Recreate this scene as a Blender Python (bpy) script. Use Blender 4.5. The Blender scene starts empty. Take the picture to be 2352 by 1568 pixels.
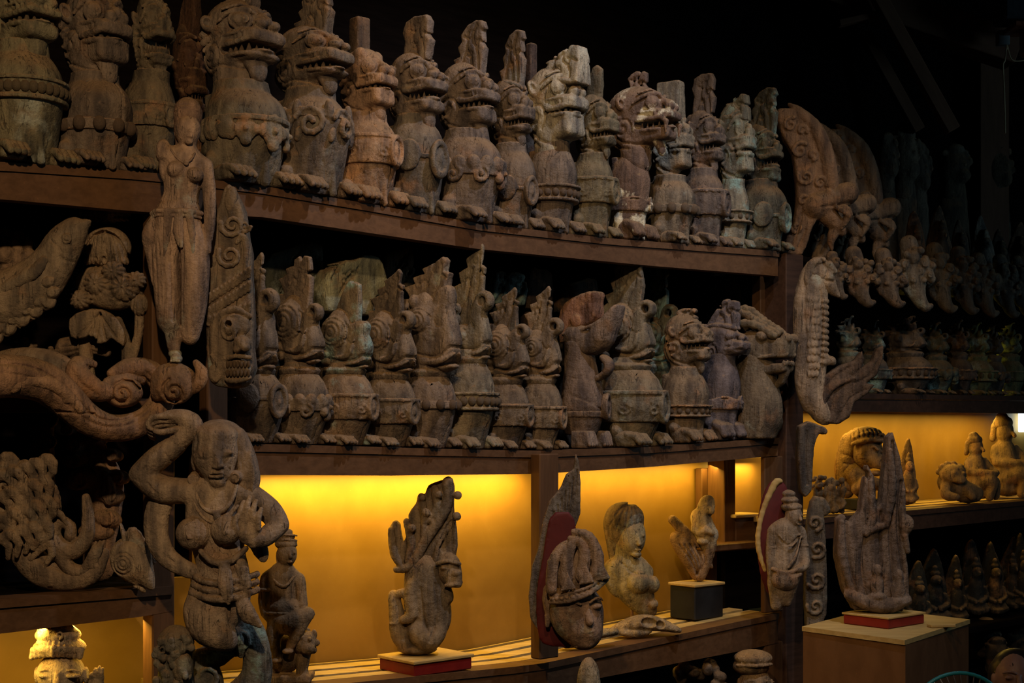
import bpy, math, random
import numpy as np
from mathutils import Vector, Matrix

# ------------------------------------------------------------------ camera, light, exposure
scene = bpy.context.scene
COL = scene.collection
F = 3267.0                     # focal length in pixels of the 2352 px wide frame (50 mm on 36 mm)
HZ = 985.0                     # pixel row of the horizon
ZC = 1.55                      # camera height
cam_d = bpy.data.cameras.new('camera'); cam = bpy.data.objects.new('camera', cam_d); COL.objects.link(cam)
cam.location = (0, 0, ZC); cam.rotation_euler = (math.pi/2, 0, 0)
cam_d.sensor_width = 36; cam_d.lens = 36*F/2352.0
cam_d.shift_y = (HZ-784)/2352.0
cam_d.clip_end = 60
scene.camera = cam

world = bpy.data.worlds.new('world'); scene.world = world; world.use_nodes = True
world.node_tree.nodes['Background'].inputs[0].default_value = (0.45, 0.5, 0.6, 1)
world.node_tree.nodes['Background'].inputs[1].default_value = 0.0022

def lamp(name, kind, loc, power, color, target=None, size=0.2, spot=None, size_y=None):
    d = bpy.data.lights.new(name, kind); o = bpy.data.objects.new(name, d); COL.objects.link(o)
    o.location = loc; d.energy = power; d.color = color
    if kind == 'AREA':
        d.size = size
        if size_y: d.shape = 'RECTANGLE'; d.size_y = size_y
    else:
        d.shadow_soft_size = size
    if kind == 'SPOT': d.spot_size = math.radians(spot or 60); d.spot_blend = 0.6
    if target is not None:
        o.rotation_euler = (Vector(target)-Vector(loc)).to_track_quat('-Z', 'Y').to_euler()
    return o
# gallery spots high in front of the shelves, cool daylight from the open side on the right
lamp('spot_warm', 'SPOT', (-0.35, 0.9, 3.4), 185, (1.0, 0.69, 0.40), (-0.6, 4.2, 1.7), 0.06, 66)
lamp('spot_centre', 'SPOT', (0.35, 2.0, 4.2), 118, (1.0, 0.70, 0.40), (0.4, 5.0, 2.15), 0.06, 50)
lamp('spot_cool', 'SPOT', (1.25, 3.85, 4.5), 180, (0.74, 0.79, 1.0), (0.2, 5.0, 2.05), 0.04, 62)
lamp('spot_far', 'SPOT', (2.3, 4.4, 4.3), 62, (0.96, 0.86, 0.82), (1.3, 5.85, 2.1), 0.06, 44)
lamp('daylight', 'AREA', (5.2, 4.6, 2.6), 10, (0.45, 0.75, 1.0), (1.4, 5.6, 1.7), 0.9)

vs = scene.view_settings
vs.view_transform = 'Standard'; vs.look = 'None'; vs.gamma = 1.0; vs.exposure = 0.0; vs.use_curve_mapping = False

# ------------------------------------------------------------------ place helpers
U = Vector((0.753, 0.659, 0.0)).normalized()      # along the shelves, to the right
N = Vector((U.y, -U.x, 0.0))                      # out of the shelves into the room
RZ = math.atan2(U.y, U.x)
O0 = Vector(((500-1176)/F*4.261, 4.261, 0))
def unproj(px, py, Y):
    return Vector(((px-1176)/F*Y, Y, ZC+(HZ-py)/F*Y))
def at(px, py, t=0.0):
    """point where the line of sight through a pixel meets the plane t metres in front of the shelf face"""
    d = Vector(((px-1176)/F, 1.0, 0)); p0 = O0+N*t
    Y = p0.dot(N)/d.dot(N)
    return unproj(px, py, Y)
def Yt(px, t):
    return at(px, HZ, t).y
def st(p):
    q = Vector((p.x, p.y, 0))-O0
    return q.dot(U), q.dot(N)
def sof(px, t=0.0):
    return st(at(px, HZ, t))[0]
def sh(s, t, z):
    """shelf coordinates to the world"""
    q = O0+U*s+N*t
    return Vector((q.x, q.y, z))

# ------------------------------------------------------------------ objects
def tag(o, label=None, cat=None, group=None, kind=None):
    if label: o['label'] = label
    if cat: o['category'] = cat
    if group: o['group'] = group
    if kind: o['kind'] = kind
    return o
def empty(name, loc=(0, 0, 0), rz=0.0):
    o = bpy.data.objects.new(name, None); COL.objects.link(o); o.location = loc; o.rotation_euler = (0, 0, rz)
    o.empty_display_size = 0.05
    return o
def link(name, me, mat, parent=None, color=None):
    o = bpy.data.objects.new(name, me); COL.objects.link(o)
    if mat is not None and not me.materials: me.materials.append(mat)
    if parent is not None: o.parent = parent
    if color is not None: o.color = color
    return o
def mesh_data(name, V, Fc, smooth=False):
    me = bpy.data.meshes.new(name); me.from_pydata([tuple(v) for v in V], [], [tuple(f) for f in Fc])
    me.update()
    if smooth:
        me.polygons.foreach_set('use_smooth', np.ones(len(me.polygons), bool))
    return me
def box_data(name, lo, hi, bev=0.004):
    """box with chamfered edges"""
    lo = np.array(lo, float); hi = np.array(hi, float); c = (lo+hi)/2; hs = (hi-lo)/2
    b = min(bev, hs.min()*0.45)
    V = []; idx = {}
    for sx in (-1, 1):
        for sy in (-1, 1):
            for sz in (-1, 1):
                s = np.array((sx, sy, sz))
                for a in range(3):
                    e = hs-b; e = e.copy(); e[a] = hs[a]
                    idx[(sx, sy, sz, a)] = len(V); V.append(c+s*e)
    Fc = []
    for a in range(3):
        b1, c1 = (a+1) % 3, (a+2) % 3
        for s in (-1, 1):
            q = []
            for (p, r) in ((-1, -1), (1, -1), (1, 1), (-1, 1)):
                k = [0, 0, 0]; k[a] = s; k[b1] = p; k[c1] = r; q.append(idx[(k[0], k[1], k[2], a)])
            Fc.append(q if s > 0 else q[::-1])
    for a in range(3):                      # edge chamfers, edge runs along a
        b1, c1 = (a+1) % 3, (a+2) % 3
        for p in (-1, 1):
            for r in (-1, 1):
                def g(sa, ax):
                    k = [0, 0, 0]; k[a] = sa; k[b1] = p; k[c1] = r; return idx[(k[0], k[1], k[2], ax)]
                q = [g(-1, b1), g(1, b1), g(1, c1), g(-1, c1)]
                Fc.append(q if p*r < 0 else q[::-1])
    for sx in (-1, 1):
        for sy in (-1, 1):
            for sz in (-1, 1):
                q = [idx[(sx, sy, sz, 0)], idx[(sx, sy, sz, 1)], idx[(sx, sy, sz, 2)]]
                Fc.append(q if sx*sy*sz > 0 else q[::-1])
    return mesh_data(name, V, Fc)
def wbox(name, s0, s1, t0, t1, z0, z1, mat, parent=None, bev=0.004, color=None):
    """box in shelf coordinates"""
    o = link(name, box_data(name, (s0, -t1, z0), (s1, -t0, z1), bev), mat, parent, color)
    if parent is None:
        o.location = (O0.x, O0.y, 0); o.rotation_euler = (0, 0, RZ)
    return o

# ------------------------------------------------------------------ sculpting: signed distance fields meshed by surface nets
f32 = np.float32
def smin(a, b, k):
    if k <= 0: return np.minimum(a, b)
    h = np.clip(0.5+0.5*(b-a)/k, 0, 1)
    return b+(a-b)*h-k*h*(1-h)
def catmull(P, n=6, closed=False):
    P = [np.array(p, float) for p in P]
    out = []; m = len(P)
    if m < 3: return P
    rng = range(m) if closed else range(m-1)
    for i in rng:
        if closed: p0, p1, p2, p3 = P[i-1], P[i], P[(i+1) % m], P[(i+2) % m]
        else: p0, p1, p2, p3 = P[max(i-1, 0)], P[i], P[i+1], P[min(i+2, m-1)]
        for j in range(n):
            t = j/n
            out.append(0.5*((2*p1)+(-p0+p2)*t+(2*p0-5*p1+4*p2-p3)*t*t+(-p0+3*p1-3*p2+p3)*t**3))
    if not closed: out.append(P[-1])
    return out
def seg2(A, B, P):
    """distance of 2-D grid points (A,B) to a polyline"""
    d = None
    for (x0, y0), (x1, y1) in zip(P[:-1], P[1:]):
        ex, ey = x1-x0, y1-y0; L = ex*ex+ey*ey+1e-9
        t = np.clip(((A-x0)*ex+(B-y0)*ey)/L, 0, 1)
        q = (A-x0-t*ex)**2+(B-y0-t*ey)**2
        d = q if d is None else np.minimum(d, q)
    return np.sqrt(d)
def poly2(A, B, P):
    n = len(P); d = None; s = np.zeros(np.broadcast(A, B).shape, bool)
    for i in range(n):
        x0, y0 = P[i]; x1, y1 = P[(i+1) % n]
        ex, ey = x1-x0, y1-y0; L = ex*ex+ey*ey+1e-9
        t = np.clip(((A-x0)*ex+(B-y0)*ey)/L, 0, 1)
        q = (A-x0-t*ex)**2+(B-y0-t*ey)**2
        d = q if d is None else np.minimum(d, q)
        if abs(ey) > 1e-9:
            c = ((B >= min(y0, y1)) & (B < max(y0, y1))) & (A < x0+(B-y0)*ex/ey)
            s ^= c
    d = np.sqrt(d)
    return np.where(s, -d, d)
def rotm(rx=0, ry=0, rz=0):
    return np.array(Matrix.Rotation(math.radians(rz), 3, 'Z') @ Matrix.Rotation(math.radians(ry), 3, 'Y') @ Matrix.Rotation(math.radians(rx), 3, 'X'))
class S:
    """a carving: list of operations on a distance field, in the units of its scale"""
    rough = 0.65
    def __init__(s, h, k=3.0): s.h = h; s.k = k; s.ops = []; s.lo = np.full(3, 1e9); s.hi = -s.lo
    def op(s, fn, lo, hi, mode, k, grow=True):
        lo = np.array(lo, float); hi = np.array(hi, float)
        k = s.k if k is None else k
        s.ops.append((fn, lo, hi, mode, k))
        if mode == '+' and grow: s.lo = np.minimum(s.lo, lo); s.hi = np.maximum(s.hi, hi)
        return s
    def ell(s, c, r, rot=None, k=None, mode='+', mx=False):
        c = np.array(c, float); r = np.array(r if hasattr(r, '__len__') else (r, r, r), float)
        R = rotm(*rot) if rot is not None else None
        def fn(X, Y, Z):
            x, y, z = X-c[0], Y-c[1], Z-c[2]
            if R is not None: x, y, z = (R[0, 0]*x+R[1, 0]*y+R[2, 0]*z, R[0, 1]*x+R[1, 1]*y+R[2, 1]*z, R[0, 2]*x+R[1, 2]*y+R[2, 2]*z)
            a = np.sqrt((x/r[0])**2+(y/r[1])**2+(z/r[2])**2)
            b = np.sqrt((x/r[0]**2)**2+(y/r[1]**2)**2+(z/r[2]**2)**2)+1e-9
            return a*(a-1)/b
        e = np.sqrt(((R*r)**2).sum(1)) if R is not None else r
        s.op(fn, c-e, c+e, mode, k)
        if mx: s.ell((-c[0], c[1], c[2]), r, None if rot is None else (rot[0], -rot[1], -rot[2]), k, mode)
        return s
    def box(s, c, hs, rnd=0, rot=None, k=None, mode='+', mx=False):
        c = np.array(c, float); hs = np.array(hs, float); R = rotm(*rot) if rot is not None else None
        def fn(X, Y, Z):
            x, y, z = X-c[0], Y-c[1], Z-c[2]
            if R is not None: x, y, z = (R[0, 0]*x+R[1, 0]*y+R[2, 0]*z, R[0, 1]*x+R[1, 1]*y+R[2, 1]*z, R[0, 2]*x+R[1, 2]*y+R[2, 2]*z)
            qx, qy, qz = np.abs(x)-hs[0]+rnd, np.abs(y)-hs[1]+rnd, np.abs(z)-hs[2]+rnd
            return np.sqrt(np.maximum(qx, 0)**2+np.maximum(qy, 0)**2+np.maximum(qz, 0)**2)+np.minimum(np.maximum(qx, np.maximum(qy, qz)), 0)-rnd
        e = np.abs(R) @ hs if R is not None else hs
        s.op(fn, c-e, c+e, mode, k)
        if mx: s.box((-c[0], c[1], c[2]), hs, rnd, None if rot is None else (rot[0], -rot[1], -rot[2]), k, mode)
        return s
    def tube(s, P, r, k=None, mode='+', smooth=0, mx=False, flat=None):
        """round cones along a polyline; r one radius or one per point; smooth = subdivisions"""
        P = [np.array(p, float) for p in P]
        r = list(r) if hasattr(r, '__len__') else [r]*len(P)
        if smooth and len(P) > 2:
            Q = catmull([np.append(p, q) for p, q in zip(P, r)], smooth); P = [q[:3] for q in Q]; r = [max(q[3], 0.05) for q in Q]
        fl = flat
        for a, b, ra, rb in zip(P[:-1], P[1:], r[:-1], r[1:]):
            def fn(X, Y, Z, a=a, b=b, ra=ra, rb=rb):
                e = b-a; L = e.dot(e)+1e-9
                x, y, z = X-a[0], Y-a[1], Z-a[2]
                t = np.clip((x*e[0]+y*e[1]+z*e[2])/L, 0, 1)
                dx, dy, dz = x-t*e[0], y-t*e[1], z-t*e[2]
                if fl is not None: dx, dy, dz = dx/fl[0], dy/fl[1], dz/fl[2]
                return np.sqrt(dx*dx+dy*dy+dz*dz)-(ra+t*(rb-ra))
            m = max(ra, rb)*(max(fl) if fl is not None else 1)
            s.op(fn, np.minimum(a, b)-m, np.maximum(a, b)+m, mode, k)
        if mx: s.tube([(-p[0], p[1], p[2]) for p in P], r, k, mode, 0, False, flat)
        return s
    def loft(s, st_, k=None, mode='+', off=0.0, zr=None, p=2.0, grow=True):
        """stations (z, cx, cy, rx, ry) from bottom to top"""
        A = np.array(st_, float)
        z0, z1 = (A[0, 0], A[-1, 0]) if zr is None else zr
        def fn(X, Y, Z):
            cx, cy, rx, ry = (np.interp(Z, A[:, 0], A[:, i]).astype(f32) for i in (1, 2, 3, 4))
            x, y = np.abs(X-cx), np.abs(Y-cy)
            if p == 2.0: q = np.sqrt((x/rx)**2+(y/ry)**2)
            else: q = ((x/rx)**p+(y/ry)**p)**(1/p)
            d = (q-1)*np.minimum(rx, ry)-off
            e = np.abs(Z-(z0+z1)/2)-(z1-z0)/2
            return np.maximum(d, e)+0*X
        lo = ((A[:, 1]-A[:, 3]).min()-off, (A[:, 2]-A[:, 4]).min()-off, z0); hi = ((A[:, 1]+A[:, 3]).max()+off, (A[:, 2]+A[:, 4]).max()+off, z1)
        return s.op(fn, lo, hi, mode, k, grow)
    def poly(s, P, c, th, axis=0, rnd=2.0, k=None, mode='+', smooth=0, taper=None):
        """polygon extruded along an axis (0: points are (y,z); 1: points are (x,z); 2: points are (x,y)), centre c, half thickness th"""
        P = [tuple(q) for q in (catmull(P, smooth, True) if smooth else P)]
        A = np.array(P); o = [i for i in range(3) if i != axis]
        def fn(X, Y, Z):
            G = (X, Y, Z)
            d = poly2(G[o[0]], G[o[1]], P)
            t = th if taper is None else taper(G[o[0]], G[o[1]])
            e = np.abs(G[axis]-c)-t+rnd
            d = d+rnd
            return np.minimum(np.maximum(d, e), 0)+np.sqrt(np.maximum(d, 0)**2+np.maximum(e, 0)**2)-rnd
        lo = np.zeros(3); hi = np.zeros(3); lo[axis] = c-th; hi[axis] = c+th
        for i in (0, 1): lo[o[i]] = A[:, i].min(); hi[o[i]] = A[:, i].max()
        return s.op(fn, lo, hi, mode, k)
    def torus(s, c, R, r, rot=None, k=None, mode='+', sq=(1, 1), mx=False):
        """ring lying in its local x-z plane"""
        c = np.array(c, float); M = rotm(*rot) if rot is not None else np.eye(3)
        def fn(X, Y, Z):
            x, y, z = X-c[0], Y-c[1], Z-c[2]
            x, y, z = (M[0, 0]*x+M[1, 0]*y+M[2, 0]*z, M[0, 1]*x+M[1, 1]*y+M[2, 1]*z, M[0, 2]*x+M[1, 2]*y+M[2, 2]*z)
            return np.sqrt((np.sqrt((x/sq[0])**2+(z/sq[1])**2)-R)**2+y*y)-r
        e = np.abs(M) @ np.array((R*sq[0]+r, r, R*sq[1]+r))
        s.op(fn, c-e, c+e, mode, k)
        if mx: s.torus((-c[0], c[1], c[2]), R, r, None if rot is None else (rot[0], -rot[1], -rot[2]), k, mode, sq)
        return s
    def etch(s, P, r, a, ang=0.0, smooth=0, half=None):
        """groove (a>0) or ridge (a<0) along a 2-D line seen along a horizontal direction; ang 0: points are (x,z), 90: (y,z)"""
        P = [tuple(q) for q in (catmull(P, smooth) if smooth else P)]
        A = np.array(P); ca, sa = math.cos(math.radians(ang)), math.sin(math.radians(ang))
        def fn(X, Y, Z):
            q = X*ca+Y*sa
            d = seg2(q, Z+0*q, P)
            w = a*np.exp(-(d/r)**2)
            if half is not None: w = w*((-X*sa+Y*ca) < half)
            return w
        big = 1e5
        lo = [-big, -big, A[:, 1].min()-2*r]; hi = [big, big, A[:, 1].max()+2*r]
        if ang == 0: lo[0], hi[0] = A[:, 0].min()-2*r, A[:, 0].max()+2*r
        if ang == 90: lo[1], hi[1] = A[:, 0].min()-2*r, A[:, 0].max()+2*r
        return s.op(fn, lo, hi, 'e', 0)
    def warp(s, fn_, lo=None, hi=None):
        """free displacement fn_(X,Y,Z) added to the field"""
        big = 1e5
        return s.op(fn_, lo or (-big,)*3, hi or (big,)*3, 'e', 0)
    def grid(s):
        h = s.h; pad = 2.5*h
        lo = s.lo-pad; n = np.ceil((s.hi+pad-lo)/h).astype(int)+1
        ax = [(lo[i]+h*np.arange(n[i])).astype(f32) for i in range(3)]
        D = np.full(n, 1e3, f32)
        for fn, a, b, mode, k in s.ops:
            p = (0.6*k+2.2*h) if mode != 'e' else 0
            i0 = np.maximum(np.floor((a-p-lo)/h).astype(int), 0); i1 = np.minimum(np.ceil((b+p-lo)/h).astype(int)+1, n)
            if (i1 <= i0).any(): continue
            sl = tuple(slice(u, v) for u, v in zip(i0, i1))
            X = ax[0][sl[0]][:, None, None]; Y = ax[1][sl[1]][None, :, None]; Z = ax[2][sl[2]][None, None, :]
            v = fn(X, Y, Z); d = D[sl]
            if mode == '+': D[sl] = smin(d, v, k)
            elif mode == '-': D[sl] = -smin(-d, v, k)
            elif mode == 'x': D[sl] = np.maximum(d, v)
            else: D[sl] = d+v
        if s.rough:      # hand-cut unevenness
            x, y, z = ax[0][:, None, None], ax[1][None, :, None], ax[2][None, None, :]
            p1 = np.sin(x*.33+y*.21+1.3)*np.sin(z*.19+x*.11); p2 = np.sin(y*.37-x*.16+.4)*np.sin(z*.27+.9)
            p3 = np.sin(x*.61+z*.13)*np.sin(y*.57+2.1)
            D += s.rough*(.55*p1+.45*p2+.3*p3)
        return D, lo
    def mesh(s, name, scale=1.0, org=(0, 0, 0)):
        D, lo = s.grid(); h = s.h
        D[0], D[-1], D[:, 0], D[:, -1], D[:, :, 0], D[:, :, -1] = (1e3,)*6
        I = D < 0
        c = I[:-1, :-1, :-1].astype(np.int8)
        for a, b, d in ((1, 0, 0), (0, 1, 0), (0, 0, 1), (1, 1, 0), (1, 0, 1), (0, 1, 1), (1, 1, 1)):
            c += I[a:I.shape[0]-1+a, b:I.shape[1]-1+b, d:I.shape[2]-1+d]
        act = (c > 0) & (c < 8)
        ii = np.argwhere(act); nv = len(ii)
        idx = np.full(act.shape, -1, np.int32); idx[act] = np.arange(nv)
        cor = [(a, b, d) for a in (0, 1) for b in (0, 1) for d in (0, 1)]
        val = np.stack([D[ii[:, 0]+a, ii[:, 1]+b, ii[:, 2]+d] for a, b, d in cor], 1)
        val = np.clip(val, -4*h, 4*h)
        pos = np.zeros((nv, 3)); cnt = np.zeros(nv)
        C = np.array(cor, float)
        for i in range(8):
            for j in range(i+1, 8):
                if np.abs(C[i]-C[j]).sum() != 1: continue
                va, vb = val[:, i], val[:, j]; m = (va < 0) != (vb < 0)
                t = np.where(m, va/np.where(m, va-vb, 1), 0)
                pos += m[:, None]*(C[i]+t[:, None]*(C[j]-C[i])); cnt += m
        pos = (ii+pos/np.maximum(cnt, 1)[:, None])*h+lo
        quads = []
        for a in range(3):
            b, d = (a+1) % 3, (a+2) % 3
            s0 = [slice(None)]*3; s1 = [slice(None)]*3; s0[a] = slice(0, -1); s1[a] = slice(1, None)
            for q in (s0, s1): q[b] = slice(1, -1); q[d] = slice(1, -1)
            A, B = I[tuple(s0)], I[tuple(s1)]
            e = np.argwhere(A != B)
            if not len(e): continue
            fl = A[tuple(e.T)]
            e = e.copy(); e[:, b] += 1; e[:, d] += 1
            def g(ob, od):
                w = e.copy(); w[:, b] -= ob; w[:, d] -= od
                return idx[tuple(w.T)]
            q = np.stack([g(1, 1), g(0, 1), g(0, 0), g(1, 0)], 1)
            q[~fl] = q[~fl][:, ::-1]
            quads.append(q)
        Q = np.concatenate(quads) if quads else np.zeros((0, 4), int)
        pos, Q = simplify(pos, Q, h, lo)
        V = (pos-np.array(org))*scale
        tri = Q[:, 3] < 0
        me = bpy.data.meshes.new(name)
        me.vertices.add(len(V)); me.vertices.foreach_set('co', V.astype(f32).ravel())
        nq, ntri = int((~tri).sum()), int(tri.sum())
        L = np.concatenate([Q[~tri].ravel(), Q[tri][:, :3].ravel()]).astype(np.int32)
        me.loops.add(len(L)); me.loops.foreach_set('vertex_index', L)
        me.polygons.add(nq+ntri)
        me.polygons.foreach_set('loop_start', np.concatenate([np.arange(nq)*4, nq*4+np.arange(ntri)*3]).astype(np.int32))
        me.polygons.foreach_set('use_smooth', np.ones(nq+ntri, bool))
        me.update(calc_edges=True)
        NTRI[0] += 2*nq+ntri
        return me
def simplify(V, Q, h, lo):
    """merge vertices where the surface is flat; faces come back as quads or, with -1 last, triangles"""
    Q = Q.astype(np.int64); tri = np.zeros(len(Q), bool)
    for cell, thr, dev in ((2*h, SIMP[0], .22*h), (4*h, SIMP[1], .30*h), (8*h, SIMP[2], .4*h)):
        P4 = np.where(tri, Q[:, 0], Q[:, 3])
        n = np.cross(V[Q[:, 2]]-V[Q[:, 0]], np.where(tri[:, None], V[Q[:, 2]]-V[Q[:, 1]], V[P4]-V[Q[:, 1]]))
        N_ = np.zeros_like(V)
        for c in range(4):
            ix = Q[:, c] if c < 3 else P4
            for d in range(3): N_[:, d] += np.bincount(ix, n[:, d], len(V))
        N_ /= np.linalg.norm(N_, axis=1, keepdims=True)+1e-12
        key = np.floor((V-lo)/cell+.37).astype(np.int64); key = (key[:, 0]*4096+key[:, 1])*4096+key[:, 2]
        _, inv, cnt = np.unique(key, return_inverse=True, return_counts=True)
        m = len(cnt); S_ = np.stack([np.bincount(inv, N_[:, d], m) for d in range(3)], 1); C = np.stack([np.bincount(inv, V[:, d], m) for d in range(3)], 1)/cnt[:, None]
        Ln = np.linalg.norm(S_, axis=1); nm = S_/(Ln[:, None]+1e-12)
        dd = np.abs(((V-C[inv])*nm[inv]).sum(1)); mx = np.zeros(m); np.maximum.at(mx, inv, dd)
        ok = (cnt > 1) & (Ln/cnt > thr) & (mx < dev)
        own = ~ok[inv]
        new = np.empty(len(V), np.int64); k0 = int(own.sum()); new[own] = np.arange(k0)
        cid = np.full(m, -1); cid[ok] = k0+np.arange(int(ok.sum())); new[~own] = cid[inv[~own]]
        V = np.concatenate([V[own], C[ok]])
        Q4 = np.where(tri[:, None] & (np.arange(4) == 3)[None, :], Q[:, [0]].repeat(4, 1), Q); Q4 = new[Q4]
        a, b, c, d = Q4.T
        bad = (a == c) & (b != d) | (b == d)
        e = np.stack([a == b, b == c, c == d, d == a], 1); ne = e.sum(1)
        keep = (~bad) & (ne <= 1) & (a != c)
        Q4, e, ne = Q4[keep], e[keep], ne[keep]
        out = Q4.copy(); tri = ne == 1
        w = np.argmax(e, 1)
        R_ = np.array([[0, 2, 3], [0, 1, 3], [0, 1, 2], [0, 1, 2]])
        t3 = np.take_along_axis(Q4, R_[w], 1)
        out[tri, :3] = t3[tri]; out[tri, 3] = -1
        Q = out
        Q[tri, 3] = 0      # placeholder, masked by tri
    Q = Q.copy(); Q[tri, 3] = -1
    return V, Q
SIMP = (0.987, 0.992, 0.9985)
NTRI = [0]
def carve(name, sc, mat, parent, scale=1.0, org=(0, 0, 0), color=None):
    me = sc.mesh(name, scale, org)
    return link(name, me, mat, parent, color)
# ------------------------------------------------------------------ materials
class NT:
    def __init__(s, name):
        s.m = bpy.data.materials.new(name); s.m.use_nodes = True; s.t = s.m.node_tree; s.n = s.t.nodes
        s.b = s.n['Principled BSDF']
    def new(s, kind, **kw):
        x = s.n.new(kind)
        for k, v in kw.items(): setattr(x, k, v)
        return x
    def ln(s, a, b): s.t.links.new(a, b); return s
    def noise(s, vec, scale, detail=3, rough=0.55, w=None, dist=0.0):
        x = s.new('ShaderNodeTexNoise', noise_dimensions='4D' if w is not None else '3D')
        x.inputs['Scale'].default_value = scale; x.inputs['Detail'].default_value = detail; x.inputs['Roughness'].default_value = rough
        x.inputs['Distortion'].default_value = dist
        s.ln(vec, x.inputs['Vector'])
        if w is not None: s.ln(w, x.inputs['W'])
        return x.outputs['Fac']
    def ramp(s, f, a, b, va=0.0, vb=1.0):
        x = s.new('ShaderNodeMapRange', interpolation_type='SMOOTHSTEP')
        s.ln(f, x.inputs['Value'])
        for i, v in zip((1, 2, 3, 4), (a, b, va, vb)): x.inputs[i].default_value = v
        return x.outputs[0]
    def mix(s, f, a, b, mode='MIX'):
        x = s.new('ShaderNodeMix', data_type='RGBA', blend_type=mode)
        for v, i in ((f, 0), (a, 6), (b, 7)):
            if isinstance(v, (int, float)): x.inputs[i].default_value = v
            elif isinstance(v, tuple): x.inputs[i].default_value = (*v, 1)
            else: s.ln(v, x.inputs[i])
        return x.outputs[2]
    def math(s, o, a, b=0.0):
        x = s.new('ShaderNodeMath', operation=o)
        for v, i in ((a, 0), (b, 1)):
            if isinstance(v, (int, float)): x.inputs[i].default_value = v
            else: s.ln(v, x.inputs[i])
        return x.outputs[0]
    def mapping(s, vec, sc):
        x = s.new('ShaderNodeMapping'); x.inputs['Scale'].default_value = sc; s.ln(vec, x.inputs['Vector']); return x.outputs[0]
    def bump(s, hgt, strength, dist, prev=None):
        x = s.new('ShaderNodeBump'); x.inputs['Strength'].default_value = strength; x.inputs['Distance'].default_value = dist
        s.ln(hgt, x.inputs['Height'])
        if prev is not None: s.ln(prev, x.inputs['Normal'])
        return x.outputs[0]

def aged_wood(name, patch=(0.34, 0.17, 0.075), pale=(0.40, 0.42, 0.35), patch_f=0.5, pale_f=0.25, edge=(0.44, 0.27, 0.15), edge_f=0.6, dust=(0.29, 0.175, 0.078), dust_f=0.72, grain=0.5, fine=1.0, pr=(0.56, 0.72)):
    """weathered carved wood; the object's own colour is the base tint"""
    q = NT(name); tc = q.new('ShaderNodeTexCoord').outputs['Object']; oi = q.new('ShaderNodeObjectInfo')
    w = q.math('MULTIPLY', oi.outputs['Random'], 31.0)
    geo = q.new('ShaderNodeNewGeometry')
    st_ = q.mapping(tc, (1, 1, 0.18))
    streak = q.noise(st_, 26, 5, 0.6, w)
    blot = q.noise(tc, 9, 4, 0.6, w)
    c = q.mix(q.ramp(streak, 0.3, 0.72), q.mix(1.0, oi.outputs['Color'], (0.36, 0.335, 0.34), 'MULTIPLY'), q.mix(1.0, oi.outputs['Color'], (1.40, 1.25, 1.04), 'MULTIPLY'))
    c = q.mix(q.math('MULTIPLY', q.ramp(blot, 0.55, 0.72), patch_f), c, patch)
    pal = q.noise(tc, 6.5, 5, 0.65, q.math('ADD', w, 7.3))
    c = q.mix(q.math('MULTIPLY', q.ramp(pal, pr[0], pr[1]), pale_f), c, pale)
    sep = q.new('ShaderNodeSeparateXYZ'); q.ln(geo.outputs['Normal'], sep.inputs[0])
    up = q.math('MULTIPLY', q.ramp(sep.outputs[2], 0.15, 0.8), q.ramp(blot, 0.25, 0.6, 0.5, 1.0))
    c = q.mix(q.math('MULTIPLY', up, dust_f), c, dust)
    ed = q.math('MULTIPLY', q.ramp(geo.outputs['Pointiness'], 0.525, 0.57), q.ramp(q.noise(tc, 22, 3, 0.6, w), 0.42, 0.62))
    c = q.mix(q.math('MULTIPLY', ed, edge_f), c, edge)
    sp = q.noise(tc, 210, 2, 0.6, w)
    c = q.mix(q.ramp(sp, 0.35, 0.7, 0.0, 0.35), c, q.mix(1.0, c, (0.55, 0.52, 0.5), 'MULTIPLY'))
    ck = q.noise(q.mapping(tc, (1, 1, 0.06)), 34, 3, 0.5, w, 0.6)
    crk = q.ramp(q.math('ABSOLUTE', q.math('SUBTRACT', ck, 0.5)), 0.0, 0.014, 1.0, 0.0)
    c = q.mix(q.math('MULTIPLY', q.math('MULTIPLY', crk, q.ramp(blot, 0.40, 0.55)), 0.75), c, (0.02, 0.014, 0.01))
    q.ln(c, q.b.inputs['Base Color']); q.b.inputs['Roughness'].default_value = 0.82
    q.b.inputs['Specular IOR Level'].default_value = 0.25
    g = q.noise(q.mapping(tc, (1, 1, 0.07)), 95, 4, 0.65, w)
    b1 = q.bump(q.noise(tc, 38, 6, 0.66, w), 0.85*fine, 0.014)
    b2 = q.bump(g, grain, 0.003, b1)
    q.ln(b2, q.b.inputs['Normal'])
    return q.m
WOOD = aged_wood('carved_wood')
WOODP = aged_wood('carved_wood_pale', pale=(0.48, 0.52, 0.42), pale_f=0.75, patch_f=0.45)
WOODO = aged_wood('carved_wood_orange', patch=(0.50, 0.25, 0.11), patch_f=0.75, pale_f=0.15, edge=(0.55, 0.29, 0.13), edge_f=0.8)
WOODG = aged_wood('carved_wood_teal', pale=(0.36, 0.58, 0.52), pale_f=0.75, patch_f=0.3, pr=(0.50, 0.64))
WOODW = aged_wood('carved_wood_white', pale=(0.70, 0.62, 0.42), pale_f=1.0, pr=(0.54, 0.60), patch=(0.12, 0.06, 0.03), patch_f=0.6)
DRIFT = aged_wood('drift_wood', pale=(0.42, 0.40, 0.36), pale_f=0.5, grain=1.0, fine=1.4, dust_f=0.2)

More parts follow.
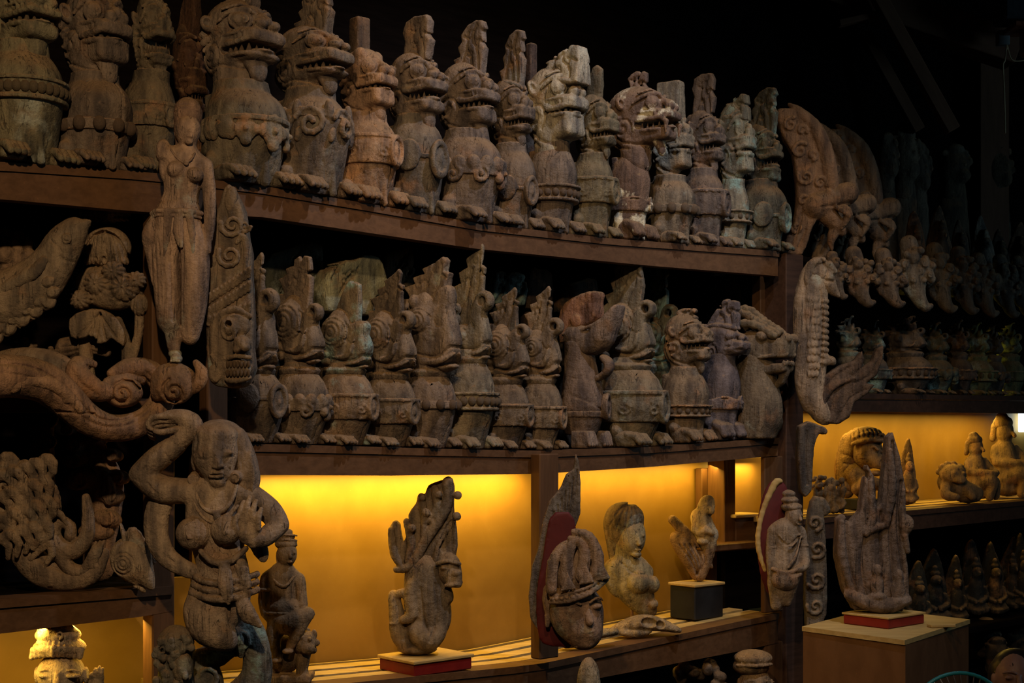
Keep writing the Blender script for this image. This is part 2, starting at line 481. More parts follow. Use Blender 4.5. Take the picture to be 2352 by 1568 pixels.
def plain_wood(name, col, col2, rough=0.6, axis=(1, 9, 9), bump=0.12, scale=5.0, spec=0.3):
    q = NT(name); tc = q.new('ShaderNodeTexCoord').outputs['Object']; oi = q.new('ShaderNodeObjectInfo')
    w = q.math('MULTIPLY', oi.outputs['Random'], 17.0)
    n = q.noise(q.mapping(tc, axis), scale, 5, 0.6, w, 0.4)
    m = q.noise(tc, 3.0, 3, 0.5, w)
    c = q.mix(q.ramp(n, 0.3, 0.7), col, col2)
    c = q.mix(q.ramp(m, 0.35, 0.75, 0.0, 0.35), c, q.mix(1.0, c, (0.55, 0.5, 0.5), 'MULTIPLY'))
    sp = q.noise(tc, 160, 2, 0.5, w)
    c = q.mix(q.ramp(sp, 0.66, 0.74, 0, 0.4), c, q.mix(1.0, c, (1.7, 1.7, 1.8), 'MULTIPLY'))
    q.ln(c, q.b.inputs['Base Color']); q.b.inputs['Roughness'].default_value = rough; q.b.inputs['Specular IOR Level'].default_value = spec
    q.ln(q.bump(n, bump, 0.01), q.b.inputs['Normal'])
    return q.m
BEAM = plain_wood('stained_beam', (0.098, 0.046, 0.017), (0.145, 0.070, 0.028), 0.55)
POST = plain_wood('stained_post', (0.098, 0.046, 0.017), (0.145, 0.070, 0.028), 0.55, (9, 9, 1))
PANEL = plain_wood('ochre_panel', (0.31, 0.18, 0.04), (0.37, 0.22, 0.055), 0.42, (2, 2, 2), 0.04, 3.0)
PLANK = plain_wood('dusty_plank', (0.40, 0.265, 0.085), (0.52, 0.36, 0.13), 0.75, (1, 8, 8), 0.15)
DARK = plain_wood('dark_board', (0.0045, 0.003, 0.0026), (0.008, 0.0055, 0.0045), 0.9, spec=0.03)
ROOFW = plain_wood('roof_timber', (0.15, 0.072, 0.036), (0.20, 0.098, 0.05), 0.7, (1, 6, 6))
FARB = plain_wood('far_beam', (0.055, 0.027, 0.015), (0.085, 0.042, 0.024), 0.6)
TABLE = plain_wood('table_plywood', (0.12, 0.055, 0.022), (0.17, 0.082, 0.034), 0.5, (2, 2, 1))
RED = plain_wood('red_lacquer', (0.17, 0.012, 0.010), (0.24, 0.020, 0.014), 0.4, (2, 2, 2), 0.05)
REDK = plain_wood('dark_red_board', (0.075, 0.008, 0.008), (0.11, 0.012, 0.010), 0.6, (2, 2, 2), 0.05)
BLACKM = plain_wood('black_paint', (0.012, 0.012, 0.011), (0.02, 0.019, 0.018), 0.55, (2, 2, 2), 0.05)
def simple(name, col, rough=0.5, metal=0.0, emit=None, es=0.0):
    q = NT(name); q.b.inputs['Base Color'].default_value = (*col, 1); q.b.inputs['Roughness'].default_value = rough; q.b.inputs['Metallic'].default_value = metal
    n = q.noise(q.new('ShaderNodeTexCoord').outputs['Object'], 60, 3)
    q.ln(q.ramp(n, 0.3, 0.7, max(rough-0.1, 0.05), min(rough+0.1, 1)), q.b.inputs['Roughness'])
    if emit: q.b.inputs['Emission Color'].default_value = (*emit, 1); q.b.inputs['Emission Strength'].default_value = es
    return q.m
# ------------------------------------------------------------------ the building: shelving wall
def sweep(name, sts, mat, parent=None, kind=None):
    """board swept along the shelf; stations (s, t0, t1, z0, z1)"""
    V = []; Fc = []
    for (s, t0, t1, z0, z1) in sts:
        V += [sh(s, t0, z0), sh(s, t1, z0), sh(s, t1, z1), sh(s, t0, z1)]
    n = len(sts)
    for i in range(n-1):
        a, b = 4*i, 4*i+4
        for j in range(4):
            Fc.append((a+j, a+(j+1) % 4, b+(j+1) % 4, b+j))
    Fc.append((3, 2, 1, 0)); e = 4*(n-1); Fc.append((e, e+1, e+2, e+3))
    o0 = sh(sts[0][0], 0, 0) if parent is None else Vector((0, 0, 0))
    me = mesh_data(name, [v-o0 for v in V], Fc)
    o = link(name, me, mat, parent); o.location = o0
    if kind: o['kind'] = kind
    return o
def track(pts, n=24):
    """pixel points of an edge on the shelf face -> interpolated (s, z)"""
    a = np.array([(sof(px), at(px, py).z) for px, py in pts])
    return lambda s: float(np.interp(s, a[:, 0], a[:, 1]))
A_top = track([(-120, 366), (0, 371), (330, 394), (600, 426), (850, 468), (1100, 513), (1400, 547), (1785, 576)])
A_bot = track([(-120, 450), (0, 456), (330, 486), (600, 497), (1100, 571), (1500, 610), (1785, 633)])
B_top = track([(470, 1016), (800, 1024), (1000, 1030), (1240, 1035), (1500, 1026), (1790, 1005)])
B_bot = track([(470, 1090), (900, 1092), (1240, 1088), (1500, 1072), (1790, 1046)])
C_top = track([(470, 1600), (802, 1568), (1230, 1526), (1281, 1516), (1720, 1422), (1790, 1408)])
C_bot = track([(470, 1670), (802, 1640), (1230, 1588), (1376, 1558), (1720, 1492), (1790, 1476)])
LM_top = track([(-120, 918), (330, 915)]); LM_bot = track([(-120, 948), (330, 947)])
LL_top = track([(-120, 1385), (0, 1376), (395, 1346)]); LL_bot = track([(-120, 1468), (0, 1456), (330, 1416), (395, 1404)])
R1_top = track([(1845, 901), (2352, 909), (2500, 911)]); R1_bot = track([(1845, 944), (2352, 949), (2500, 950)])
R2_top = track([(1845, 1192), (2352, 1150), (2500, 1138)]); R2_bot = track([(1845, 1243), (2352, 1190), (2500, 1174)])
def shelf(name, px0, px1, top, bot, label, deep=0.47, deck=True, n=20, mat=None, planks=False):
    r = empty(name, sh(sof(px0), 0, bot(sof(px0))))
    tag(r, label, 'shelf')
    s0, s1 = sof(px0), sof(px1); ss = [s0+(s1-s0)*i/n for i in range(n+1)]
    off = r.location
    def sw(nm, sts, m):
        o = sweep(nm, sts, m, r); o.location = -off; return o
    mat = mat or BEAM
    sw('front_rail', [(s, -0.055, -0.007, bot(s), top(s)-0.026) for s in ss], mat)
    sw('edge_board', [(s, -0.09, 0.0, top(s)-0.024, top(s)) for s in ss], mat)
    if planks:
        a = -0.105; i = 0
        while a > -deep:
            w = 0.078 if i else 0.06
            sw('plank', [(s, max(a-w, -deep), a, top(s)-0.024, top(s)-0.002) for s in ss], PLANK); a -= w+0.034; i += 1
    elif deck:
        sw('deck_board', [(s, -deep, -0.092, top(s)-0.024, top(s)-0.002) for s in ss], DARK)
    return r
shelf('shelf_board', -120, 1790, A_top, A_bot, 'long brown top shelf under the row of lion guardians', 0.62, n=40)
shelf('shelf_board', 478, 1790, B_top, B_bot, 'sagging brown middle shelf under the row of beaked bird guardians', 0.445)
shelf('shelf_board', 478, 1790, C_top, C_bot, 'slatted lower shelf with amber light, carrying the red plinth', 0.435, planks=True)
shelf('shelf_board', -120, 398, LM_top, LM_bot, 'short narrow shelf rail behind the big scroll carving', 0.445)
shelf('shelf_board', -120, 398, LL_top, LL_bot, 'short brown shelf under the coiled leaf carving', 0.435)
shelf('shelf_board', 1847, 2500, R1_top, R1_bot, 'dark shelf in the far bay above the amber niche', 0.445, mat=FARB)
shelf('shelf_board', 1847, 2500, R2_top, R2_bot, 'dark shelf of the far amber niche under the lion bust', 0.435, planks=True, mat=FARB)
# top tier of the far bay, hidden behind its carvings
wbox('deck_board', sof(1850), sof(2500), -0.62, -0.02, A_top(sof(1785))-0.03, A_top(sof(1785))-0.004, DARK)['kind'] = 'structure'
def post(px0, px1, y0, y1, label, t0=-0.09, t1=-0.012, name='post', mat=None):
    s0, s1 = sof(px0, t1), sof(px1, t1)
    z1, z0 = at(px0, y0, t1).z, (at(px0, y1, t1).z if y1 < 1568 else 0.0)
    r = wbox(name, s0, s1, t0, t1, z0, z1, mat or POST)
    tag(r, label, 'post'); return r
post(350, 402, 486, 1700, 'brown upright behind the armless woman and the dancer', -0.07, -0.008)
post(476, 524, 492, 1010, 'brown upright behind the long-nosed mask board', -0.06, -0.009)
post(1747, 1789, 634, 1003, 'brown upright beside the curly maned dragon', -0.165, -0.115)
post(1757, 1799, 1048, 1408, 'brown upright between the driftwood demon and the round shield', -0.035, -0.01)
post(1757, 1799, 1478, 1700, 'brown upright beside the capped head below the slatted shelf', -0.13, -0.01)
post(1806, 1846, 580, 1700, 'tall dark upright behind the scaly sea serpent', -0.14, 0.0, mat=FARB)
post(1240, 1284, 1042, 1515, 'narrow upright carrying the plank with the crowned face', 0.004, 0.055)
# backs of the compartments
def panel(name, px0, px1, t, z0, z1, mat):
    o = wbox(name, sof(px0, t), sof(px1, t), t-0.02, t, z0, z1, mat, bev=0.002); o['kind'] = 'structure'; return o
zA, zB, zC = A_bot(sof(1000)), B_bot(sof(1000)), C_top(sof(1000))
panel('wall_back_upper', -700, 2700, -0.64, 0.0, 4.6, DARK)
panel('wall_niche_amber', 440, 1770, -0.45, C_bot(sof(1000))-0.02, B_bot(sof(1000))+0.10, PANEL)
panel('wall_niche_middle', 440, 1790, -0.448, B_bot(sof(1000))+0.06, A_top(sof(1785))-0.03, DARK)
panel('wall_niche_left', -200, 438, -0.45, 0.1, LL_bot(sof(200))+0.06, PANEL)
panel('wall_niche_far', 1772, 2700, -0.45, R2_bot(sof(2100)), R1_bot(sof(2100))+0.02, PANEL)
# amber strip lights tucked up behind the front rails, plus an added glow on the far deck
AMB = (1.0, 0.62, 0.10)
def strip(name, px0, px1, z, t, power, w=0.05, tgt=(-0.45, -0.35), col=AMB):
    a, b = sh(sof(px0, t), t, z), sh(sof(px1, t), t, z); m = (a+b)/2
    o = lamp(name, 'AREA', m, power, col, None, (b-a).length, None, w)
    zx = (sh(0, tgt[0], 0)-sh(0, t, 0))+Vector((0, 0, tgt[1])); zx.normalize()
    X = U.copy(); Yv = (-zx).cross(X).normalized()
    o.rotation_euler = Matrix((X, Yv, -zx)).transposed().to_euler()
    return o
strip('strip_main', 600, 1225, zB-0.02, -0.36, 10)
strip('strip_main_b', 1300, 1745, zB-0.01, -0.36, 5.4)
strip('strip_left', -100, 320, LL_bot(sof(200))-0.01, -0.075, 4.0, 0.03, (-0.2, -0.5))
strip('strip_far', 1800, 2330, R1_bot(sof(2100))-0.005, -0.29, 8.0, 0.04, (-0.3, -0.35))
strip('leak_glow', 2130, 2350, R1_top(sof(2200))+0.012, -0.24, 2.2, 0.02, (0.12, 0.2), (0.95, 0.85, 0.12))  # added lamp on the deck, stands in for niche light leaking up from below
# framed cabinet standing in the amber niche
cab = empty('cabinet', sh(sof(1690, -0.2), -0.3, C_top(sof(1690)))); tag(cab, 'brown framed glass cabinet lit amber beside the driftwood demon', 'cabinet')
def cbox(nm, px0, px1, y0, y1, t0, t1, mat):
    s0, s1 = sof(px0, t1), sof(px1, t1); z1, z0 = at((px0+px1)/2, y0, t1).z, at((px0+px1)/2, y1, t1).z
    o = wbox(nm, s0, s1, t0, t1, z0, z1, mat, None); M = o.matrix_basis.copy()
    o.parent = cab; o.location = Vector((O0.x, O0.y, 0))-cab.location
    return o
cbox('frame', 1664, 1690, 1050, 1250, -0.40, -0.30, POST); cbox('frame', 1690, 1752, 1185, 1245, -0.40, -0.30, BEAM)
cbox('back_panel', 1686, 1756, 1050, 1190, -0.43, -0.41, PANEL)
cbox('sill', 1690, 1752, 1180, 1188, -0.40, -0.27, PLANK)
cbox('ledge', 1645, 1752, 1246, 1262, -0.43, -0.22, POST)
cbox('door', 1664, 1752, 1264, 1400, -0.43, -0.38, DARK)
cbox('door', 1612, 1648, 1075, 1400, -0.44, -0.40, POST)
# ------------------------------------------------------------------ room
def wb(name, lo, hi, mat, kind='structure'):
    c = (np.array(lo)+np.array(hi))/2
    o = link(name, box_data(name, np.array(lo)-c, np.array(hi)-c), mat); o.location = c
    if kind: o['kind'] = kind
    return o
wb('floor', (-5, -3, -0.06), (8, 11, 0.0), DARK)
wb('ceiling', (-5, -3, 4.75), (8, 11, 4.8), DARK)
wb('wall_left', (-5.1, -3, 0), (-5, 11, 4.75), DARK)
wb('wall_far', (-5, 10.9, 0), (8, 11, 4.75), DARK)
def bar(name, a, b, wpx, Y, thick, mat, label=None, cat=None, Y2=None):
    """timber between two pixels at a given distance, square cut"""
    A = unproj(*a, Y); B = unproj(*b, Y2 or Y); d = B-A; L = d.length; w = wpx*Y/F
    me = box_data(name, (0, -thick/2, -w/2), (L, thick/2, w/2))
    o = link(name, me, mat); o.location = A
    X = d.normalized(); Yv = Vector((0, 1, 0)); Zv = X.cross(Yv).normalized(); Yv = Zv.cross(X)
    o.rotation_euler = Matrix((X, Yv, Zv)).transposed().to_euler()
    if label: tag(o, label, cat)
    return o
bar('roof_timber', (1800, -60), (2330, 118), 74, 6.9, 0.16, ROOFW, 'wide sloping roof timber under the dark ceiling', 'timber')
bar('roof_timber', (2010, -20), (2188, 300), 31, 6.75, 0.06, ROOFW, 'thin diagonal brace crossing the roof timber', 'timber')
bar('roof_timber', (1985, 75), (2110, 300), 26, 7.3, 0.06, ROOFW, 'faint second brace deep in the dark roof', 'timber')
bar('roof_timber', (1925, 55), (2022, 33), 14, 6.8, 0.06, ROOFW, 'short tie piece under the sloping roof timber', 'timber')
bar('roof_post', (2275, 118), (2275, 660), 66, 8.0, 0.14, ROOFW, 'dark upright carrying the roof timber above far figures', 'post')
# ------------------------------------------------------------------ families of guardian figures
def cone_data(name, n=7):
    V = [(math.cos(2*math.pi*i/n)*0.5, math.sin(2*math.pi*i/n)*0.5, -0.25) for i in range(n)]
    V += [(math.cos(2*math.pi*i/n)*0.36, math.sin(2*math.pi*i/n)*0.36, 0.35) for i in range(n)]+[(0, 0, 1.0)]
    Fc = [(i, (i+1) % n, n+(i+1) % n, n+i) for i in range(n)]+[(n+i, n+(i+1) % n, 2*n) for i in range(n)]
    return mesh_data(name, V, Fc, True)
def ball_data(name, n=10, m=6):
    V = [(0, 0, -1)]; Fc = []
    for j in range(1, m):
        a = -math.pi/2+math.pi*j/m
        V += [(math.cos(a)*math.cos(2*math.pi*i/n), math.cos(a)*math.sin(2*math.pi*i/n), math.sin(a)) for i in range(n)]
    V.append((0, 0, 1)); T = len(V)-1
    for i in range(n):
        Fc.append((0, 1+(i+1) % n, 1+i))
        for j in range(m-2):
            a = 1+j*n; Fc.append((a+i, a+(i+1) % n, a+n+(i+1) % n, a+n+i))
        a = 1+(m-2)*n; Fc.append((a+i, a+(i+1) % n, T))
    return mesh_data(name, V, Fc, True)
TOOTH = cone_data('tooth'); TOOTH.materials.append(WOOD)
BEAD = ball_data('bead'); BEAD.materials.append(WOOD)
def bit(name, me, parent, loc, sc, color, rot=None):
    o = bpy.data.objects.new(name, me); COL.objects.link(o); o.parent = parent
    o.location = loc; o.scale = sc if hasattr(sc, '__len__') else (sc, sc, sc)
    if rot: o.rotation_euler = rot
    o.color = color
    return o
def U_curve(a, yb, yf, n=7):
    """jaw line seen from above, from the left corner round the front to the right corner"""
    P = [(-a, yb), (-a, yb*0.45+yf*0.55), (-a*0.86, yb*0.12+yf*0.88), (-a*0.45, yf), (0, yf-0.04*abs(yb-yf)), (a*0.45, yf), (a*0.86, yb*0.12+yf*0.88), (a, yb*0.45+yf*0.55), (a, yb)]
    return P
CREST = {   # (forward, up) outlines in units of crest width and height
    'flame': [(-.45, 0), (-.62, .16), (-.5, .22), (-.58, .36), (-.36, .34), (-.42, .5), (-.22, .5), (-.28, .66), (-.34, .8), (-.2, .93), (.0, 1), (.38, .96), (.5, .9), (.48, .55), (.5, .2), (.4, 0)],
    'tall': [(-.62, 0), (-.72, .16), (-.46, .22), (-.58, .38), (-.34, .42), (-.44, .58), (-.30, .66), (-.34, .78), (-.12, .93), (.16, 1), (.42, .97), (.5, .84), (.40, .80), (.48, .5), (.36, 0)],
    'knob': [(-.38, 0), (-.46, .3), (-.4, .55), (-.5, .72), (-.4, .92), (-.1, 1), (.36, .98), (.46, .86), (.42, .6), (.5, .5), (.3, 0)],
    'plain': [(-.4, 0), (-.28, .35), (-.16, .75), (0, .95), (.22, 1), (.42, .9), (.44, .5), (.3, 0)],
    'spike': [(-.5, 0), (-.4, .3), (-.5, .34), (-.26, .6), (-.34, .66), (.0, .86), (.3, 1), (.46, .96), (.5, .7), (.5, 0)],
    'block': [(-.5, 0), (-.5, .98), (-.44, 1), (.46, 1), (.5, .94), (.5, 0)],
    'garuda': [(-.72, 0), (-.84, .1), (-.60, .15), (-.72, .29), (-.42, .29), (-.48, .40), (-.60, .50), (-.32, .55), (-.38, .67), (-.10, .72), (-.16, .81), (.10, .89), (.32, 1), (.40, .93), (.34, .74), (.46, .70), (.40, .5), (.42, .3), (.36, .0)],
    'broken': [(-.72, 0), (-.84, .12), (-.58, .17), (-.70, .34), (-.40, .34), (-.48, .48), (-.62, .60), (-.34, .66), (-.38, .78), (-.12, .82), (-.10, .92), (.04, .98), (.14, .88), (.2, .98), (.38, .95), (.42, .72), (.30, .68), (.44, .62), (.40, .3), (.36, .0)],
    'fin': [(-.6, 0), (-.45, .3), (-.2, .7), (.02, .97), (.14, 1), (.2, .92), (.28, .96), (.46, .9), (.46, .4), (.4, 0)],
}
def spiral(c, r0, r1, turns, a0=0.0, n=9, sg=1):
    P = []
    m = int(abs(turns)*n)+1
    for i in range(m+1):
        f = i/m; a = a0+sg*2*math.pi*turns*f; r = r0+(r1-r0)*f
        P.append((c[0]+r*math.cos(a), c[1]+r*math.sin(a)))
    return P
def frame(name, label, cat, px, t, ztrack, rz=0.0, group=None):
    s = sof(px, t); z = max(ztrack(s-.06), ztrack(s), ztrack(s+.06))+0.0005; rz += random.Random(px).uniform(-4, 4)+12
    p = sh(s, t, z); r = empty(name, p, RZ+math.radians(rz)); tag(r, label, cat, group)
    return r, p.y/F
def spot(A, z, ang, out=0.0):
    """point on a lofted body at height z and angle (0 = front, + = to the right)"""
    A = np.array(A); cx, cy, rx, ry = (np.interp(z, A[:, 0], A[:, i]) for i in (1, 2, 3, 4)); a = math.radians(ang)
    return np.array((cx+(rx+out)*math.sin(a), cy-(ry+out)*math.cos(a), z))
def medallion(sc, A, z, ang, r, sq=(1, 1.25), petals=0, k=1.5):
    p = spot(A, z, ang, 0); q = spot(A, z, ang, 6.5)
    sc.ell(p, (r*sq[0], 8.5, r*sq[1]), (0, 0, ang), k)
    if petals:
        a = math.radians(ang)
        for i in range(petals):
            b = 2*math.pi*i/petals+math.pi/2; dx = math.cos(b)*r*0.8; dz = math.sin(b)*r*0.95
            sc.ell(p+np.array((dx*math.cos(a), dx*math.sin(a), dz)), (r*.52, 10, r*.52), (0, 0, ang), 1.0)
        sc.ell(q, (r*.28, 10, r*.28), (0, 0, ang), 0.8)
    else:
        sc.torus(q, r*0.86, r*0.20, (0, 0, ang), 1, '+', sq)
        sc.ell(q, (r*.36*sq[0], 6, r*.36*sq[1]), (0, 0, ang), 1)
def belt_part(kind, A, zb, hb, h, root, k, mat, color):
    sc = S(h, 1.6); mat = WOODO if mat is WOOD else mat; color = tuple(min(1, v*1.12) for v in color[:3])+(1,)
    rx = np.interp(zb, np.array(A)[:, 0], np.array(A)[:, 3])
    u = rx/60.0
    beads = []
    if kind == 'beads':
        sc.loft(A, 1, off=6.1, zr=(zb-hb, zb+hb)); sc.loft(A, 1, off=11.4, zr=(zb+hb*.75, zb+hb*1.15)); sc.loft(A, 1, off=11.4, zr=(zb-hb*1.15, zb-hb*.75))
        beads = [(a, hb*.62) for a in range(-110, 111, max(10, int(38/u*0.42)))]
    elif kind == 'big':
        sc.loft(A, 1, off=5.2, zr=(zb-hb*.7, zb+hb*.7)); beads = [(a, hb*.95) for a in range(-120, 121, 30)]
    elif kind == 'flower':
        sc.loft(A, 1, off=5.2, zr=(zb+hb*.6, zb+hb))
        for a in (-118, -92, -66): sc.ell(spot(A, zb+hb*.1, a, 1), (15*u, 10, 17*u), (0, 0, a), 1); sc.ell(spot(A, zb-hb*.35, a+9, 1), (9*u, 10, 10*u), (0, 0, a), 1)
        for a in (-38, 42): medallion(sc, A, zb-hb*.1, a, 16*u, (1, 1.1), 4)
        medallion(sc, A, zb-hb*.1, 2, 20*u, (1, 1.1), 4)
        sc.tube([spot(A, zb-hb*.4-abs(a)*.02, a, 1) for a in range(-100, 101, 25)], 2.6, 1)
    elif kind == 'scroll':
        sc.loft(A, 1, off=3.5, zr=(zb+hb*.3, zb+hb*.75))
        for a in (-100, -52, 8, 62):
            P = spiral((0, 0), 4*u, 26*u, 1.35, 0.6, 9)
            sc.tube([spot(A, zb-hb*.05+q[1]*1.1, a+q[0]/rx*57, 4.5) for q in P], [5*u]*len(P), 1.0)
        for a in (-74, -22, 36):
            sc.ell(spot(A, zb+hb*.6, a, 0), (8*u, 11, 20*u), (0, 0, a), 1); sc.ell(spot(A, zb-hb*.6, a+6, 0), (7*u, 10, 13*u), (0, 14, a), 1)
    elif kind == 'lobes':
        for a in (-62, 66): 
            sc.ell(spot(A, zb, a, 0), (27*u, 11, 34*u), (0, 10, a), 2); sc.torus(spot(A, zb, a, 4), 22*u, 3*u, (0, 10, a), 1, '+', (1, 1.3))
        medallion(sc, A, zb-6*u, 2, 30*u, (.85, 1.3))
        sc.loft(A, 1, off=3.5, zr=(zb-hb*.2, zb+hb*.1))
    elif kind == 'scallop':
        sc.loft(A, 1, off=5.2, zr=(zb-hb*.3, zb+hb*.55))
        for a in range(-125, 126, 25): sc.ell(spot(A, zb+hb*.5, a, 0), (13*u, 10, 14*u), (0, 0, a), 1)
        for a in (-80, -35): sc.tube([spot(A, zb-hb*.3+q[1], a+q[0]/rx*57, 4.5) for q in spiral((0, 0), 2*u, 15*u, 1.2)], 4.5*u, 1)
        medallion(sc, A, zb-hb*.05, 22, 21*u, (1, 1.15), 6)
    elif kind == 'disc':
        sc.loft(A, 1, off=6.1, zr=(zb-hb, zb+hb)); sc.loft(A, 1, off=9.6, zr=(zb+hb*.8, zb+hb*1.1))
        medallion(sc, A, zb, 10, hb*.95, (.85, 1.15)); 
        for a in (-48, 62): sc.ell(spot(A, zb+hb*.15, a, 1), (hb*.62, 6, hb*.62), (0, 0, a), 1); sc.etch([(0, 0)], 1, 0)
        for a in (-75, -20): sc.tube([spot(A, zb-hb*.2+q[1]*.8, a+q[0]/rx*57, 6) for q in spiral((0, 0), 2*u, hb*.5, 1.2)], 2.6*u, 1)
    elif kind == 'drape':
        sc.loft(A, 1, off=4.4, zr=(zb-hb*.9, zb+hb*.2))
        P = [spot(A, zb+hb*.5-abs(a+45)*.28*u, a, 1) for a in range(-125, 60, 15)]; sc.tube(P, 4*u, 1)
        medallion(sc, A, zb-hb*.1, 20, hb*.6)
    o = carve('belt', sc, mat, root, k, color=color)
    for a, r in beads:
        p = spot(A, zb, a, 5)*k
        bit('bead', BEAD, o, p, (r*k*0.86, r*k*0.86, r*k), color)
    return o
def paws(A, W, zh, h, root, k, mat, color, y0=None, spread=0.38, big=1.0, toes=4):
    """feet like hands laid flat, fingers pointing forward"""
    cy = np.array(A)[0, 2]; ry = np.array(A)[0, 4]
    for sx in (-1, 1):
        sc = S(h, 2.5); x = sx*spread*W; yf = cy-ry*.66; H = zh*big
        sc.ell((x, yf+W*.06, H*.45), (W*.17*big, W*.24, H*.5), k=3)
        sc.box((x, yf-W*.02, H*.36), (W*.155*big, W*.20, H*.36), W*.06, k=3)
        for j in range(toes):
            f = (j+.5)/toes-.5
            xx = x+f*W*.32*big; l = W*(.30-.10*abs(f)); q = H*.20
            sc.tube([(xx, yf-W*.06, H*.66), (xx+f*3, yf-W*.06-l*.6, H*.56), (xx+f*4, yf-W*.06-l, H*.26)], [q, q*1.02, q*.8], 1.0)
        carve('paw', sc, mat, root, k, color=color)

def lion(px, base, belt, neck, chin, mouth, eye, top, crest, W, vis, dx=0, kind='scallop', cshape='tall', cw=62, cth=22, mat=None, col=(.2, .17, .14), label='', name='lion_guardian', cat='statue', t=-0.085, rz=0.0, ears=True, beard=True, cdx=0, gape=0.13, brow=True, h=2.3, belth=None, snout=1.0, lean=0.0, zt=None, hcol=None, horn=False, crack=False, nobelt=False, paw=1.0, ccol=None, toothless=False, ctilt=0.0, tusk=False):
    mat = mat or WOOD; col = (*col, 1); hcol = (*hcol, 1) if hcol else col; ccol = (*ccol, 1) if ccol else hcol
    cw, cth = cw*1.32, max(cth*.62, 9)
    r, k = frame(name, label, cat, px, t, zt or A_top, rz, None)
    zb, zn, zc, zm, ze, ztp, zk = (base-v for v in (belt, neck, chin, mouth, eye, top, crest))
    W *= 1.07; R = W/2; fx = -dx/0.64
    # body: a plump standing block with a swelling chest
    A = [(0, 0, R*.04, R*.92, R*.88), (zn*.10, 0, 0, R*.96, R*.93), (zn*.32, 0, -R*.06, R*1.02, R*1.02), (zn*.55, 0, -R*.16, R*1.04, R*1.08), (zn*.72, 0, -R*.24, R*1.02, R*1.09), (zn*.84, 0, -R*.21, R*.95, R*1.02), (zn*.93, 0, -R*.14+fx*.2, R*.84, R*.90), (zn, 0, -R*.03+fx*.5, R*.72, R*.77), (zn*1.12, 0, fx*.8, R*.68, R*.72)]
    b = S(h, 4).loft(A)
    b.tube([(-R*.9, -R*.1, zn*.06), (-R*1.0, -R*.12, zn*.22), (-R*.86, -R*.05, zn*.36)], [R*.16, R*.22, R*.1], 6, mx=True)     # haunches
    b.box((0, R*.62+fx*.2, zn*.66), (R*.52, R*.22, zn*.36), 6, k=5)                                                         # hair down the back
    for i in range(5): b.etch([(-R*.6, zn*(.4+.11*i)), (R*.6, zn*(.43+.11*i))], 2.5, 2.0, half=None) if False else None
    b.tube([(0, -R*.98, zn*.02), (0, -R*1.02, zn*.28)], [R*.12, R*.05], 5)
    b.etch([(-R*.3, zn*.02), (-R*.26, zn*.2), (-R*.42, zn*.33)], 2.4, 2.2, 0, 4, 0)
    b.etch([(R*.3, zn*.02), (R*.26, zn*.2), (R*.42, zn*.33)], 2.4, 2.2, 0, 4, 0)
    if crack:
        rs = random.Random(px); P = [(R*.18+rs.uniform(-2, 2)*(1+i % 2), zn*(1.0-i*.1)) for i in range(11)]
        b.etch(P, 2.4, 9, 0, 0, 0)
    carve('body', b, mat, r, k, color=col)
    if not nobelt: belt_part(kind, A, zb, belth or zn*.12, h, r, k, mat, col)
    paws(A, W, zn*.20, h, r, k, mat, col, big=paw*1.05)
    # head
    HW, HL = vis*.66, vis*1.0*snout; hh = ztp-zc; g = hh*gape; hy = fx-lean; a = HW*.42
    yf = hy-HL*.50; yfl = hy-HL*.44
    s = S(h, 4)
    s.ell((0, hy+HL*.10, (ze*.6+ztp*.4)-hh*.08), (HW*.50, HL*.44, hh*.40))
    s.ell((0, hy+HL*.14, zm-hh*.04), (HW*.50, HL*.42, hh*.42))
    s.tube([(0, fx*.7+2, zn*.94), (0, hy+HL*.10, zm)], [HW*.45, HW*.48], 5)
    zu = zm+g*.5; ze2 = max(ze-hh*.10, zu+hh*.14)
    s.box((0, (hy+yf)/2, (zu+ze2)/2), (a, (hy-yf)/2+HL*.06, (ze2-zu)/2), HW*.14, (9, 0, 0), 4)
    zl = zm-g*.5
    s.box((0, (hy+yfl)/2+HL*.05, (zl+zc+hh*.06)/2), (a*.93, (hy-yfl)/2+HL*.1, (zl-zc-hh*.06)/2), HW*.15, (-7, 0, 0), 5)
    s.ell((a*.86, hy+HL*.02, zm-hh*.01), (HW*.13, HL*.24, hh*.25), None, 4, mx=True)
    # open mouth
    s.box((0, yf+HL*.16, zm), (a*1.3, HL*.30, g*.42), g*.3, k=1.5, mode='-')
    s.ell((a*.9, hy-HL*.1, zm), (a*.4, HL*.12, g*.62), None, 1.5, '-', mx=True)
    s.ell((0, yf+HL*.22, zm-g*.30), (a*.62, HL*.26, g*.30), None, 1.5)
    # lips
    P = [(x, y, zu+hh*.02-hh*.035*(abs(x)/a > .95)) for x, y in U_curve(a*1.03, hy-HL*.02, yf-1)]
    s.tube(P, hh*.042, 1.6, smooth=2)
    P = [(x, y, zl-hh*.02) for x, y in U_curve(a*.98, hy, yfl-1)]
    s.tube(P, hh*.036, 1.6, smooth=2)
    s.tube([(a*1.02, hy-HL*.02, zu+hh*.03), (a*1.13, hy+HL*.07, zm), (a*1.0, hy, zl-hh*.02)], hh*.036, 1.6, smooth=3, mx=True)
    P = [(x*1.02, y, zu+hh*.13) for x, y in U_curve(a, hy+HL*.02, yf+2)]
    s.tube(P, hh*.026, 1.4, smooth=2)
    # nose
    s.ell((HW*.15, yf+HL*.02, ze2+hh*.02), (HW*.135, HW*.14, hh*.085), None, 2, mx=True)
    s.ell((0, yf+HL*.05, ze2+hh*.07), (HW*.11, HW*.16, hh*.09), None, 3)
    s.tube([(0, yf+HL*.06, ze2+hh*.1), (0, hy-HL*.2, ze+hh*.14)], [HW*.1, HW*.13], 4)
    # eyes
    ex, ey = HW*.31, hy-HL*.24
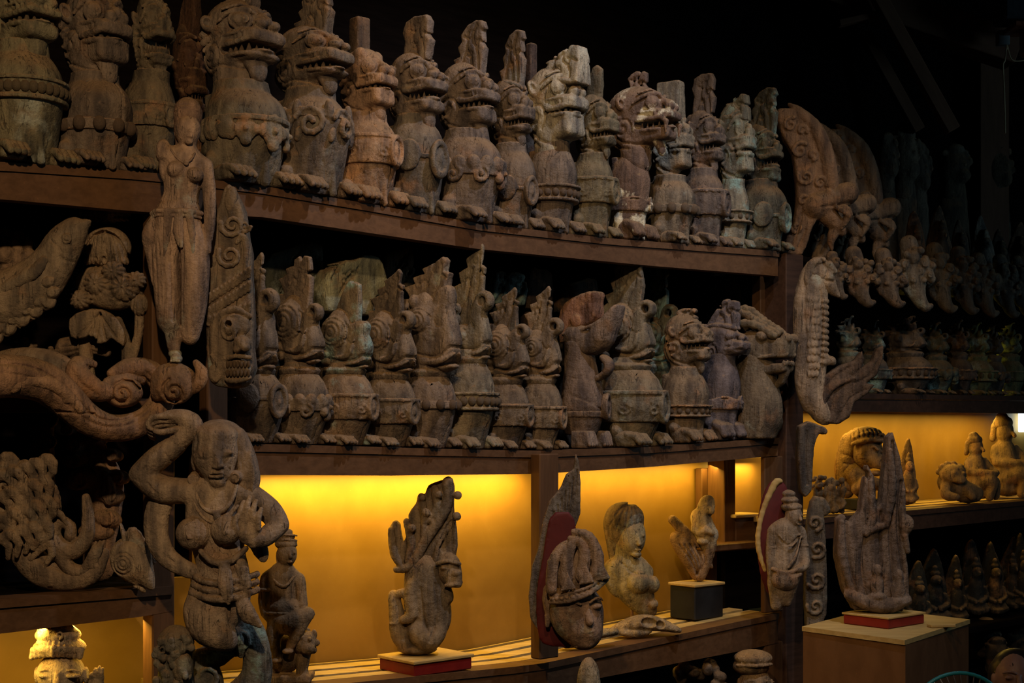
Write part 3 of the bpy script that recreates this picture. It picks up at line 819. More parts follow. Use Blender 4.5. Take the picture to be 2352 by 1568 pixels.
    s.ell((ex, ey, ze), (HW*.20, HW*.17, hh*.125), (0, 0, 36), 1.2, mx=True)
    s.torus((ex*1.05, ey-2.5, ze), HW*.19, HW*.040, (0, 0, 36), 0.8, '+', (1, hh*.64/HW), mx=True)
    s.torus((ex*1.12, ey-HW*.135, ze), HW*.085, HW*.024, (0, 0, 36), 0.6, '+', (1, hh*.64/HW), mx=True)
    s.ell((ex*1.14, ey-HW*.145, ze), (HW*.05, HW*.05, hh*.032), (0, 0, 36), 0.5, mx=True)
    # gum ridges over the mouth, leafy ruff along the jaw
    for x, y in catmull(U_curve(a*1.0, hy-HL*.08, yf-1), 2)[2:-2]:
        s.ell((x, y, zu+hh*.075), (HW*.042, HW*.045, hh*.052), None, 0.8)
    for i in range(6):
        f = i/5; yy = hy+HL*(.30-.26*f*f); zz = ze-(ze-zc)*(.1+.90*f); xx = HW*(.44-.14*f*f)
        s.tube([(xx, yy, zz), (xx*1.08, yy+HL*.05, zz-hh*.05), (xx*.98, yy+HL*.11, zz-hh*.03)], [hh*.06, hh*.05, hh*.015], 1.2, mx=True)
    if brow:
        s.tube([(HW*.07, ey-HL*.1, ze+hh*.10), (HW*.24, ey-HL*.06, ze+hh*.17), (HW*.45, ey+HL*.08, ze+hh*.13), (HW*.53, ey+HL*.26, ze-hh*.01)], [hh*.03, hh*.042, hh*.038, hh*.02], 1.6, smooth=3, mx=True)
        s.tube([(HW*.12, ey-HL*.02, ze+hh*.19), (HW*.3, ey+HL*.02, ze+hh*.25), (HW*.5, ey+HL*.18, ze+hh*.18)], hh*.022, 1.2, smooth=3, mx=True)
    if ears:
        s.ell((HW*.52, hy+HL*.22, ze+hh*.02), (HW*.13, HL*.07, hh*.13), (0, 20, 30), 2, mx=True)
        s.ell((HW*.58, hy+HL*.17, ze+hh*.02), (HW*.07, HL*.05, hh*.07), (0, 20, 30), 1, '-', mx=True)
    # cheek curl and mane lines, carved into the side
    s.etch(spiral((hy+HL*.20, zm-hh*.04), 2, hh*.24, 1.6, 0.4), 2.8, 4.2, 90, 0)
    s.etch([(hy+HL*.45, ze), (hy+HL*.30, zm-hh*.2), (hy+HL*.05, zc+hh*.05), (hy-HL*.2, zc-hh*.02)], 2.8, 4.5, 90, 4)
    s.etch([(hy+HL*.52, ze-hh*.1), (hy+HL*.38, zm-hh*.28), (hy+HL*.1, zc-hh*.04)], 2.8, 4, 90, 4)
    if beard:
        s.tube([(0, yfl+HL*.16, zc+hh*.06), (0, yfl+HL*.12, zc-hh*.06), (0, yfl+HL*.10, zc-hh*.16)], [HW*.26, HW*.2, HW*.06], 3, flat=(1, .55, 1))
    if horn:
        s.ell((HW*.28, hy-HL*.02, ztp-hh*.02), (HW*.2, HL*.16, hh*.17), (0, 10, 0), 2, mx=True)
    if tusk:
        s.tube([(a*.9, yf+HL*.1, zu), (a*1.05, yf, zm), (a, yf+2, zl-hh*.1)], [hh*.04, hh*.05, hh*.02], 1, mx=True)
    hd = carve('head', s, mat, r, k, color=hcol)
    if not toothless:
        J = catmull(U_curve(a*.86, hy-HL*.06, yfl+HL*.03), 4)
        d = np.cumsum([0]+[np.hypot(*(J[i+1]-J[i])) for i in range(len(J)-1)]); nt = 11
        for i in range(nt):
            q = d[-1]*(i+.5)/nt; x = np.interp(q, d, [v[0] for v in J]); y = np.interp(q, d, [v[1] for v in J])
            bit('tooth', TOOTH, hd, (x*k, y*k, (zl-hh*.015)*k), (HW*.15*k, HW*.11*k, hh*(.14 if i % 3 else .17)*k), hcol)
    if zk > ztp+4:
        c = S(h, 2.5); ch = zk-ztp+hh*.14; z0 = ztp-hh*.14; cy = hy+cdx
        P = [(cy-q[0]*cw-ctilt*q[1]*ch, z0+q[1]*ch) for q in CREST[cshape]]
        c.poly(P, 0, cth, 0, 5, taper=(lambda Y, Z: cth*(1.0-0.30*np.clip((Z-z0)/ch, 0, 1))))
        if cshape not in ('plain', 'block'):
            cc = lambda f, u: (cy-f*cw-ctilt*u*ch, z0+u*ch)
            for q in ([(.1, .05), (.05, .35), (-.1, .55), (-.05, .8)], [(.3, .1), (.28, .4), (.1, .7), (.22, .92)], [(-.2, .05), (-.25, .3), (-.1, .5)], [(.46, .55), (.3, .66), (.24, .5)], [(-.2, .75), (-.02, .7), (.1, .82)]):
                c.etch([cc(*v) for v in q], 2.8, 4.6, 90, 4)
            for v in ((.0, .45), (.22, .62)): c.etch(spiral(cc(*v), 1.5, cw*.13, 1.1), 2.2, 3.2, 90)
        c.tube([(cth*.8, cy+cw*.55, z0+ch*.08), (cth*1.1, cy+cw*.2, z0+ch*.15), (cth*1.0, cy-cw*.2, z0+ch*.1), (cth*.5, cy-cw*.42, z0+ch*.04)], [4, 6, 6, 4], 2, smooth=3, mx=True)
        for q in (.35, .62): c.ell((0, cy+cw*q, z0+ch*(.02 if q > .5 else .1)), (cth*.9, cw*.22, ch*.22), None, 2) if cshape != 'plain' else None
        carve('crest', c, mat, r, k, color=ccol)
    return r

lion(44, 378, 216, 128, 112, 55, 5, -45, -140, 158, 175, 8, 'beads', 'tall', col=(.19, .18, .12), mat=WOODP, ears=False, belth=22, label='greenish round guardian with a beaded belt at the shelf end')
lion(212, 392, 298, 195, 168, 98, 40, -15, -120, 142, 160, 8, 'big', 'tall', col=(.175, .145, .12), crack=True, label='grey guardian with a belt of big balls and a long crack', belth=18, gape=.08)
lion(336, 402, 270, 190, 168, 112, 55, -5, -95, 108, 98, 18, 'disc', 'tall', col=(.17, .145, .10), label='small guardian with a skull-like open jaw behind the armless woman', gape=.24, snout=.9, cw=40)
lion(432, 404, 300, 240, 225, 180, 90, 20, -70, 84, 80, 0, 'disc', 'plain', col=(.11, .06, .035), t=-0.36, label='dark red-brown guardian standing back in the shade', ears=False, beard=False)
lion(552, 418, 300, 205, 152, 112, 50, 4, -90, 168, 188, 2, 'flower', 'flame', 80, 30, col=(.185, .165, .125), hcol=(.24, .20, .165), label='largest lion guardian with round eyes and a flower garland belt', gape=.17, belth=30)
lion(706, 448, 292, 228, 192, 158, 104, 72, -28, 150, 164, 8, 'scroll', 'tall', 80, 26, col=(.15, .125, .10), label='dark lion guardian with goggling eyes and a scrolled belt', belth=44, cdx=-14, gape=.16, snout=1.1)
lion(836, 472, 350, 282, 258, 205, 160, 130, 130, 122, 128, 6, 'disc', 'tall', col=(.30, .20, .13), mat=WOODO, label='pale orange cracked guardian without a crest', crack=True, horn=True, belth=32, gape=.1, paw=1.2, brow=False)
lion(946, 492, 365, 288, 275, 226, 172, 140, 38, 118, 134, 8, 'lobes', 'knob', 66, 24, col=(.15, .135, .115), hcol=(.18, .145, .12), label='dark guardian with an oval medallion and a block crest', belth=36, gape=.2, cdx=-10)
lion(1066, 514, 400, 322, 300, 246, 195, 165, 50, 132, 132, 6, 'scallop', 'tall', 62, 22, col=(.165, .135, .115), label='guardian with a scalloped belt and a chipped tall crest', belth=34, gape=.15, cdx=-14)
lion(1170, 527, 436, 350, 318, 285, 232, 195, 70, 92, 96, 4, 'lobes', 'tall', 50, 20, col=(.155, .125, .10), label='slim guardian with lobed belt and worn upright crest', belth=30, gape=.16, cdx=-8)
lion(1260, 542, 452, 352, 340, 268, 215, 190, 122, 98, 134, 12, 'beads', 'spike', 88, 46, mat=WOODP, col=(.185, .15, .12), hcol=(.36, .34, .27), label='guardian with a bleached slanting head and beaded belt', belth=16, gape=.09, beard=False, cdx=-26, brow=True)
lion(1350, 551, 446, 378, 352, 318, 268, 238, 155, 92, 92, 14, 'disc', 'plain', 44, 16, col=(.16, .14, .09), label='olive guardian with a smooth horn-like crest', belth=28, gape=.15, cdx=6)
lion(1438, 556, 470, 365, 345, 298, 250, 226, 168, 82, 118, 26, 'drape', 'flame', 46, 14, mat=WOODW, col=(.17, .115, .085), hcol=(.19, .135, .105), label='long-snouted dragon guardian with cream paint patches on its legs', name='dragon_guardian', snout=1.35, gape=.2, paw=1.3, cdx=14, tusk=True)
lion(1532, 565, 488, 424, 402, 348, 300, 276, 192, 96, 92, 6, 'big', 'block', 44, 38, mat=WOODP, col=(.17, .145, .11), hcol=(.26, .23, .17), label='guardian with a flat-topped square headdress', belth=13, gape=.07, beard=False)
lion(1610, 571, 474, 410, 384, 345, 300, 274, 173, 82, 84, 6, 'disc', 'knob', 46, 18, col=(.14, .115, .10), label='narrow dark guardian with open jaws and a tall blunt crest', belth=28, gape=.2)
lion(1676, 574, 502, 432, 412, 352, 300, 262, 222, 66, 80, 10, 'beads', 'spike', 50, 30, mat=WOODG, col=(.25, .24, .19), hcol=(.30, .31, .26), label='pale guardian with faded turquoise paint and a beaded sash', belth=12, gape=.08, beard=False)
lion(1744, 577, 498, 430, 428, 376, 332, 302, 202, 94, 84, 4, 'lobes', 'tall', 52, 22, mat=WOODG, col=(.12, .125, .105), label='dark green guardian last in the top row, teeth bared', belth=28, gape=.22, beard=False, cdx=-6)

for (x0, x1, y0, px, lab, col) in ((800, 850, 42, 826, 'plain square-topped block rising behind the cracked orange guardian', (.12, .085, .06)), (1206, 1236, 100, 1220, 'dark blunt crest tip behind the bleached guardian', (.085, .06, .05))):
    Y = Yt(px, -.36); s_ = sof(px, -.36); zb_ = A_top(s_)+.0005; k = Y/F; o = empty('block_figure', sh(s_, -.36, zb_), RZ); tag(o, lab, 'carving')
    hz_ = HZ+(ZC-zb_)/k-y0; w = (x1-x0)/1.35
    b = S(3.0, 4).loft([(0, 0, 0, w*.8, w*.8), (hz_*.4, 0, 0, w*.9, w*.9), (hz_*.62, 0, 0, w*.6, w*.6), (hz_*.7, 0, 0, w*.55, w*.55)])
    carve('body', b, WOOD, o, k, color=(*col, 1))
    c = S(3.0, 2).box((0, 0, hz_*.82), (w*.5, w*.5, hz_*.18), 5); c.etch([(-w*.2, hz_*.7), (-w*.1, hz_*.98)], 2, 2); carve('crest', c, WOOD, o, k, color=(*col, 1))
# ------------------------------------------------------------------ middle row: beaked bird guardians
def garuda(px, base, belt, neck, chin, eye, ring, crest, W, vis, dx=0, kind='disc', cshape='garuda', cw=64, cth=17, mat=None, col=(.2, .17, .14), hcol=None, ccol=None, label='', t=-0.085, rz=0.0, h=2.2, belth=None, cdx=0, ringed=True, tusk=True, fat=1.0, flap=True, eyer=.30, zt=None, nose=1.0, paw=1.0, name='bird_guardian', eyeballs=True):
    mat = mat or WOOD; col = (*col, 1); hcol = (*hcol, 1) if hcol else col; ccol = (*ccol, 1) if ccol else hcol
    cw, cth = cw*1.65, max(cth*.66, 7); W *= 1.04; cdx += cw*.08
    r, k = frame(name, label, 'statue', px, t, zt or B_top, rz)
    zb, zn, zc, ze, zr, zk = (base-v for v in (belt, neck, chin, eye, ring, crest))
    R = W/2; fx = -dx/0.64
    A = [(0, 0, R*.06, R*.84, R*.84), (zn*.08, 0, R*.04, R*.90, R*.90), (zn*.3, 0, -R*.08, R*1.02, R*1.05), (zn*.52, 0, -R*.20, R*1.05, R*1.12), (zn*.70, 0, -R*.22, R*1.0, R*1.10), (zn*.84, 0, -R*.14+fx*.15, R*.88, R*.97), (zn*.95, 0, fx*.4, R*.72, R*.78), (zn*1.1, 0, fx*.7, R*.56, R*.6)]
    b = S(h, 4).loft(A)
    b.box((0, R*.66+fx*.2, zn*.72), (R*.5, R*.2, zn*.34), 6, k=5)
    b.tube([(-R*.86, -R*.1, zn*.05), (-R*.98, -R*.12, zn*.2), (-R*.85, -R*.05, zn*.32)], [R*.14, R*.18, R*.08], 6, mx=True)
    b.etch([(R*.1, zn*.02), (R*.06, zn*.2), (R*.2, zn*.3)], 2.2, 2.4, 0, 4, 0)
    b.etch([(R*.2, zn*.62), (R*.45, zn*.8), (R*.3, zn*.98)], 1.8, 1.8, 0, 4, 0)
    carve('body', b, mat, r, k, color=col)
    belt_part(kind, A, zb, belth or zn*.13, h, r, k, mat, col)
    paws(A, W, zn*.17, h, r, k, mat, col, big=paw)
    # head: round cheeks, a trunk-like beak rising in front, a curl at its tip
    HW = vis*.79*fat; HL = vis*1.06; hy = fx; s = S(h, 4); hh = zr-zc
    s.ell((0, hy+HL*.14, ze-hh*.06), (HW*.44, HL*.36, (ze-zc)*.92))
    s.tube([(0, fx*.6, zn*.9), (0, hy+HL*.1, ze-hh*.2)], [HW*.34, HW*.40], 5)
    s.loft([(zn*.97-6, 0, fx*.45, R*.74, R*.80), (zn*.97+5, 0, fx*.5, R*.80, R*.88), (zn*.97+12, 0, fx*.6, R*.70, R*.74)], 3)
    er = (ze-zc)*.56*(eyer/.30)
    s.ell((HW*.33, hy+HL*.12, ze), (HW*.22, er*.95, er), None, 1.5, mx=True)
    # beak
    f = lambda u, z: (hy-u*HL, zc+z*hh)
    P = [f(-.05, -.02), f(.30, -.04), f(.47, .08), f(.53, .28), f(.48*nose, .5), f(.42*nose, .72), f(.46*nose, .92), f(.40*nose, 1.06), f(.2, 1.05), f(.05, .86), f(.0, .6), f(-.05, .3)]
    s.poly(P, 0, HW*.30, 0, HW*.15, 5, smooth=3, taper=(lambda Y, Z: HW*(.32-.13*np.clip((Z-zc)/hh, 0, 1))))
    if ringed:
        cx = f(.40*nose, .98)
        s.torus((0, cx[0], cx[1]), hh*.13, hh*.075, (0, 0, 90), 2); s.torus((HW*.08, cx[0], cx[1]), hh*.13, hh*.06, (0, 0, 90), 2, mx=True)
        s.tube([(-HW*.3, cx[0], cx[1]), (HW*.3, cx[0], cx[1])], hh*.085, 0.8, '-')
    if tusk:
        q = [f(-.12, .16), f(.12, .13), f(.28, .26), f(.32, .45), f(.34, .58)]
        s.tube([(HW*.34, y, z) for y, z in q[:3]]+[(HW*.31, *q[3]), (HW*.27, *q[4])], [hh*.05, hh*.07, hh*.06, hh*.04, hh*.012], 1.4, smooth=4, mx=True)
    # lower beak line and throat flap
    q = [f(-.2, .02), f(.1, -.03), f(.36, .0), f(.52, .1)]
    s.tube([(HW*.30, *v) for v in q[:3]]+[(HW*.1, *q[3])], [hh*.03, hh*.045, hh*.04, hh*.02], 1.2, smooth=3, mx=True)
    s.etch([f(-.22, .12), f(.1, .06), f(.36, .09), f(.50, .2)], 2.8, 4.5, 90, 4)
    if flap:
        s.tube([(0, hy-HL*.05, zc-hh*.02), (0, hy-HL*.3, zc-hh*.10), (0, hy-HL*.46, zc-hh*.08)], [hh*.10, hh*.075, hh*.05], 2, flat=(1.9, 1, .75))
        s.etch([f(-.1, -.06), f(.2, -.08), f(.44, -.05)], 1.8, 2.2, 90, 3)
    if eyeballs:
        c0 = (hy+HL*.10, ze)
        for rr in (.28, .55, .8): s.etch([(c0[0]+er*rr*math.cos(v*.35), c0[1]+er*rr*math.sin(v*.35)) for v in range(19)], 2.2, 3.2, 90)
    s.etch([f(.12, .62), f(.22, .5), f(.34, .52), f(.40, .72)], 1.8, 2.2, 90, 4)
    for i in range(5):     # hair curls behind the cheek
        zz = zc+hh*(.05+.2*i); s.ell((HW*.26, hy+HL*(.36-.02*i), zz), (HW*.16, HL*.10, hh*.11), None, 1.5, mx=True)
    carve('head', s, mat, r, k, color=hcol)
    # crest
    c = S(h, 2.5); z0 = ze+er*.55; ch = zk-z0; cy = hy+cdx-HL*.02
    P = [(cy-q[0]*cw, z0+q[1]*ch) for q in CREST[cshape]]
    c.poly(P, 0, cth, 0, 3.5, taper=(lambda Y, Z: cth*(1.0-0.45*np.clip((Z-z0)/ch, 0, 1))))
    cc = lambda f_, u: (cy-f_*cw, z0+u*ch)
    if cshape != 'fin':
        for q in ([(-.4, .05), (-.3, .25), (-.1, .4), (.05, .7)], [(.0, .0), (.1, .3), (.25, .5), (.3, .85)], [(-.2, .55), (-.08, .6), (.0, .5)], [(.4, .62), (.28, .68), (.2, .58)]):
            c.etch([cc(*v) for v in q], 2.6, 3.8, 90, 4)
        for v in ((-.22, .52), (.18, .78), (-.42, .12)): c.etch(spiral(cc(*v), 1.0, cw*.11, 1.2), 1.7, 2.0, 90)
    c.ell((0, cy+cw*.45, z0+ch*.1), (cth*1.2, cw*.25, ch*.16), None, 2)
    carve('crest', c, mat, r, k, color=ccol)
    return r
garuda(582, 1017, 915, 850, 832, 745, 690, 580, 112, 104, 6, 'lobes', 'garuda', 44, 14, col=(.175, .145, .115), label='bird guardian half hidden by the long-nosed mask board', belth=30)
garuda(684, 1020, 935, 850, 822, 742, 718, 586, 112, 112, 6, 'scallop', 'broken', 62, 16, col=(.19, .155, .12), ccol=(.205, .165, .13), label='bird guardian with a broken orange crest tip beside the half hidden one', belth=32)
garuda(786, 1022, 935, 850, 835, 765, 745, 645, 114, 112, 10, 'disc', 'fin', 46, 18, mat=WOODG, col=(.24, .185, .135), hcol=(.215, .18, .13), label='bird guardian with turquoise stains and a round shield belt', belth=28, ringed=False, nose=1.15, cdx=-8)
garuda(888, 1025, 945, 862, 842, 770, 735, 620, 106, 116, 10, 'disc', 'garuda', 60, 14, col=(.185, .15, .115), label='bird guardian with ringed cheek and dark square belt', belth=27)
garuda(980, 1023, 925, 850, 825, 735, 665, 588, 104, 124, 14, 'big', 'garuda', 78, 26, mat=WOODP, col=(.21, .17, .14), hcol=(.27, .215, .165), label='bird guardian with a wide eroded head and big ball belt', belth=13, ringed=False, eyer=.2, tusk=False, fat=.98)
garuda(1068, 1028, 920, 822, 810, 770, 690, 555, 106, 92, 12, 'beads', 'garuda', 56, 12, mat=WOODP, col=(.235, .21, .16), label='pale smooth bird guardian with the tallest pointed crest', belth=18, tusk=False, eyer=.25, cdx=-6)
garuda(1156, 1028, 950, 870, 852, 790, 758, 656, 92, 96, 8, 'disc', 'garuda', 48, 12, col=(.19, .155, .12), label='small bird guardian with a round cheek before a black board', belth=24)
garuda(1234, 1028, 955, 868, 850, 795, 745, 652, 88, 84, 8, 'disc', 'garuda', 44, 12, col=(.23, .185, .135), label='light tan bird guardian left of the open-beaked one', belth=24, eyer=.26)
garuda(1442, 1020, 930, 835, 815, 745, 705, 580, 124, 112, 2, 'disc', 'tall', 58, 16, mat=WOODP, col=(.20, .18, .135), label='large grey-green bird guardian with a leafy crest', belth=34, paw=1.3)
garuda(1508, 1016, 930, 845, 825, 770, 720, 612, 70, 70, 4, 'beads', 'tall', 36, 14, mat=WOODG, col=(.12, .125, .10), t=-0.26, label='thin dark bird guardian standing behind the leafy crested one', belth=10)
# a bird with its beak thrown open upward
def open_beak():
    px, base = 1334, 1020
    r, k = frame('open_beak_bird', 'reddish bird guardian with its thick beak opened upward', 'statue', px, -0.105, B_top)
    col = (.205, .155, .125, 1); W = 104; R = 52
    A = [(30, 0, 0, R*.72, R*.72), (60, 0, -2, R*.9, R*.9), (95, 0, -5, R, R), (135, 0, -4, R*.9, R*.9), (185, 0, 0, R*.72, R*.74), (215, 0, 2, R*.62, R*.64)]
    b = S(2.5, 4).loft(A).tube([(0, 4, 200), (0, 4, 235)], [34, 36], 6)
    b.etch([(-50, 118), (-10, 92), (40, 80)], 2, 3, 0, 4, 0); b.etch([(-46, 160), (0, 150)], 2, 2, 0, 3, 0)
    carve('body', b, WOOD, r, k, color=col)
    for x in (-30, 34):
        p = S(2.5, 2).box((x, -26, 20), (20, 22, 20), 5)
        for j in range(4): p.tube([(x-15+10*j, -46, 30), (x-15+10*j, -52, 8)], [5, 5], 1)
        carve('paw', p, WOOD, r, k, color=(.24, .19, .16, 1))
    s = S(2.5, 4)
    s.ell((0, 0, 255), (36, 44, 40))
    s.poly([(20, 225), (-30, 212), (-70, 232), (-96, 275), (-108, 318), (-98, 322), (-70, 300), (-35, 270), (0, 262), (26, 262)], 0, 30, 0, 16, 5, smooth=3)
    s.ell((0, -60, 258), (34, 30, 34)); s.tube([(28, 30, 262), (30, -10, 266), (24, -60, 285), (10, -98, 318)], [3.5, 4, 4, 2], 1, smooth=3, mx=True)
    s.tube([(0, -62, 205), (0, -76, 192), (0, -70, 172), (0, -44, 158)], [9, 10, 9, 7], 3, smooth=3, flat=(1.5, 1, 1))
    carve('lower_beak', s, WOOD, r, k, color=(.22, .175, .15, 1))
    u = S(2.5, 4)
    u.poly([(44, 240), (50, 300), (30, 335), (-10, 352), (-44, 358), (-54, 350), (-50, 330), (-52, 300), (-30, 276), (0, 268)], 0, 24, 0, 9, smooth=2)
    u.ell((24, -4, 290), (8, 14, 14), None, 1.5, mx=True); u.torus((27, -4, 290), 12, 3, (0, 0, 90), 1, mx=True)
    u.etch([(-40, 356), (-44, 330), (-42, 300)], 2, 3, 90); u.etch([(-24, 352), (-30, 320), (-24, 300)], 2, 2.4, 90)
    carve('upper_beak', u, WOODO, r, k, color=(.27, .15, .10, 1))
    bl = S(2.5, 1.5); medallion(bl, A, 95, 20, 24); bl.loft(A, 1, off=2, zr=(70, 84)); carve('belt', bl, WOOD, r, k, color=col)
open_beak()
lion(1565, 1010, 938, 855, 832, 790, 760, 728, 702, 94, 104, 10, 'beads', 'knob', 40, 20, mat=WOODO, col=(.215, .17, .12), zt=B_top, label='small grinning lion beside the parrot-headed figure', belth=12, gape=.2, t=-0.10, paw=1.2, h=2.4)
lion(1648, 1006, 918, 830, 818, 800, 770, 745, 684, 78, 84, 12, 'drape', 'fin', 62, 24, mat=WOOD, col=(.15, .13, .14), zt=B_top, label='purplish parrot-headed figure with a broken block on its head', gape=.05, snout=1.25, ears=False, beard=False, toothless=True, paw=1.4, t=-0.10, h=2.4, brow=False)
def maned_dragon():
    r, k = frame('maned_dragon', 'brown dragon bust with a rope-like mane at the shelf end', 'statue', 1738, -0.02, B_top)
    col = (.185, .15, .105, 1)
    A = [(0, 0, 0, 44, 44), (40, 0, -4, 50, 52), (90, 0, -8, 48, 50), (150, 0, 0, 42, 44), (200, 0, 4, 44, 46)]
    b = S(2.5, 6).loft(A).ell((0, -36, 62), (30, 26, 50)).ell((30, -20, 40), (20, 30, 36))
    carve('body', b, WOODP, r, k, color=col)
    s = S(2.5, 4).ell((0, 0, 205), (46, 50, 46)).box((0, -48, 205), (32, 40, 24), 12, (6, 0, 0)).box((0, -46, 158), (28, 36, 12), 9, (-8, 0, 0))
    s.ell((0, -10, 165), (36, 30, 34)).ell((16, -82, 226), (13, 14, 12), None, 2, mx=True).ell((30, -30, 232), (16, 16, 14), None, 1.5, mx=True)
    s.box((0, -66, 176), (40, 34, 6), 4, mode='-', k=2)
    s.tube([(34, -6, 182), (32, -50, 186), (20, -86, 190)], 4, 1.5, smooth=3, mx=True)
    for i in range(9):
        x = -24+6*i; s.ell((x, -86+abs(x)*.25, 170), (3, 4, 7), None, .8)
    s.tube([(0, -70, 150), (0, -62, 130), (0, -40, 112)], [12, 9, 5], 3)
    carve('head', s, WOOD, r, k, color=col)
    for j, (x0, zt_) in enumerate(((-40, 262), (-22, 285), (-2, 296), (18, 290), (36, 268))):
        m = S(2.5, 2)
        P = [(x0*.8, -58, 244-abs(x0)*.3), (x0*.9, -20, 268-abs(x0)*.3), (x0, 20, zt_), (x0*1.1, 52, zt_-10), (x0*1.1, 64, 200)]
        Q = catmull(P, 4)
        for i, q in enumerate(Q): m.ell(q, (9, 10, 9+2*(i % 2)), None, 2)
        carve('mane_lock', m, WOOD, r, k, color=(.20, .165, .11, 1))
maned_dragon()
# carvings stored behind the row
def crest_piece(px, y0, y1, x0, x1, label, mat, col, outline, t=-0.34, wavy=True, th=30):
    zt = B_top; s_ = sof(px, t); p = sh(s_, t, B_top(s_)+.0005); r = empty('carved_crest', p, RZ); k = p.y/F
    tag(r, label, 'carving')
    pb = HZ+(ZC-p.z)/k; sc = S(3.0, 3)
    P = [((x-px)/.76, pb-y) for x, y in outline]
    sc.poly(P, 0, th, 1, 8, smooth=2)
    b = S(3.0, 3); w = (P[-1][0]-P[0][0]); 
    b.box((P[0][0]*.5+P[-1][0]*.5, 6, (pb-y1)*.5), (abs(w)*.26, th*.6, (pb-y1)*.5+4), 5)
    rs = random.Random(px)
    if wavy:
        for i in range(5):
            cx, cz = rs.uniform((x0-px)*1.05, (x1-px)*1.05), rs.uniform(pb-y1, pb-y0-8)
            sc.etch(spiral((cx, cz), 2, rs.uniform(9, 18), 1.3, rs.uniform(0, 6)), 3.2, 6, 0)
            sc.etch([(cx+20, cz+20), (cx, cz-6), (cx-16, cz-30)], 3.2, 6, 0, 3)
    carve('crest', sc, mat, r, k, color=(*col, 1)); carve('shaft', b, mat, r, k, color=(*col, 1))
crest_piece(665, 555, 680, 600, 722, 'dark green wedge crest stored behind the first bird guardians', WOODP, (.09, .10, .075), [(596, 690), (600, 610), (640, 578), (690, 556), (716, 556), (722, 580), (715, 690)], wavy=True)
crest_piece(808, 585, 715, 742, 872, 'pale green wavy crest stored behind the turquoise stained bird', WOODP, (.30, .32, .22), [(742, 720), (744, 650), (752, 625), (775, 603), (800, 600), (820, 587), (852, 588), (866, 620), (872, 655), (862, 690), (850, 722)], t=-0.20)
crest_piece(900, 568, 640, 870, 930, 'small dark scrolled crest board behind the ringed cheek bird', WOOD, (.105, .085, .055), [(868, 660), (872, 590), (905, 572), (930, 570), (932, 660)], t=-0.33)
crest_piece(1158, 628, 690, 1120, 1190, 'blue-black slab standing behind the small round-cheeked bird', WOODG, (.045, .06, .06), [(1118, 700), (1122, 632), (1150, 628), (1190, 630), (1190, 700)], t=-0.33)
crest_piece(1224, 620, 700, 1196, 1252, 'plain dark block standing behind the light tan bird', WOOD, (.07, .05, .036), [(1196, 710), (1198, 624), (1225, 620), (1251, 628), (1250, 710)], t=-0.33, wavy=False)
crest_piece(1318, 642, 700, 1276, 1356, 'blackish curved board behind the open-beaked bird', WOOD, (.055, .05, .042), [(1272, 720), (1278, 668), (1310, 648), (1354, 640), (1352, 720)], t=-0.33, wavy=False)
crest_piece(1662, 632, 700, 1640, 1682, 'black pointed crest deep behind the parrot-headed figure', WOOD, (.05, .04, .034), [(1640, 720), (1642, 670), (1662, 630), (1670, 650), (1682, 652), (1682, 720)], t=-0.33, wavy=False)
# ------------------------------------------------------------------ single carvings, measured in pixels of their own distance
class Hero:
    def __init__(s, name, label, cat, px, py, Y, h=2.4, k=4.0, mat=None, col=(.2, .17, .14), group=None, rest=None):
        s.r = empty(name, unproj(px, py, Y)); tag(s.r, label, cat, group); s.k = Y/F; s.px, s.py = px, py
        s.h = h; s.kk = k; s.mat = mat or WOOD; s.col = (*col, 1); s.slope = 0.0
    def part(s, name, fn, mat=None, col=None, under=None, h=None, k=None):
        sc = S(h or s.h, k or s.kk); sc.rough = 0 if s.r.name == 'person' else .65; fn(PX(sc, s.slope, s.px))
        return carve(name, sc, mat or s.mat, under or s.r, s.k, (s.px, 0, -s.py), (*col, 1) if col else s.col)
def settle(H, track_=None, z=None):
    """let a carving rest on a shelf (or at a given height)"""
    lo = 1e9
    for o in H.r.children:
        c = np.empty(len(o.data.vertices)*3, f32); o.data.vertices.foreach_get('co', c); lo = min(lo, c.reshape(-1, 3)[:, 2].min())
    s_, t_ = st(H.r.location)
    zz = (max(track_(s_-.05), track_(s_+.05)) if track_ else z)+.0008
    old = H.r.location.z; H.r.location.z = zz-float(lo)
    print('SETTLE', H.r.name, round((H.r.location.z-old)/H.k, 1), 'px  t', round(t_, 3))
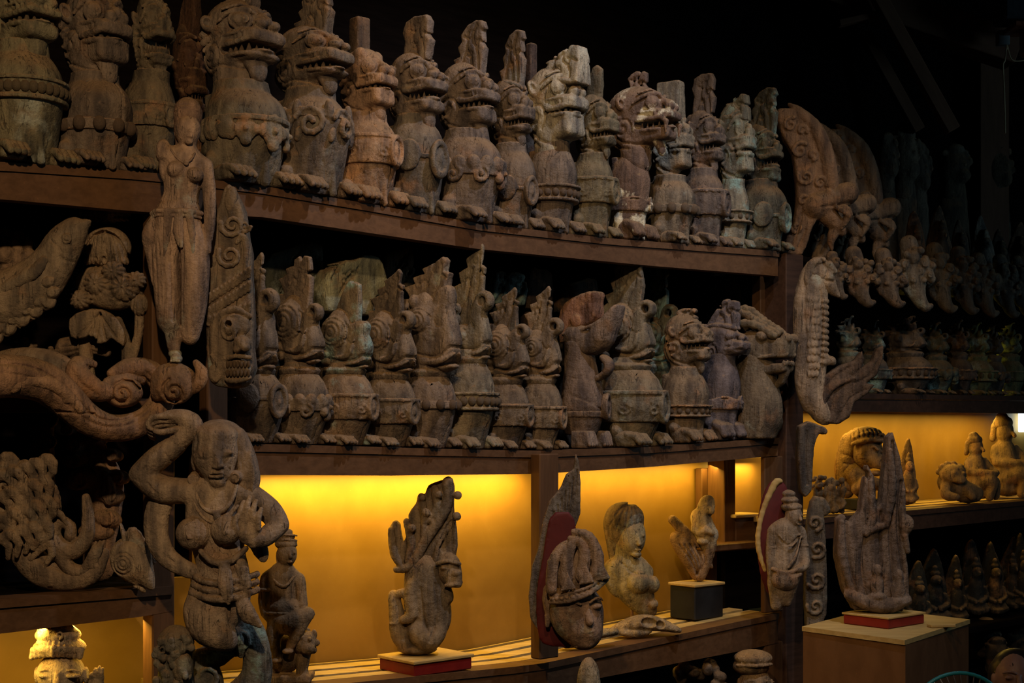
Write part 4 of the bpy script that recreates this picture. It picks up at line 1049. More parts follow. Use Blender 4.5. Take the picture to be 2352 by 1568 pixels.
class PX:
    """pixel-space front end: points are (x, y[, depth]) with depth growing away from the viewer"""
    def __init__(s, sc, slope=0.0, pivot=0.0): s.s = sc; s.sl = slope; s.pv = pivot
    def p(s, q): return (q[0], (q[2] if len(q) > 2 else 0.0)+s.sl*(q[0]-s.pv), -q[1])
    def ell(s, c, r, tilt=0, k=None, mode='+', yaw=0):
        r = r if hasattr(r, '__len__') else (r, r, r)
        rr = (r[0], r[2] if len(r) > 2 else min(r), r[1])
        s.s.ell(s.p(c), rr, (0, tilt, yaw) if (tilt or yaw) else None, k, mode); return s
    def tube(s, P, r, smooth=4, k=None, mode='+', flat=None): s.s.tube([s.p(q) for q in P], r, k, mode, smooth, False, flat); return s
    def poly(s, P, c=0.0, th=20, rnd=5, smooth=2, k=None, mode='+', taper=None): s.s.poly([(x, -y) for x, y in P], c, th, 1, rnd, k, mode, smooth, taper); return s
    def etch(s, P, r=2.2, a=2.6, smooth=4, half=None): s.s.etch([(x, -y) for x, y in P], r*1.15, a*1.5, 0, smooth if len(P) > 2 else 0, half); return s
    def box(s, c, hs, rnd=3, rot=None, k=None, mode='+'): s.s.box(s.p(c), (hs[0], hs[2], hs[1]), rnd, rot, k, mode); return s
    def torus(s, c, R, r, k=None, mode='+', sq=(1, 1), yaw=0): s.s.torus(s.p(c), R, r, (0, 0, yaw) if yaw else None, k, mode, sq); return s
    def spiral(s, c, r0, r1, turns, a0=0.0, rad=3.0, sg=1, d=0.0, k=1.2, taper=0.5):
        P = spiral((c[0], c[1]), r0, r1, turns, a0, 10, sg); n = len(P)
        s.tube([(x, y, d) for x, y in P], [rad*(taper+(1-taper)*i/(n-1)) for i in range(n)], 0, k); return s
def leaf(q, x, y, L, w, ang, d=0.0, curl=0.35, th=9, k=1.6):
    """carved leaf lobe: thick tapering tube that curls at its tip"""
    a = math.radians(ang); P = []; R = []
    for i in range(6):
        f = i/5; aa = a+curl*f*2.2*math.copysign(1, curl) if False else a+curl*2.0*f*f
        P.append((x+math.cos(aa)*L*f, y-math.sin(aa)*L*f, d-th*math.sin(f*3.0))); R.append(w*(0.62+0.5*math.sin(f*2.6))*(1-0.55*f))
    q.tube(P, R, 0, k, flat=(1, .62, 1))

# --- armless woman standing before the upright
H = Hero('woman_statue', 'pale slender wooden woman with a broken arm standing on the small scroll', 'statue', 402, 836, 4.04, 2.2, 4, WOODP, (.44, .33, .255))
def f(q):
    q.tube([(424, 372), (420, 410), (416, 455)], [42, 43, 37], 4, flat=(1, .72, 1))
    q.tube([(416, 455), (408, 500), (410, 535)], [38, 52, 52], 4, flat=(1, .7, 1))
    q.tube([(380, 356, 0), (424, 368, 0), (468, 382, 4)], [22, 26, 20], 3, 8)
    q.ell((376, 344, -2), (17, 25, 18)).ell((380, 385, 0), (15, 34, 16))
    q.ell((411, 394, -26), (21, 20, 18), k=4).ell((453, 406, -24), (19, 18, 18), k=4)
    q.ell((410, 399, -43), 3.5, k=2).ell((456, 412, -41), 3.5, k=2)
    q.tube([(432, 322, -2), (430, 362, 0)], [19, 21], 0, 6)
    q.ell((433, 300, -7), (29, 38, 31), 6, 4)
    q.ell((436, 312, -20), (18, 22, 14), 6, 5)
    # face
    q.tube([(440, 288, -31), (442, 306, -35)], [2, 4], 0, 4).ell((427, 287, -30), (7, 3.5, 4), k=1.5).ell((451, 290, -27), (6, 3.5, 4), k=1.5)
    q.ell((440, 319, -31), (9, 3.2, 5), k=1.2).ell((440, 331, -27), (9, 6, 7), k=3).ell((404, 300, 2), (5, 15, 6), k=1.5)
    # arm
    q.tube([(470, 380, 2), (478, 425, 4), (481, 470, 4), (481, 515, 0), (478, 552, -3)], [17, 15, 13, 12, 9], 3, 5)
    q.tube([(478, 550, -3), (475, 572, -6), (471, 592, -9)], [9, 11, 6], 3, 3, flat=(.8, 1, 1)).tube([(483, 560, -5), (484, 580, -8)], [4, 3], 0, 2)
    q.torus((478, 548, -3), 9, 3, 1)
    # legs
    q.tube([(388, 535, 0), (384, 600, 0), (386, 660, 0), (390, 715, 0), (392, 738, 0), (396, 756, 2), (398, 780, 2), (400, 806, 2)], [36, 35, 32, 30, 28, 18, 16, 12], 4, 4)
    q.tube([(434, 535, 4), (444, 600, 4), (444, 660, 4), (440, 715, 6), (435, 772, 8)], [36, 35, 32, 29, 20], 4, 6)
    for x in (362, 372, 381): q.etch([(x, 560), (x+4, 620), (x+6, 700)], 1.8, 1.8)
    q.etch([(418, 530), (416, 620), (415, 745)], 3.0, 5); q.etch([(428, 540), (427, 640), (424, 720)], 1.8, 2.0); q.etch([(400, 545), (402, 640), (404, 740)], 1.8, 2.0)
    q.etch([(350, 470), (408, 462), (462, 470)], 1.8, 2); q.etch([(392, 430), (414, 436), (438, 430)], 1.8, 1.4, half=-10); q.ell((418, 452, -31), 3, k=2, mode='-')
H.part('body', f)
def f(q):
    q.ell((431, 262, 3), (33, 40, 32)).ell((414, 292, 10), (17, 34, 24), 0, 5)
    q.etch([(404, 262), (430, 255), (460, 262)], 2, 1.6)
    q.etch([(408, 250), (432, 246), (456, 250)], 2, 1.6)
    q.tube([(412, 318, 10), (408, 345, 8)], [12, 8], 0, 4)
H.part('hair', f, col=(.38, .26, .19))
def f(q):
    q.tube([(398, 348, -24), (412, 366, -30), (432, 380, -34), (446, 372, -32), (452, 356, -22)], 2.8, 3, 1); q.ell((436, 380, -36), (7, 7, 4), k=1)
H.part('necklace', f, h=2.0)
def f(q):
    q.tube([(352, 492, -8), (372, 488, -28), (405, 490, -38), (440, 490, -34), (464, 492, -12)], 6.5, 3, 2).tube([(350, 501, -8), (372, 498, -28), (405, 500, -38), (440, 500, -34), (464, 502, -12)], 3.2, 3, 1)
    q.tube([(396, 492, -38), (392, 540, -36), (386, 590, -34)], [10, 9, 4], 3, 2, flat=(1, .5, 1)).tube([(420, 490, -38), (418, 535, -38), (424, 570, -36)], [8, 12, 5], 3, 2, flat=(1, .5, 1)).tube([(442, 492, -34), (448, 540, -32), (450, 590, -30)], [9, 8, 3], 3, 2, flat=(1, .5, 1))
    q.tube([(356, 512, -8), (350, 542, -10), (352, 575, -6), (358, 612, -8), (362, 652, -10)], [14, 21, 17, 15, 10], 3, 3, flat=(1, .8, 1))
    for x in (350, 358, 365): q.etch([(x, 560), (x+4, 610), (x+4, 645)], 1.6, 2)
H.part('sash', f, h=2.0)
def f(q):
    q.ell((402, 812, 0), (15, 12, 15)).ell((408, 824, -12), (14, 11, 18), 0, 3)
    for i in range(4): q.ell((400+6*i, 830, -27), (3.5, 4, 5), k=1)
H.part('foot', f, WOODG, (.48, .50, .40))

# --- long-nosed mask board on the second upright
H = Hero('mask_board', 'tall carved mask board with curls, an eye hole and bared teeth', 'carving', 532, 888, 4.13, 2.2, 2.5, WOODP, (.235, .19, .14))
def f(q):
    q.poly([(524, 426), (514, 440), (506, 470), (494, 500), (484, 560), (478, 640), (476, 760), (479, 850), (488, 880), (515, 890), (560, 888), (576, 866), (585, 845), (580, 800), (582, 750), (580, 690), (576, 620), (577, 580), (570, 550), (566, 520), (560, 480), (546, 450), (534, 428)], 14, 34, 12, 2)
    q.etch([(526, 440), (522, 480), (530, 510)], 2.4, 3)
H.part('board', f)
def f(q):
    q.spiral((538, 520), 5, 27, 1.5, 0.2, 6.5, 1, -22); q.spiral((566, 522), 3, 14, 1.3, 2.0, 4.5, -1, -18)
    q.spiral((532, 590), 5, 28, 1.5, 0.5, 6.5, 1, -22); q.tube([(548, 560, -20), (560, 545, -18), (568, 565, -16), (566, 620, -18)], [5, 7, 8, 5], 3, 1.5)
    q.ell((534, 460, -14), (15, 30, 12), 8, 2); q.ell((495, 600, -14), (9, 18, 10), 0, 2)
H.part('curl', f)
def f(q):
    for row, (y0, y1, n) in enumerate(((690, 632, 11), (722, 664, 11), (742, 712, 9))):
        for i in range(n):
            u = i/(n-1); x = 484+90*u; y = y0+(y1-y0)*u
            q.tube([(x, y+4, -20), (x+3, y-11, -24), (x+6, y-20, -21)], [6.2, 5.5, 1.5], 0, .8)
H.part('feather_band', f)
def f(q):
    q.ell((520, 790, -8), (40, 90, 28), 0, 6); q.ell((545, 748, -18), (34, 30, 20), 0, 5)
    q.tube([(486, 760, -14), (506, 728, -24), (545, 712, -28), (578, 728, -20)], [5, 7, 8, 6], 3, 1.5); q.tube([(490, 780, -16), (512, 742, -28), (545, 726, -32), (574, 738, -24)], [3, 4, 4, 3], 3, 1)
    q.ell((534, 752, -34), (22, 20, 12), 0, 2); q.torus((533, 760, -38), 15, 4, 1, sq=(1, 1.3)); q.ell((533, 747, -40), (8, 8, 24), 0, 1, '-')
    q.ell((562, 790, -30), (20, 18, 22), 0, 4).ell((572, 800, -44), (11, 10, 10), 0, 2).ell((552, 804, -40), (10, 9, 10), 0, 2)
    q.tube([(528, 826, -30), (548, 820, -40), (580, 822, -34)], 5, 3, 1.5).tube([(526, 872, -26), (548, 876, -34), (578, 868, -28)], 6, 3, 2)
    q.ell((552, 848, -28), (30, 24, 10), 0, 3); q.spiral((506, 812), 3, 16, 1.3, 1.0, 3.5, 1, -26); q.ell((498, 858, -20), (16, 22, 8), 0, 3)
fa = H.part('face', f, col=(.255, .205, .15))
for i in range(7):
    for y in (838, 858):
        bit('tooth', BEAD, fa, ((530+8*i-532)*H.k, (-40+abs(i-3)*1.2)*H.k, (888-y)*H.k), (4.2*H.k, 5*H.k, 8.5*H.k), (.30, .22, .14, 1))

# --- dancer with a raised arm
H = Hero('dancer_statue', 'large weathered dancer with one arm bent over the head and hanging scarves', 'statue', 505, 1480, 3.97, 2.4, 4.5, WOOD, (.40, .325, .25))
def f(q):
    # torso and hips
    q.tube([(492, 1150, 0), (492, 1200, 0), (502, 1262, 4), (512, 1310, 4)], [62, 64, 58, 56], 4, flat=(1, .66, 1))
    q.tube([(512, 1310, 4), (505, 1360, 4), (496, 1392, 4)], [58, 70, 66], 4, flat=(1, .66, 1))
    q.tube([(418, 1128, 6), (470, 1130, 4), (530, 1130, 4), (575, 1138, 8)], [26, 34, 34, 26], 3, 8)
    q.ell((452, 1222, -36), (40, 38, 28), 0, 4).ell((527, 1214, -38), (35, 36, 28), 0, 4).ell((448, 1228, -63), (6, 6, 4), 0, 2).ell((530, 1218, -65), (6, 6, 4), 0, 2)
    q.ell((520, 1290, -22), (44, 34, 24), 0, 6)
    # neck and head
    q.tube([(508, 1150, 0), (504, 1090, -2)], [34, 36], 0, 8)
    q.ell((497, 1036, -8), (54, 68, 50), -4, 4); q.ell((505, 1078, -20), (36, 32, 34), -4, 8)
    q.ell((498, 1000, -12), (52, 30, 44), 0, 6)
    q.tube([(507, 1030, -52), (511, 1060, -57), (512, 1068, -57)], [4, 6, 8], 0, 7).ell((503, 1070, -56), (5, 4, 5), 0, 1.5).ell((521, 1069, -55), (5, 4, 5), 0, 1.5)
    q.ell((481, 1042, -48), (14, 6, 7), -4, 3).ell((533, 1038, -44), (12, 6, 7), -4, 3); q.etch([(466, 1052), (482, 1055), (496, 1050)], 1.8, 1.6, half=-20); q.etch([(522, 1050), (536, 1050), (545, 1044)], 1.8, 1.6, half=-20)
    q.tube([(490, 1086, -50), (506, 1083, -57), (524, 1085, -52)], [2.5, 4, 2.5], 2, 1).tube([(493, 1092, -50), (508, 1093, -55), (521, 1091, -51)], 3.4, 2, 1).ell((508, 1106, -38), (16, 11, 12), 0, 9)
    q.ell((448, 1058, -2), (9, 24, 12), 0, 2); q.etch([(452, 985), (462, 1010), (455, 1040)], 2.4, 3)
    q.ell((505, 1013, -58), 4, 0, 1, '-')
    # raised arm
    q.tube([(420, 1126, 6), (372, 1124, 0), (326, 1092, -4)], [27, 31, 25], 4, 6)
    q.tube([(322, 1088, -4), (365, 1052, -8), (412, 1018, -10)], [24, 27, 22], 4, 6)
    # bent arm at the right
    q.tube([(580, 1140, 8), (616, 1172, 12), (640, 1204, 6)], [25, 27, 23], 3, 6).tube([(640, 1206, 4), (612, 1232, -20), (586, 1238, -34)], [22, 21, 17], 3, 5)
    # folded leg
    q.tube([(470, 1400, 0), (480, 1434, -10), (512, 1458, -16), (530, 1474, -14)], [48, 42, 32, 14], 4, 8)
    q.etch([(346, 1108), (362, 1126)], 2, 3); q.etch([(388, 1040), (398, 1058)], 2, 2); q.etch([(330, 1082), (345, 1070)], 2, 2)
    for x, y in ((470, 1190), (520, 1180), (498, 1230), (440, 1395)): q.etch([(x, y), (x+2, y+36), (x-3, y+70)], 1.5, 2)
H.part('body', f)
def f(q):   # hand bent over the head
    q.tube([(404, 1020, -12), (430, 1000, -14), (446, 978, -14), (430, 962, -14), (400, 956, -14), (372, 962, -14)], [20, 21, 23, 20, 15, 11], 4, 4)
    for i, (y0, d) in enumerate(((958, -26), (966, -18), (974, -10), (980, -2))):
        q.tube([(420, y0, d), (385, y0-2+i, d-2), (356, y0+2+i*2, d), (346, y0+20, d+2), (356, y0+28, d+2)], [8, 7.5, 7, 6, 4.5], 3, 1.5)
    q.tube([(412, 985, -26), (384, 992, -30), (364, 990, -30)], [8, 7.5, 6], 3, 2)
H.part('hand', f, h=2.2, k=3)
def f(q):   # hand held before the breast
    q.ell((578, 1215, -38), (26, 32, 14), 20, 5); q.tube([(588, 1240, -34), (574, 1222, -38)], [17, 18], 0, 4)
    for i, (x, y, l) in enumerate(((560, 1192, 42), (574, 1188, 48), (588, 1192, 44), (600, 1202, 36))):
        q.tube([(x, y+8, -44), (x+2, y-l*.5, -50), (x+8, y-l, -44)], [8, 7.5, 5], 3, 1.2)
    q.tube([(560, 1222, -46), (550, 1200, -54), (556, 1180, -56)], [8, 7.5, 5.5], 3, 1.8)
H.part('hand', f, h=2.2, k=3)
def f(q):   # hair locks
    q.tube([(545, 1000, 4), (562, 1050, 8), (572, 1100, 6), (572, 1130, 4)], [20, 24, 24, 16], 4); q.ell((500, 996, 16), (54, 34, 40)); q.ell((556, 1012, 0), (10, 10, 12), 0, 2)
    for i in range(4): q.tube([(552+8*i, 1040, -14), (556+9*i, 1085, -16), (548+11*i, 1128, -14)], [5, 7, 4], 3, 1)
    q.ell((545, 1094, -22), (16, 16, 12), 0, 2); q.spiral((545, 1094), 2, 12, 1.2, 0, 3, 1, -34); q.ell((448, 1100, -8), (14, 18, 12), 0, 2).torus((448, 1100, -18), 10, 4, 1)
H.part('hair', f, col=(.32, .26, .205))
def f(q):   # scarf down the side
    q.tube([(388, 1118, 4), (362, 1170, 6), (358, 1225, 4), (378, 1272, 0), (420, 1302, -4), (468, 1318, -8)], [24, 28, 27, 24, 20, 14], 5, 3, flat=(1, .6, 1))
    for o in (-9, 2, 12): q.etch([(384+o, 1140), (358+o, 1200), (366+o, 1255), (410+o*.3, 1296+o*.6)], 1.8, 1.8)
    q.tube([(580, 1240, 10), (596, 1262, 8), (604, 1282, 6)], [14, 18, 10], 3, 3, flat=(1, .6, 1)).etch([(596, 1250), (600, 1276)], 1.6, 2)
H.part('scarf', f, col=(.39, .32, .245))
def f(q):   # necklace
    q.tube([(456, 1116, -22), (466, 1150, -36), (492, 1172, -44), (520, 1170, -44), (540, 1146, -38), (548, 1112, -24)], 5, 4, 1.5); q.tube([(444, 1120, -18), (462, 1168, -36), (494, 1196, -44), (524, 1192, -44), (552, 1160, -34)], 4, 4, 1.5)
    q.ell((508, 1184, -46), (9, 12, 6), 0, 1.5)
H.part('necklace', f)
def f(q):   # girdle, loincloth and pleats
    for i, (y, r, w) in enumerate(((1322, 8, 0), (1340, 8, 4), (1358, 9, 8))):
        q.tube([(452-w, y, -14), (480, y+8, -44), (520, y+12, -50), (560, y+4, -44), (592, y-6, -16)], r, 4, 2)
    q.tube([(470, 1262, -40), (500, 1286, -46), (540, 1282, -46), (572, 1256, -34)], [6, 8, 8, 6], 4, 2)
    q.tube([(526, 1300, -50), (530, 1340, -58), (536, 1378, -54)], [14, 17, 5], 3, 2, flat=(1, .5, 1)).tube([(562, 1290, -40), (572, 1330, -46), (578, 1362, -40)], [12, 14, 6], 3, 2, flat=(1, .6, 1))
    for i in range(5): q.tube([(566-3*i, 1366, -38), (584-5*i, 1396, -46), (603-8*i, 1430-3*i, -40)], [8, 10, 7], 3, 2)
    for i in range(5): q.ell((448+16*i, 1400+2*i, -34-3*i+i*i), (11, 10, 8), 0, 1.5)
    for i in range(4): q.etch([(556+i*5, 1296+18*i), (588, 1292+18*i)], 1.6, 2)
H.part('girdle', f, col=(.37, .30, .23))

# --- small figures at the dancer's feet
H = Hero('curly_head', 'grey bust with long curly hair under the dancer', 'statue', 402, 1640, 3.95, 2.4, 3, WOODP, (.20, .195, .165))
def f(q):
    q.tube([(405, 1480, 0), (402, 1640, 0)], [38, 44], 0, flat=(1, .8, 1)); q.ell((404, 1474, 0), (42, 40, 38))
    rs = random.Random(4)
    for i in range(42):
        x, y = 362+rs.random()*84, 1450+rs.random()*170; q.ell((x, y, -26-8*math.cos((x-404)/30)), (9, 10, 8), 0, 1)
    for x in (380, 400, 420): q.spiral((x, 1470+(x % 3)*8), 3, 12, 1.2, x, 3.5, 1, -34)
H.part('hair', f)
def f(q):
    q.ell((425, 1530, -22), (24, 38, 24)); q.ell((436, 1545, -44), (7, 10, 8), 0, 2).ell((424, 1528, -44), (6, 4, 4), 0, 1)
H.part('face', f, col=(.24, .21, .16))
H = Hero('scroll_bracket', 'grey curled leaf bracket under the dancer beside the seated deity', 'carving', 520, 1640, 4.05, 2.6, 3, WOODG, (.15, .155, .145))
def f(q):
    q.tube([(440, 1520, 0), (500, 1500, 0), (560, 1440, 0), (588, 1490, 0), (586, 1560, 0), (540, 1610, 0)], [26, 30, 34, 32, 36, 40], 4, flat=(1, .6, 1))
    q.ell((470, 1570, 0), (44, 60, 30)).spiral((480, 1550), 4, 34, 1.4, 0.5, 7, 1, -26).spiral((555, 1470), 3, 24, 1.4, 1.0, 5, -1, -22)
    q.tube([(444, 1500, -10), (500, 1490, -18), (545, 1500, -14)], [8, 10, 6], 3, 2); q.etch([(520, 1450), (560, 1500), (590, 1540)], 2.2, 2.6)
    leaf(q, 520, 1430, 80, 20, -40, -14, -.2)
H.part('scroll', f)
# ------------------------------------------------------------------ left bay: scrolls, flowers, leaf dragon
H = Hero('scroll_carving', 'large rolling wave scroll lying across the short shelf', 'carving', 200, 1012, Yt(200, .065), 2.6, 3, WOODO, (0.365, 0.236, 0.155)); H.slope = .86
path = [(-60, 905), (0, 880), (60, 868), (118, 878), (160, 915), (196, 958), (240, 982), (290, 976), (332, 938), (345, 890), (320, 850), (280, 840), (246, 856)]
rad = [46, 48, 48, 46, 42, 36, 32, 31, 30, 29, 27, 22, 12]
def f(q):
    q.tube([(x, y, 0) for x, y in path], rad, 5, 2.0, flat=(1, .85, 1))
    for o, a in ((.55, 2.6), (.1, 2.0)):
        P = []
        for i in range(1, len(path)-2):
            dx, dy = path[i+1][0]-path[i-1][0], path[i+1][1]-path[i-1][1]; L = math.hypot(dx, dy); P.append((path[i][0]+dy/L*rad[i]*o, path[i][1]-dx/L*rad[i]*o))
        q.etch(P, 2.6, a*1.3)
    q.etch([(148, 945), (185, 948), (222, 950)], 1.8, 4)
H.part('band', f)
def f(q):
    q.ell((268, 899, -6), (46, 37, 36), 0, 2); q.etch(spiral((274, 902), 3, 34, 1.6, 2.2), 3.2, 6, 0); q.tube([(300, 868, 0), (270, 862, 0), (240, 878, 0)], [14, 16, 14], 3, 3)
H.part('volute', f)
def f(q):
    q.tube([(238, 900, -4), (212, 892, -8), (186, 864, -8), (186, 838, -4), (212, 836, -4)], [20, 28, 27, 20, 10], 4, 3, flat=(1, .8, 1)); q.etch([(205, 840), (222, 858), (232, 880)], 2.4, 3); q.etch([(178, 850), (196, 880), (226, 905)], 2.4, 2.4)
H.part('curl', f)
def f(q):
    q.ell((78, 890, -36), (20, 17, 10), 0, 1); q.tube([(84, 880, -36), (135, 880, -38), (170, 905, -36), (196, 940, -34)], [14, 18, 16, 12], 3, 2)
    for i in range(9): q.ell((95+10*i, 858+.05*i*i*10, -33), (7, 6, 6), 0, 2)
    q.ell((168, 915, -38), (16, 14, 8), 20, 2)
H.part('relief', f, col=(0.405, 0.270, 0.176))
H = Hero('scroll_carving', 'small curled scroll under the foot of the armless woman', 'carving', 405, 930, 4.02, 2.4, 2.5, WOODO, (.42, .27, .165))
def f(q):
    q.ell((402, 888, 0), (45, 41, 34), 0, 2); q.tube([(362, 905, 6), (368, 868, 6), (398, 852, 4), (430, 864, 4)], [16, 20, 20, 18], 4, 5)
    q.etch(spiral((405, 900), 3, 30, 1.5, 1.2), 3.0, 6, 0)
H.part('volute', f)
def f(q): q.tube([(430, 890, 4), (452, 880, 2), (462, 856, 0), (450, 832, -2)], [18, 18, 15, 7], 4, 3, flat=(1, .8, 1)); q.etch([(440, 838), (448, 860), (438, 886)], 2.2, 3)
H.part('curl', f)
# bird-headed carving
H = Hero('bird_carving', 'carved bird bending forward with scalloped wing feathers', 'carving', 60, 912, 4.0, 2.6, 4, WOOD, (0.270, 0.223, 0.162))
def f(q):
    q.tube([(-60, 700, 0), (20, 690, 0), (80, 655, 0), (120, 610, 0), (148, 562, 0), (172, 532, 0)], [70, 68, 58, 48, 42, 30], 5, flat=(1, .75, 1))
    q.tube([(170, 535, 0), (196, 518, 0), (206, 512, 0)], [20, 12, 4], 0, 4); q.ell((60, 860, 10), (120, 60, 30))
    q.torus((163, 556, -32), 9, 3, 1).ell((163, 556, -34), (5, 5, 4), 0, 1)
    q.etch([(128, 560), (150, 582), (150, 600), (170, 606)], 2.2, 3, half=0); q.etch([(110, 600), (128, 618), (118, 640)], 2.2, 3, half=0); q.etch([(140, 540), (152, 560), (146, 580)], 2, 2, half=0)
H.part('body', f)
def f(q):
    for i in range(5): leaf(q, 112-26*i, 605+19*i, 70, 17, -118-8*i, -36, -.15)
    for r_ in range(3):
        for i in range(5):
            cx, cy = 118-30*i+10*(r_ % 2), 655+20*i+24*r_
            q.ell((cx, cy, -30+6*r_), (20, 15, 12), -25, 2); q.etch([(cx-16, cy-6), (cx-8, cy+11), (cx+10, cy+10), (cx+18, cy-6)], 1.8, 2)
H.part('wing', f, col=(0.284, 0.236, 0.169))
settle(H, LM_top)
def rosette(q, x, y, r, n, d=0.0, rings=2):
    q.ell((x, y, d), (r*.8, r*.8, r*.5), 0, 2)
    for j in range(rings):
        rr = r*(.78-.34*j)
        for i in range(n-2*j):
            a = 2*math.pi*(i+.5*j)/(n-2*j); q.ell((x+rr*math.cos(a), y+rr*math.sin(a), d-r*(.18+.22*j)), (r*.27, r*.27, r*.25), 0, .8)
    q.ell((x, y, d-r*.55), (r*.2, r*.2, r*.16), 0, .8)
H = Hero('rose_carving', 'round carved rose cluster at the shelf end beside the bird carving', 'carving', 25, 690, 4.14, 2.6, 2, WOOD, (0.284, 0.203, 0.135))
H.part('bloom', lambda q: rosette(q, 22, 588, 62, 11, 0, 3)); H.part('stem', lambda q: q.tube([(22, 600, 20), (30, 690, 30)], [14, 12], 0))
H = Hero('flower_carving', 'carved bush of fan-shaped flowers beside the armless woman', 'carving', 270, 912, 4.16, 2.5, 2.5, WOOD, (0.304, 0.243, 0.169))
def fan(q, x, y, rx, ry, n, d=0):
    """domed flower head, ribbed from its crown to a ragged rim"""
    q.ell((x, y+ry*.1, d), (rx, ry, 34), 0, 3); q.ell((x, y-ry*.35, d-4), (rx*.7, ry*.6, 32), 0, 6)
    for i in range(n):
        a = math.pi*(i+.5)/n; ca, sa = math.cos(a), math.sin(a)
        q.ell((x-ca*rx*.86, y+ry*(.75-.55*sa*0), d-20*sa), (rx*.13, ry*.24, 10), 0, 1.5)
    for i in range(n+1):
        a = math.pi*i/n; q.etch([(x-math.cos(a)*rx*.10, y-ry*.62), (x-math.cos(a)*rx*.62, y-ry*.2-math.sin(a)*ry*.18), (x-math.cos(a)*rx*1.0, y+ry*.9)], 2.0, 2.6)
    for i in range(3): q.ell((x-rx*.35+rx*.35*i, y+ry*.78, d-30), (6, 9, 12), 0, 1, '-')
def f(q): fan(q, 246, 558, 56, 46, 11)
H.part('flower', f)
def f(q): fan(q, 240, 478, 60, 26, 11, 6)
H.part('flower', f)
def f(q):
    q.ell((250, 655, 2), (80, 50, 32), 12, 4)
    for x, y, r_ in ((290, 656, 36), (228, 648, 30), (266, 620, 28), (318, 640, 24), (190, 684, 26)):
        q.ell((x, y, -18), (r_, r_*.9, 22), 0, 1.5); q.ell((x, y, -39), (4, 4, 3), 0, 1)
        for n_ in range(11): a = n_*2*math.pi/11; q.etch([(x+5*math.cos(a), y+5*math.sin(a)), (x+r_*.98*math.cos(a), y+r_*.9*math.sin(a))], 1.9, 2.6)
H.part('flower', f)
def f(q):
    q.poly([(166, 728), (200, 708), (240, 706), (275, 728), (292, 765), (288, 790), (262, 772), (250, 782), (228, 784), (222, 768), (196, 772), (170, 770)], -14, 12, 6, 2)
    for i in range(5): q.etch([(236, 715), (184+22*i, 778-4*abs(i-2))], 2.0, 3.2)
H.part('leaf', f)
def f(q): q.tube([(320, 710, 0), (318, 760, 0), (300, 830, 4), (292, 892, 6)], [11, 10, 11, 13], 4); q.tube([(270, 730, 4), (290, 790, 4), (288, 850, 4)], [10, 12, 12], 3); q.ell((322, 694, -8), (20, 28, 18), 0, 3); [q.etch([(322+4*v, 668), (322+9*v, 720)], 1.8, 2.4) for v in (-1.5, -.5, .5, 1.5)]; q.tube([(200, 640, 16), (190, 780, 20), (200, 892, 20)], [18, 16, 18], 3)
H.part('stem', f)
settle(H, LM_top)
H = Hero('rose_carving', 'low carved roses peeping over the big scroll', 'carving', 90, 912, 4.12, 2.6, 2, WOOD, (0.189, 0.142, 0.095))
def f(q): rosette(q, 60, 808, 36, 8); rosette(q, 118, 818, 26, 8); q.ell((90, 870, 4), (50, 44, 24), 0, 6)
H.part('bloom', f)
settle(H, LM_top)
H = Hero('fluted_carving', 'small fluted cone lying behind the big scroll', 'carving', 200, 912, 4.2, 2.6, 2, WOOD, (0.230, 0.169, 0.115))
def f(q):
    q.tube([(150, 806, 0), (200, 800, 0), (246, 818, 0)], [24, 20, 10], 3)
    for y in (-10, 0, 10): q.etch([(150, 806+y*1.4), (200, 801+y), (246, 818+y*.4)], 1.8, 2.4)
    q.tube([(170, 820, 4), (180, 908, 4)], [12, 16], 0)
H.part('cone', f)
settle(H, LM_top)
# coiled leaf dragon
H = Hero('leaf_dragon', 'coiled carving of layered leaves and a spiral tail', 'carving', 120, 1352, Yt(120, -.09), 2.5, 2.5, WOOD, (0.304, 0.236, 0.169))
def f(q):
    q.tube([(-40, 1190, 0), (20, 1170, 0), (50, 1220, 0), (60, 1268, 0), (100, 1310, 0), (160, 1328, 0), (210, 1312, 0), (240, 1268, 0)], [26, 30, 34, 36, 36, 26, 24, 12], 5, flat=(1, .7, 1))
    q.etch([(30, 1190), (70, 1250), (110, 1290), (170, 1312), (215, 1295)], 2.6, 3.5)
H.part('body', f)
def f(q):
    q.tube([(200, 1140, -8), (205, 1185, -8), (200, 1232, -8), (170, 1262, -8), (136, 1250, -8), (124, 1218, -8), (142, 1196, -8), (164, 1206, -8), (164, 1226, -8)], [10, 14, 17, 20, 20, 17, 14, 12, 14], 5, 2, flat=(1, .9, 1)); q.tube([(130, 1248, -8), (160, 1300, -6), (196, 1308, -4), (224, 1285, -2), (232, 1262, 0)], [18, 16, 14, 10, 4], 4, 2)
H.part('tail', f)
def f(q):
    for i, (x, y, L, w, a, c) in enumerate(((10, 1110, 90, 22, 20, -.6), (0, 1080, 100, 20, 30, -.7), (30, 1140, 80, 20, 10, -.8), (60, 1170, 80, 18, 5, -.8), (-10, 1150, 70, 20, 40, -.6), (70, 1210, 70, 16, 20, -.9), (40, 1085, 80, 18, 50, -.8), (90, 1240, 60, 14, 30, -.9), (0, 1200, 70, 18, -10, .6), (100, 1190, 60, 14, 60, -.6), (10, 1050, 60, 16, 20, -.8))):
        leaf(q, x, y, L, w, a, -16-3*(i % 3), c, 12)
    q.spiral((20, 1120), 3, 22, 1.3, 0, 6, 1, -30); q.spiral((75, 1120), 3, 18, 1.3, 1, 5, 1, -28); q.ell((48, 1155, 0), (92, 100, 24), -20, 4)
    for r_ in range(4):
        for i in range(5): leaf(q, -6+26*i+8*(r_ % 2), 1245-48*r_-12*i, 48, 16, 62-10*i, -30-2*(i % 2), -.9, 10, 1.0)
H.part('leaf_layers', f, col=(0.324, 0.257, 0.182))
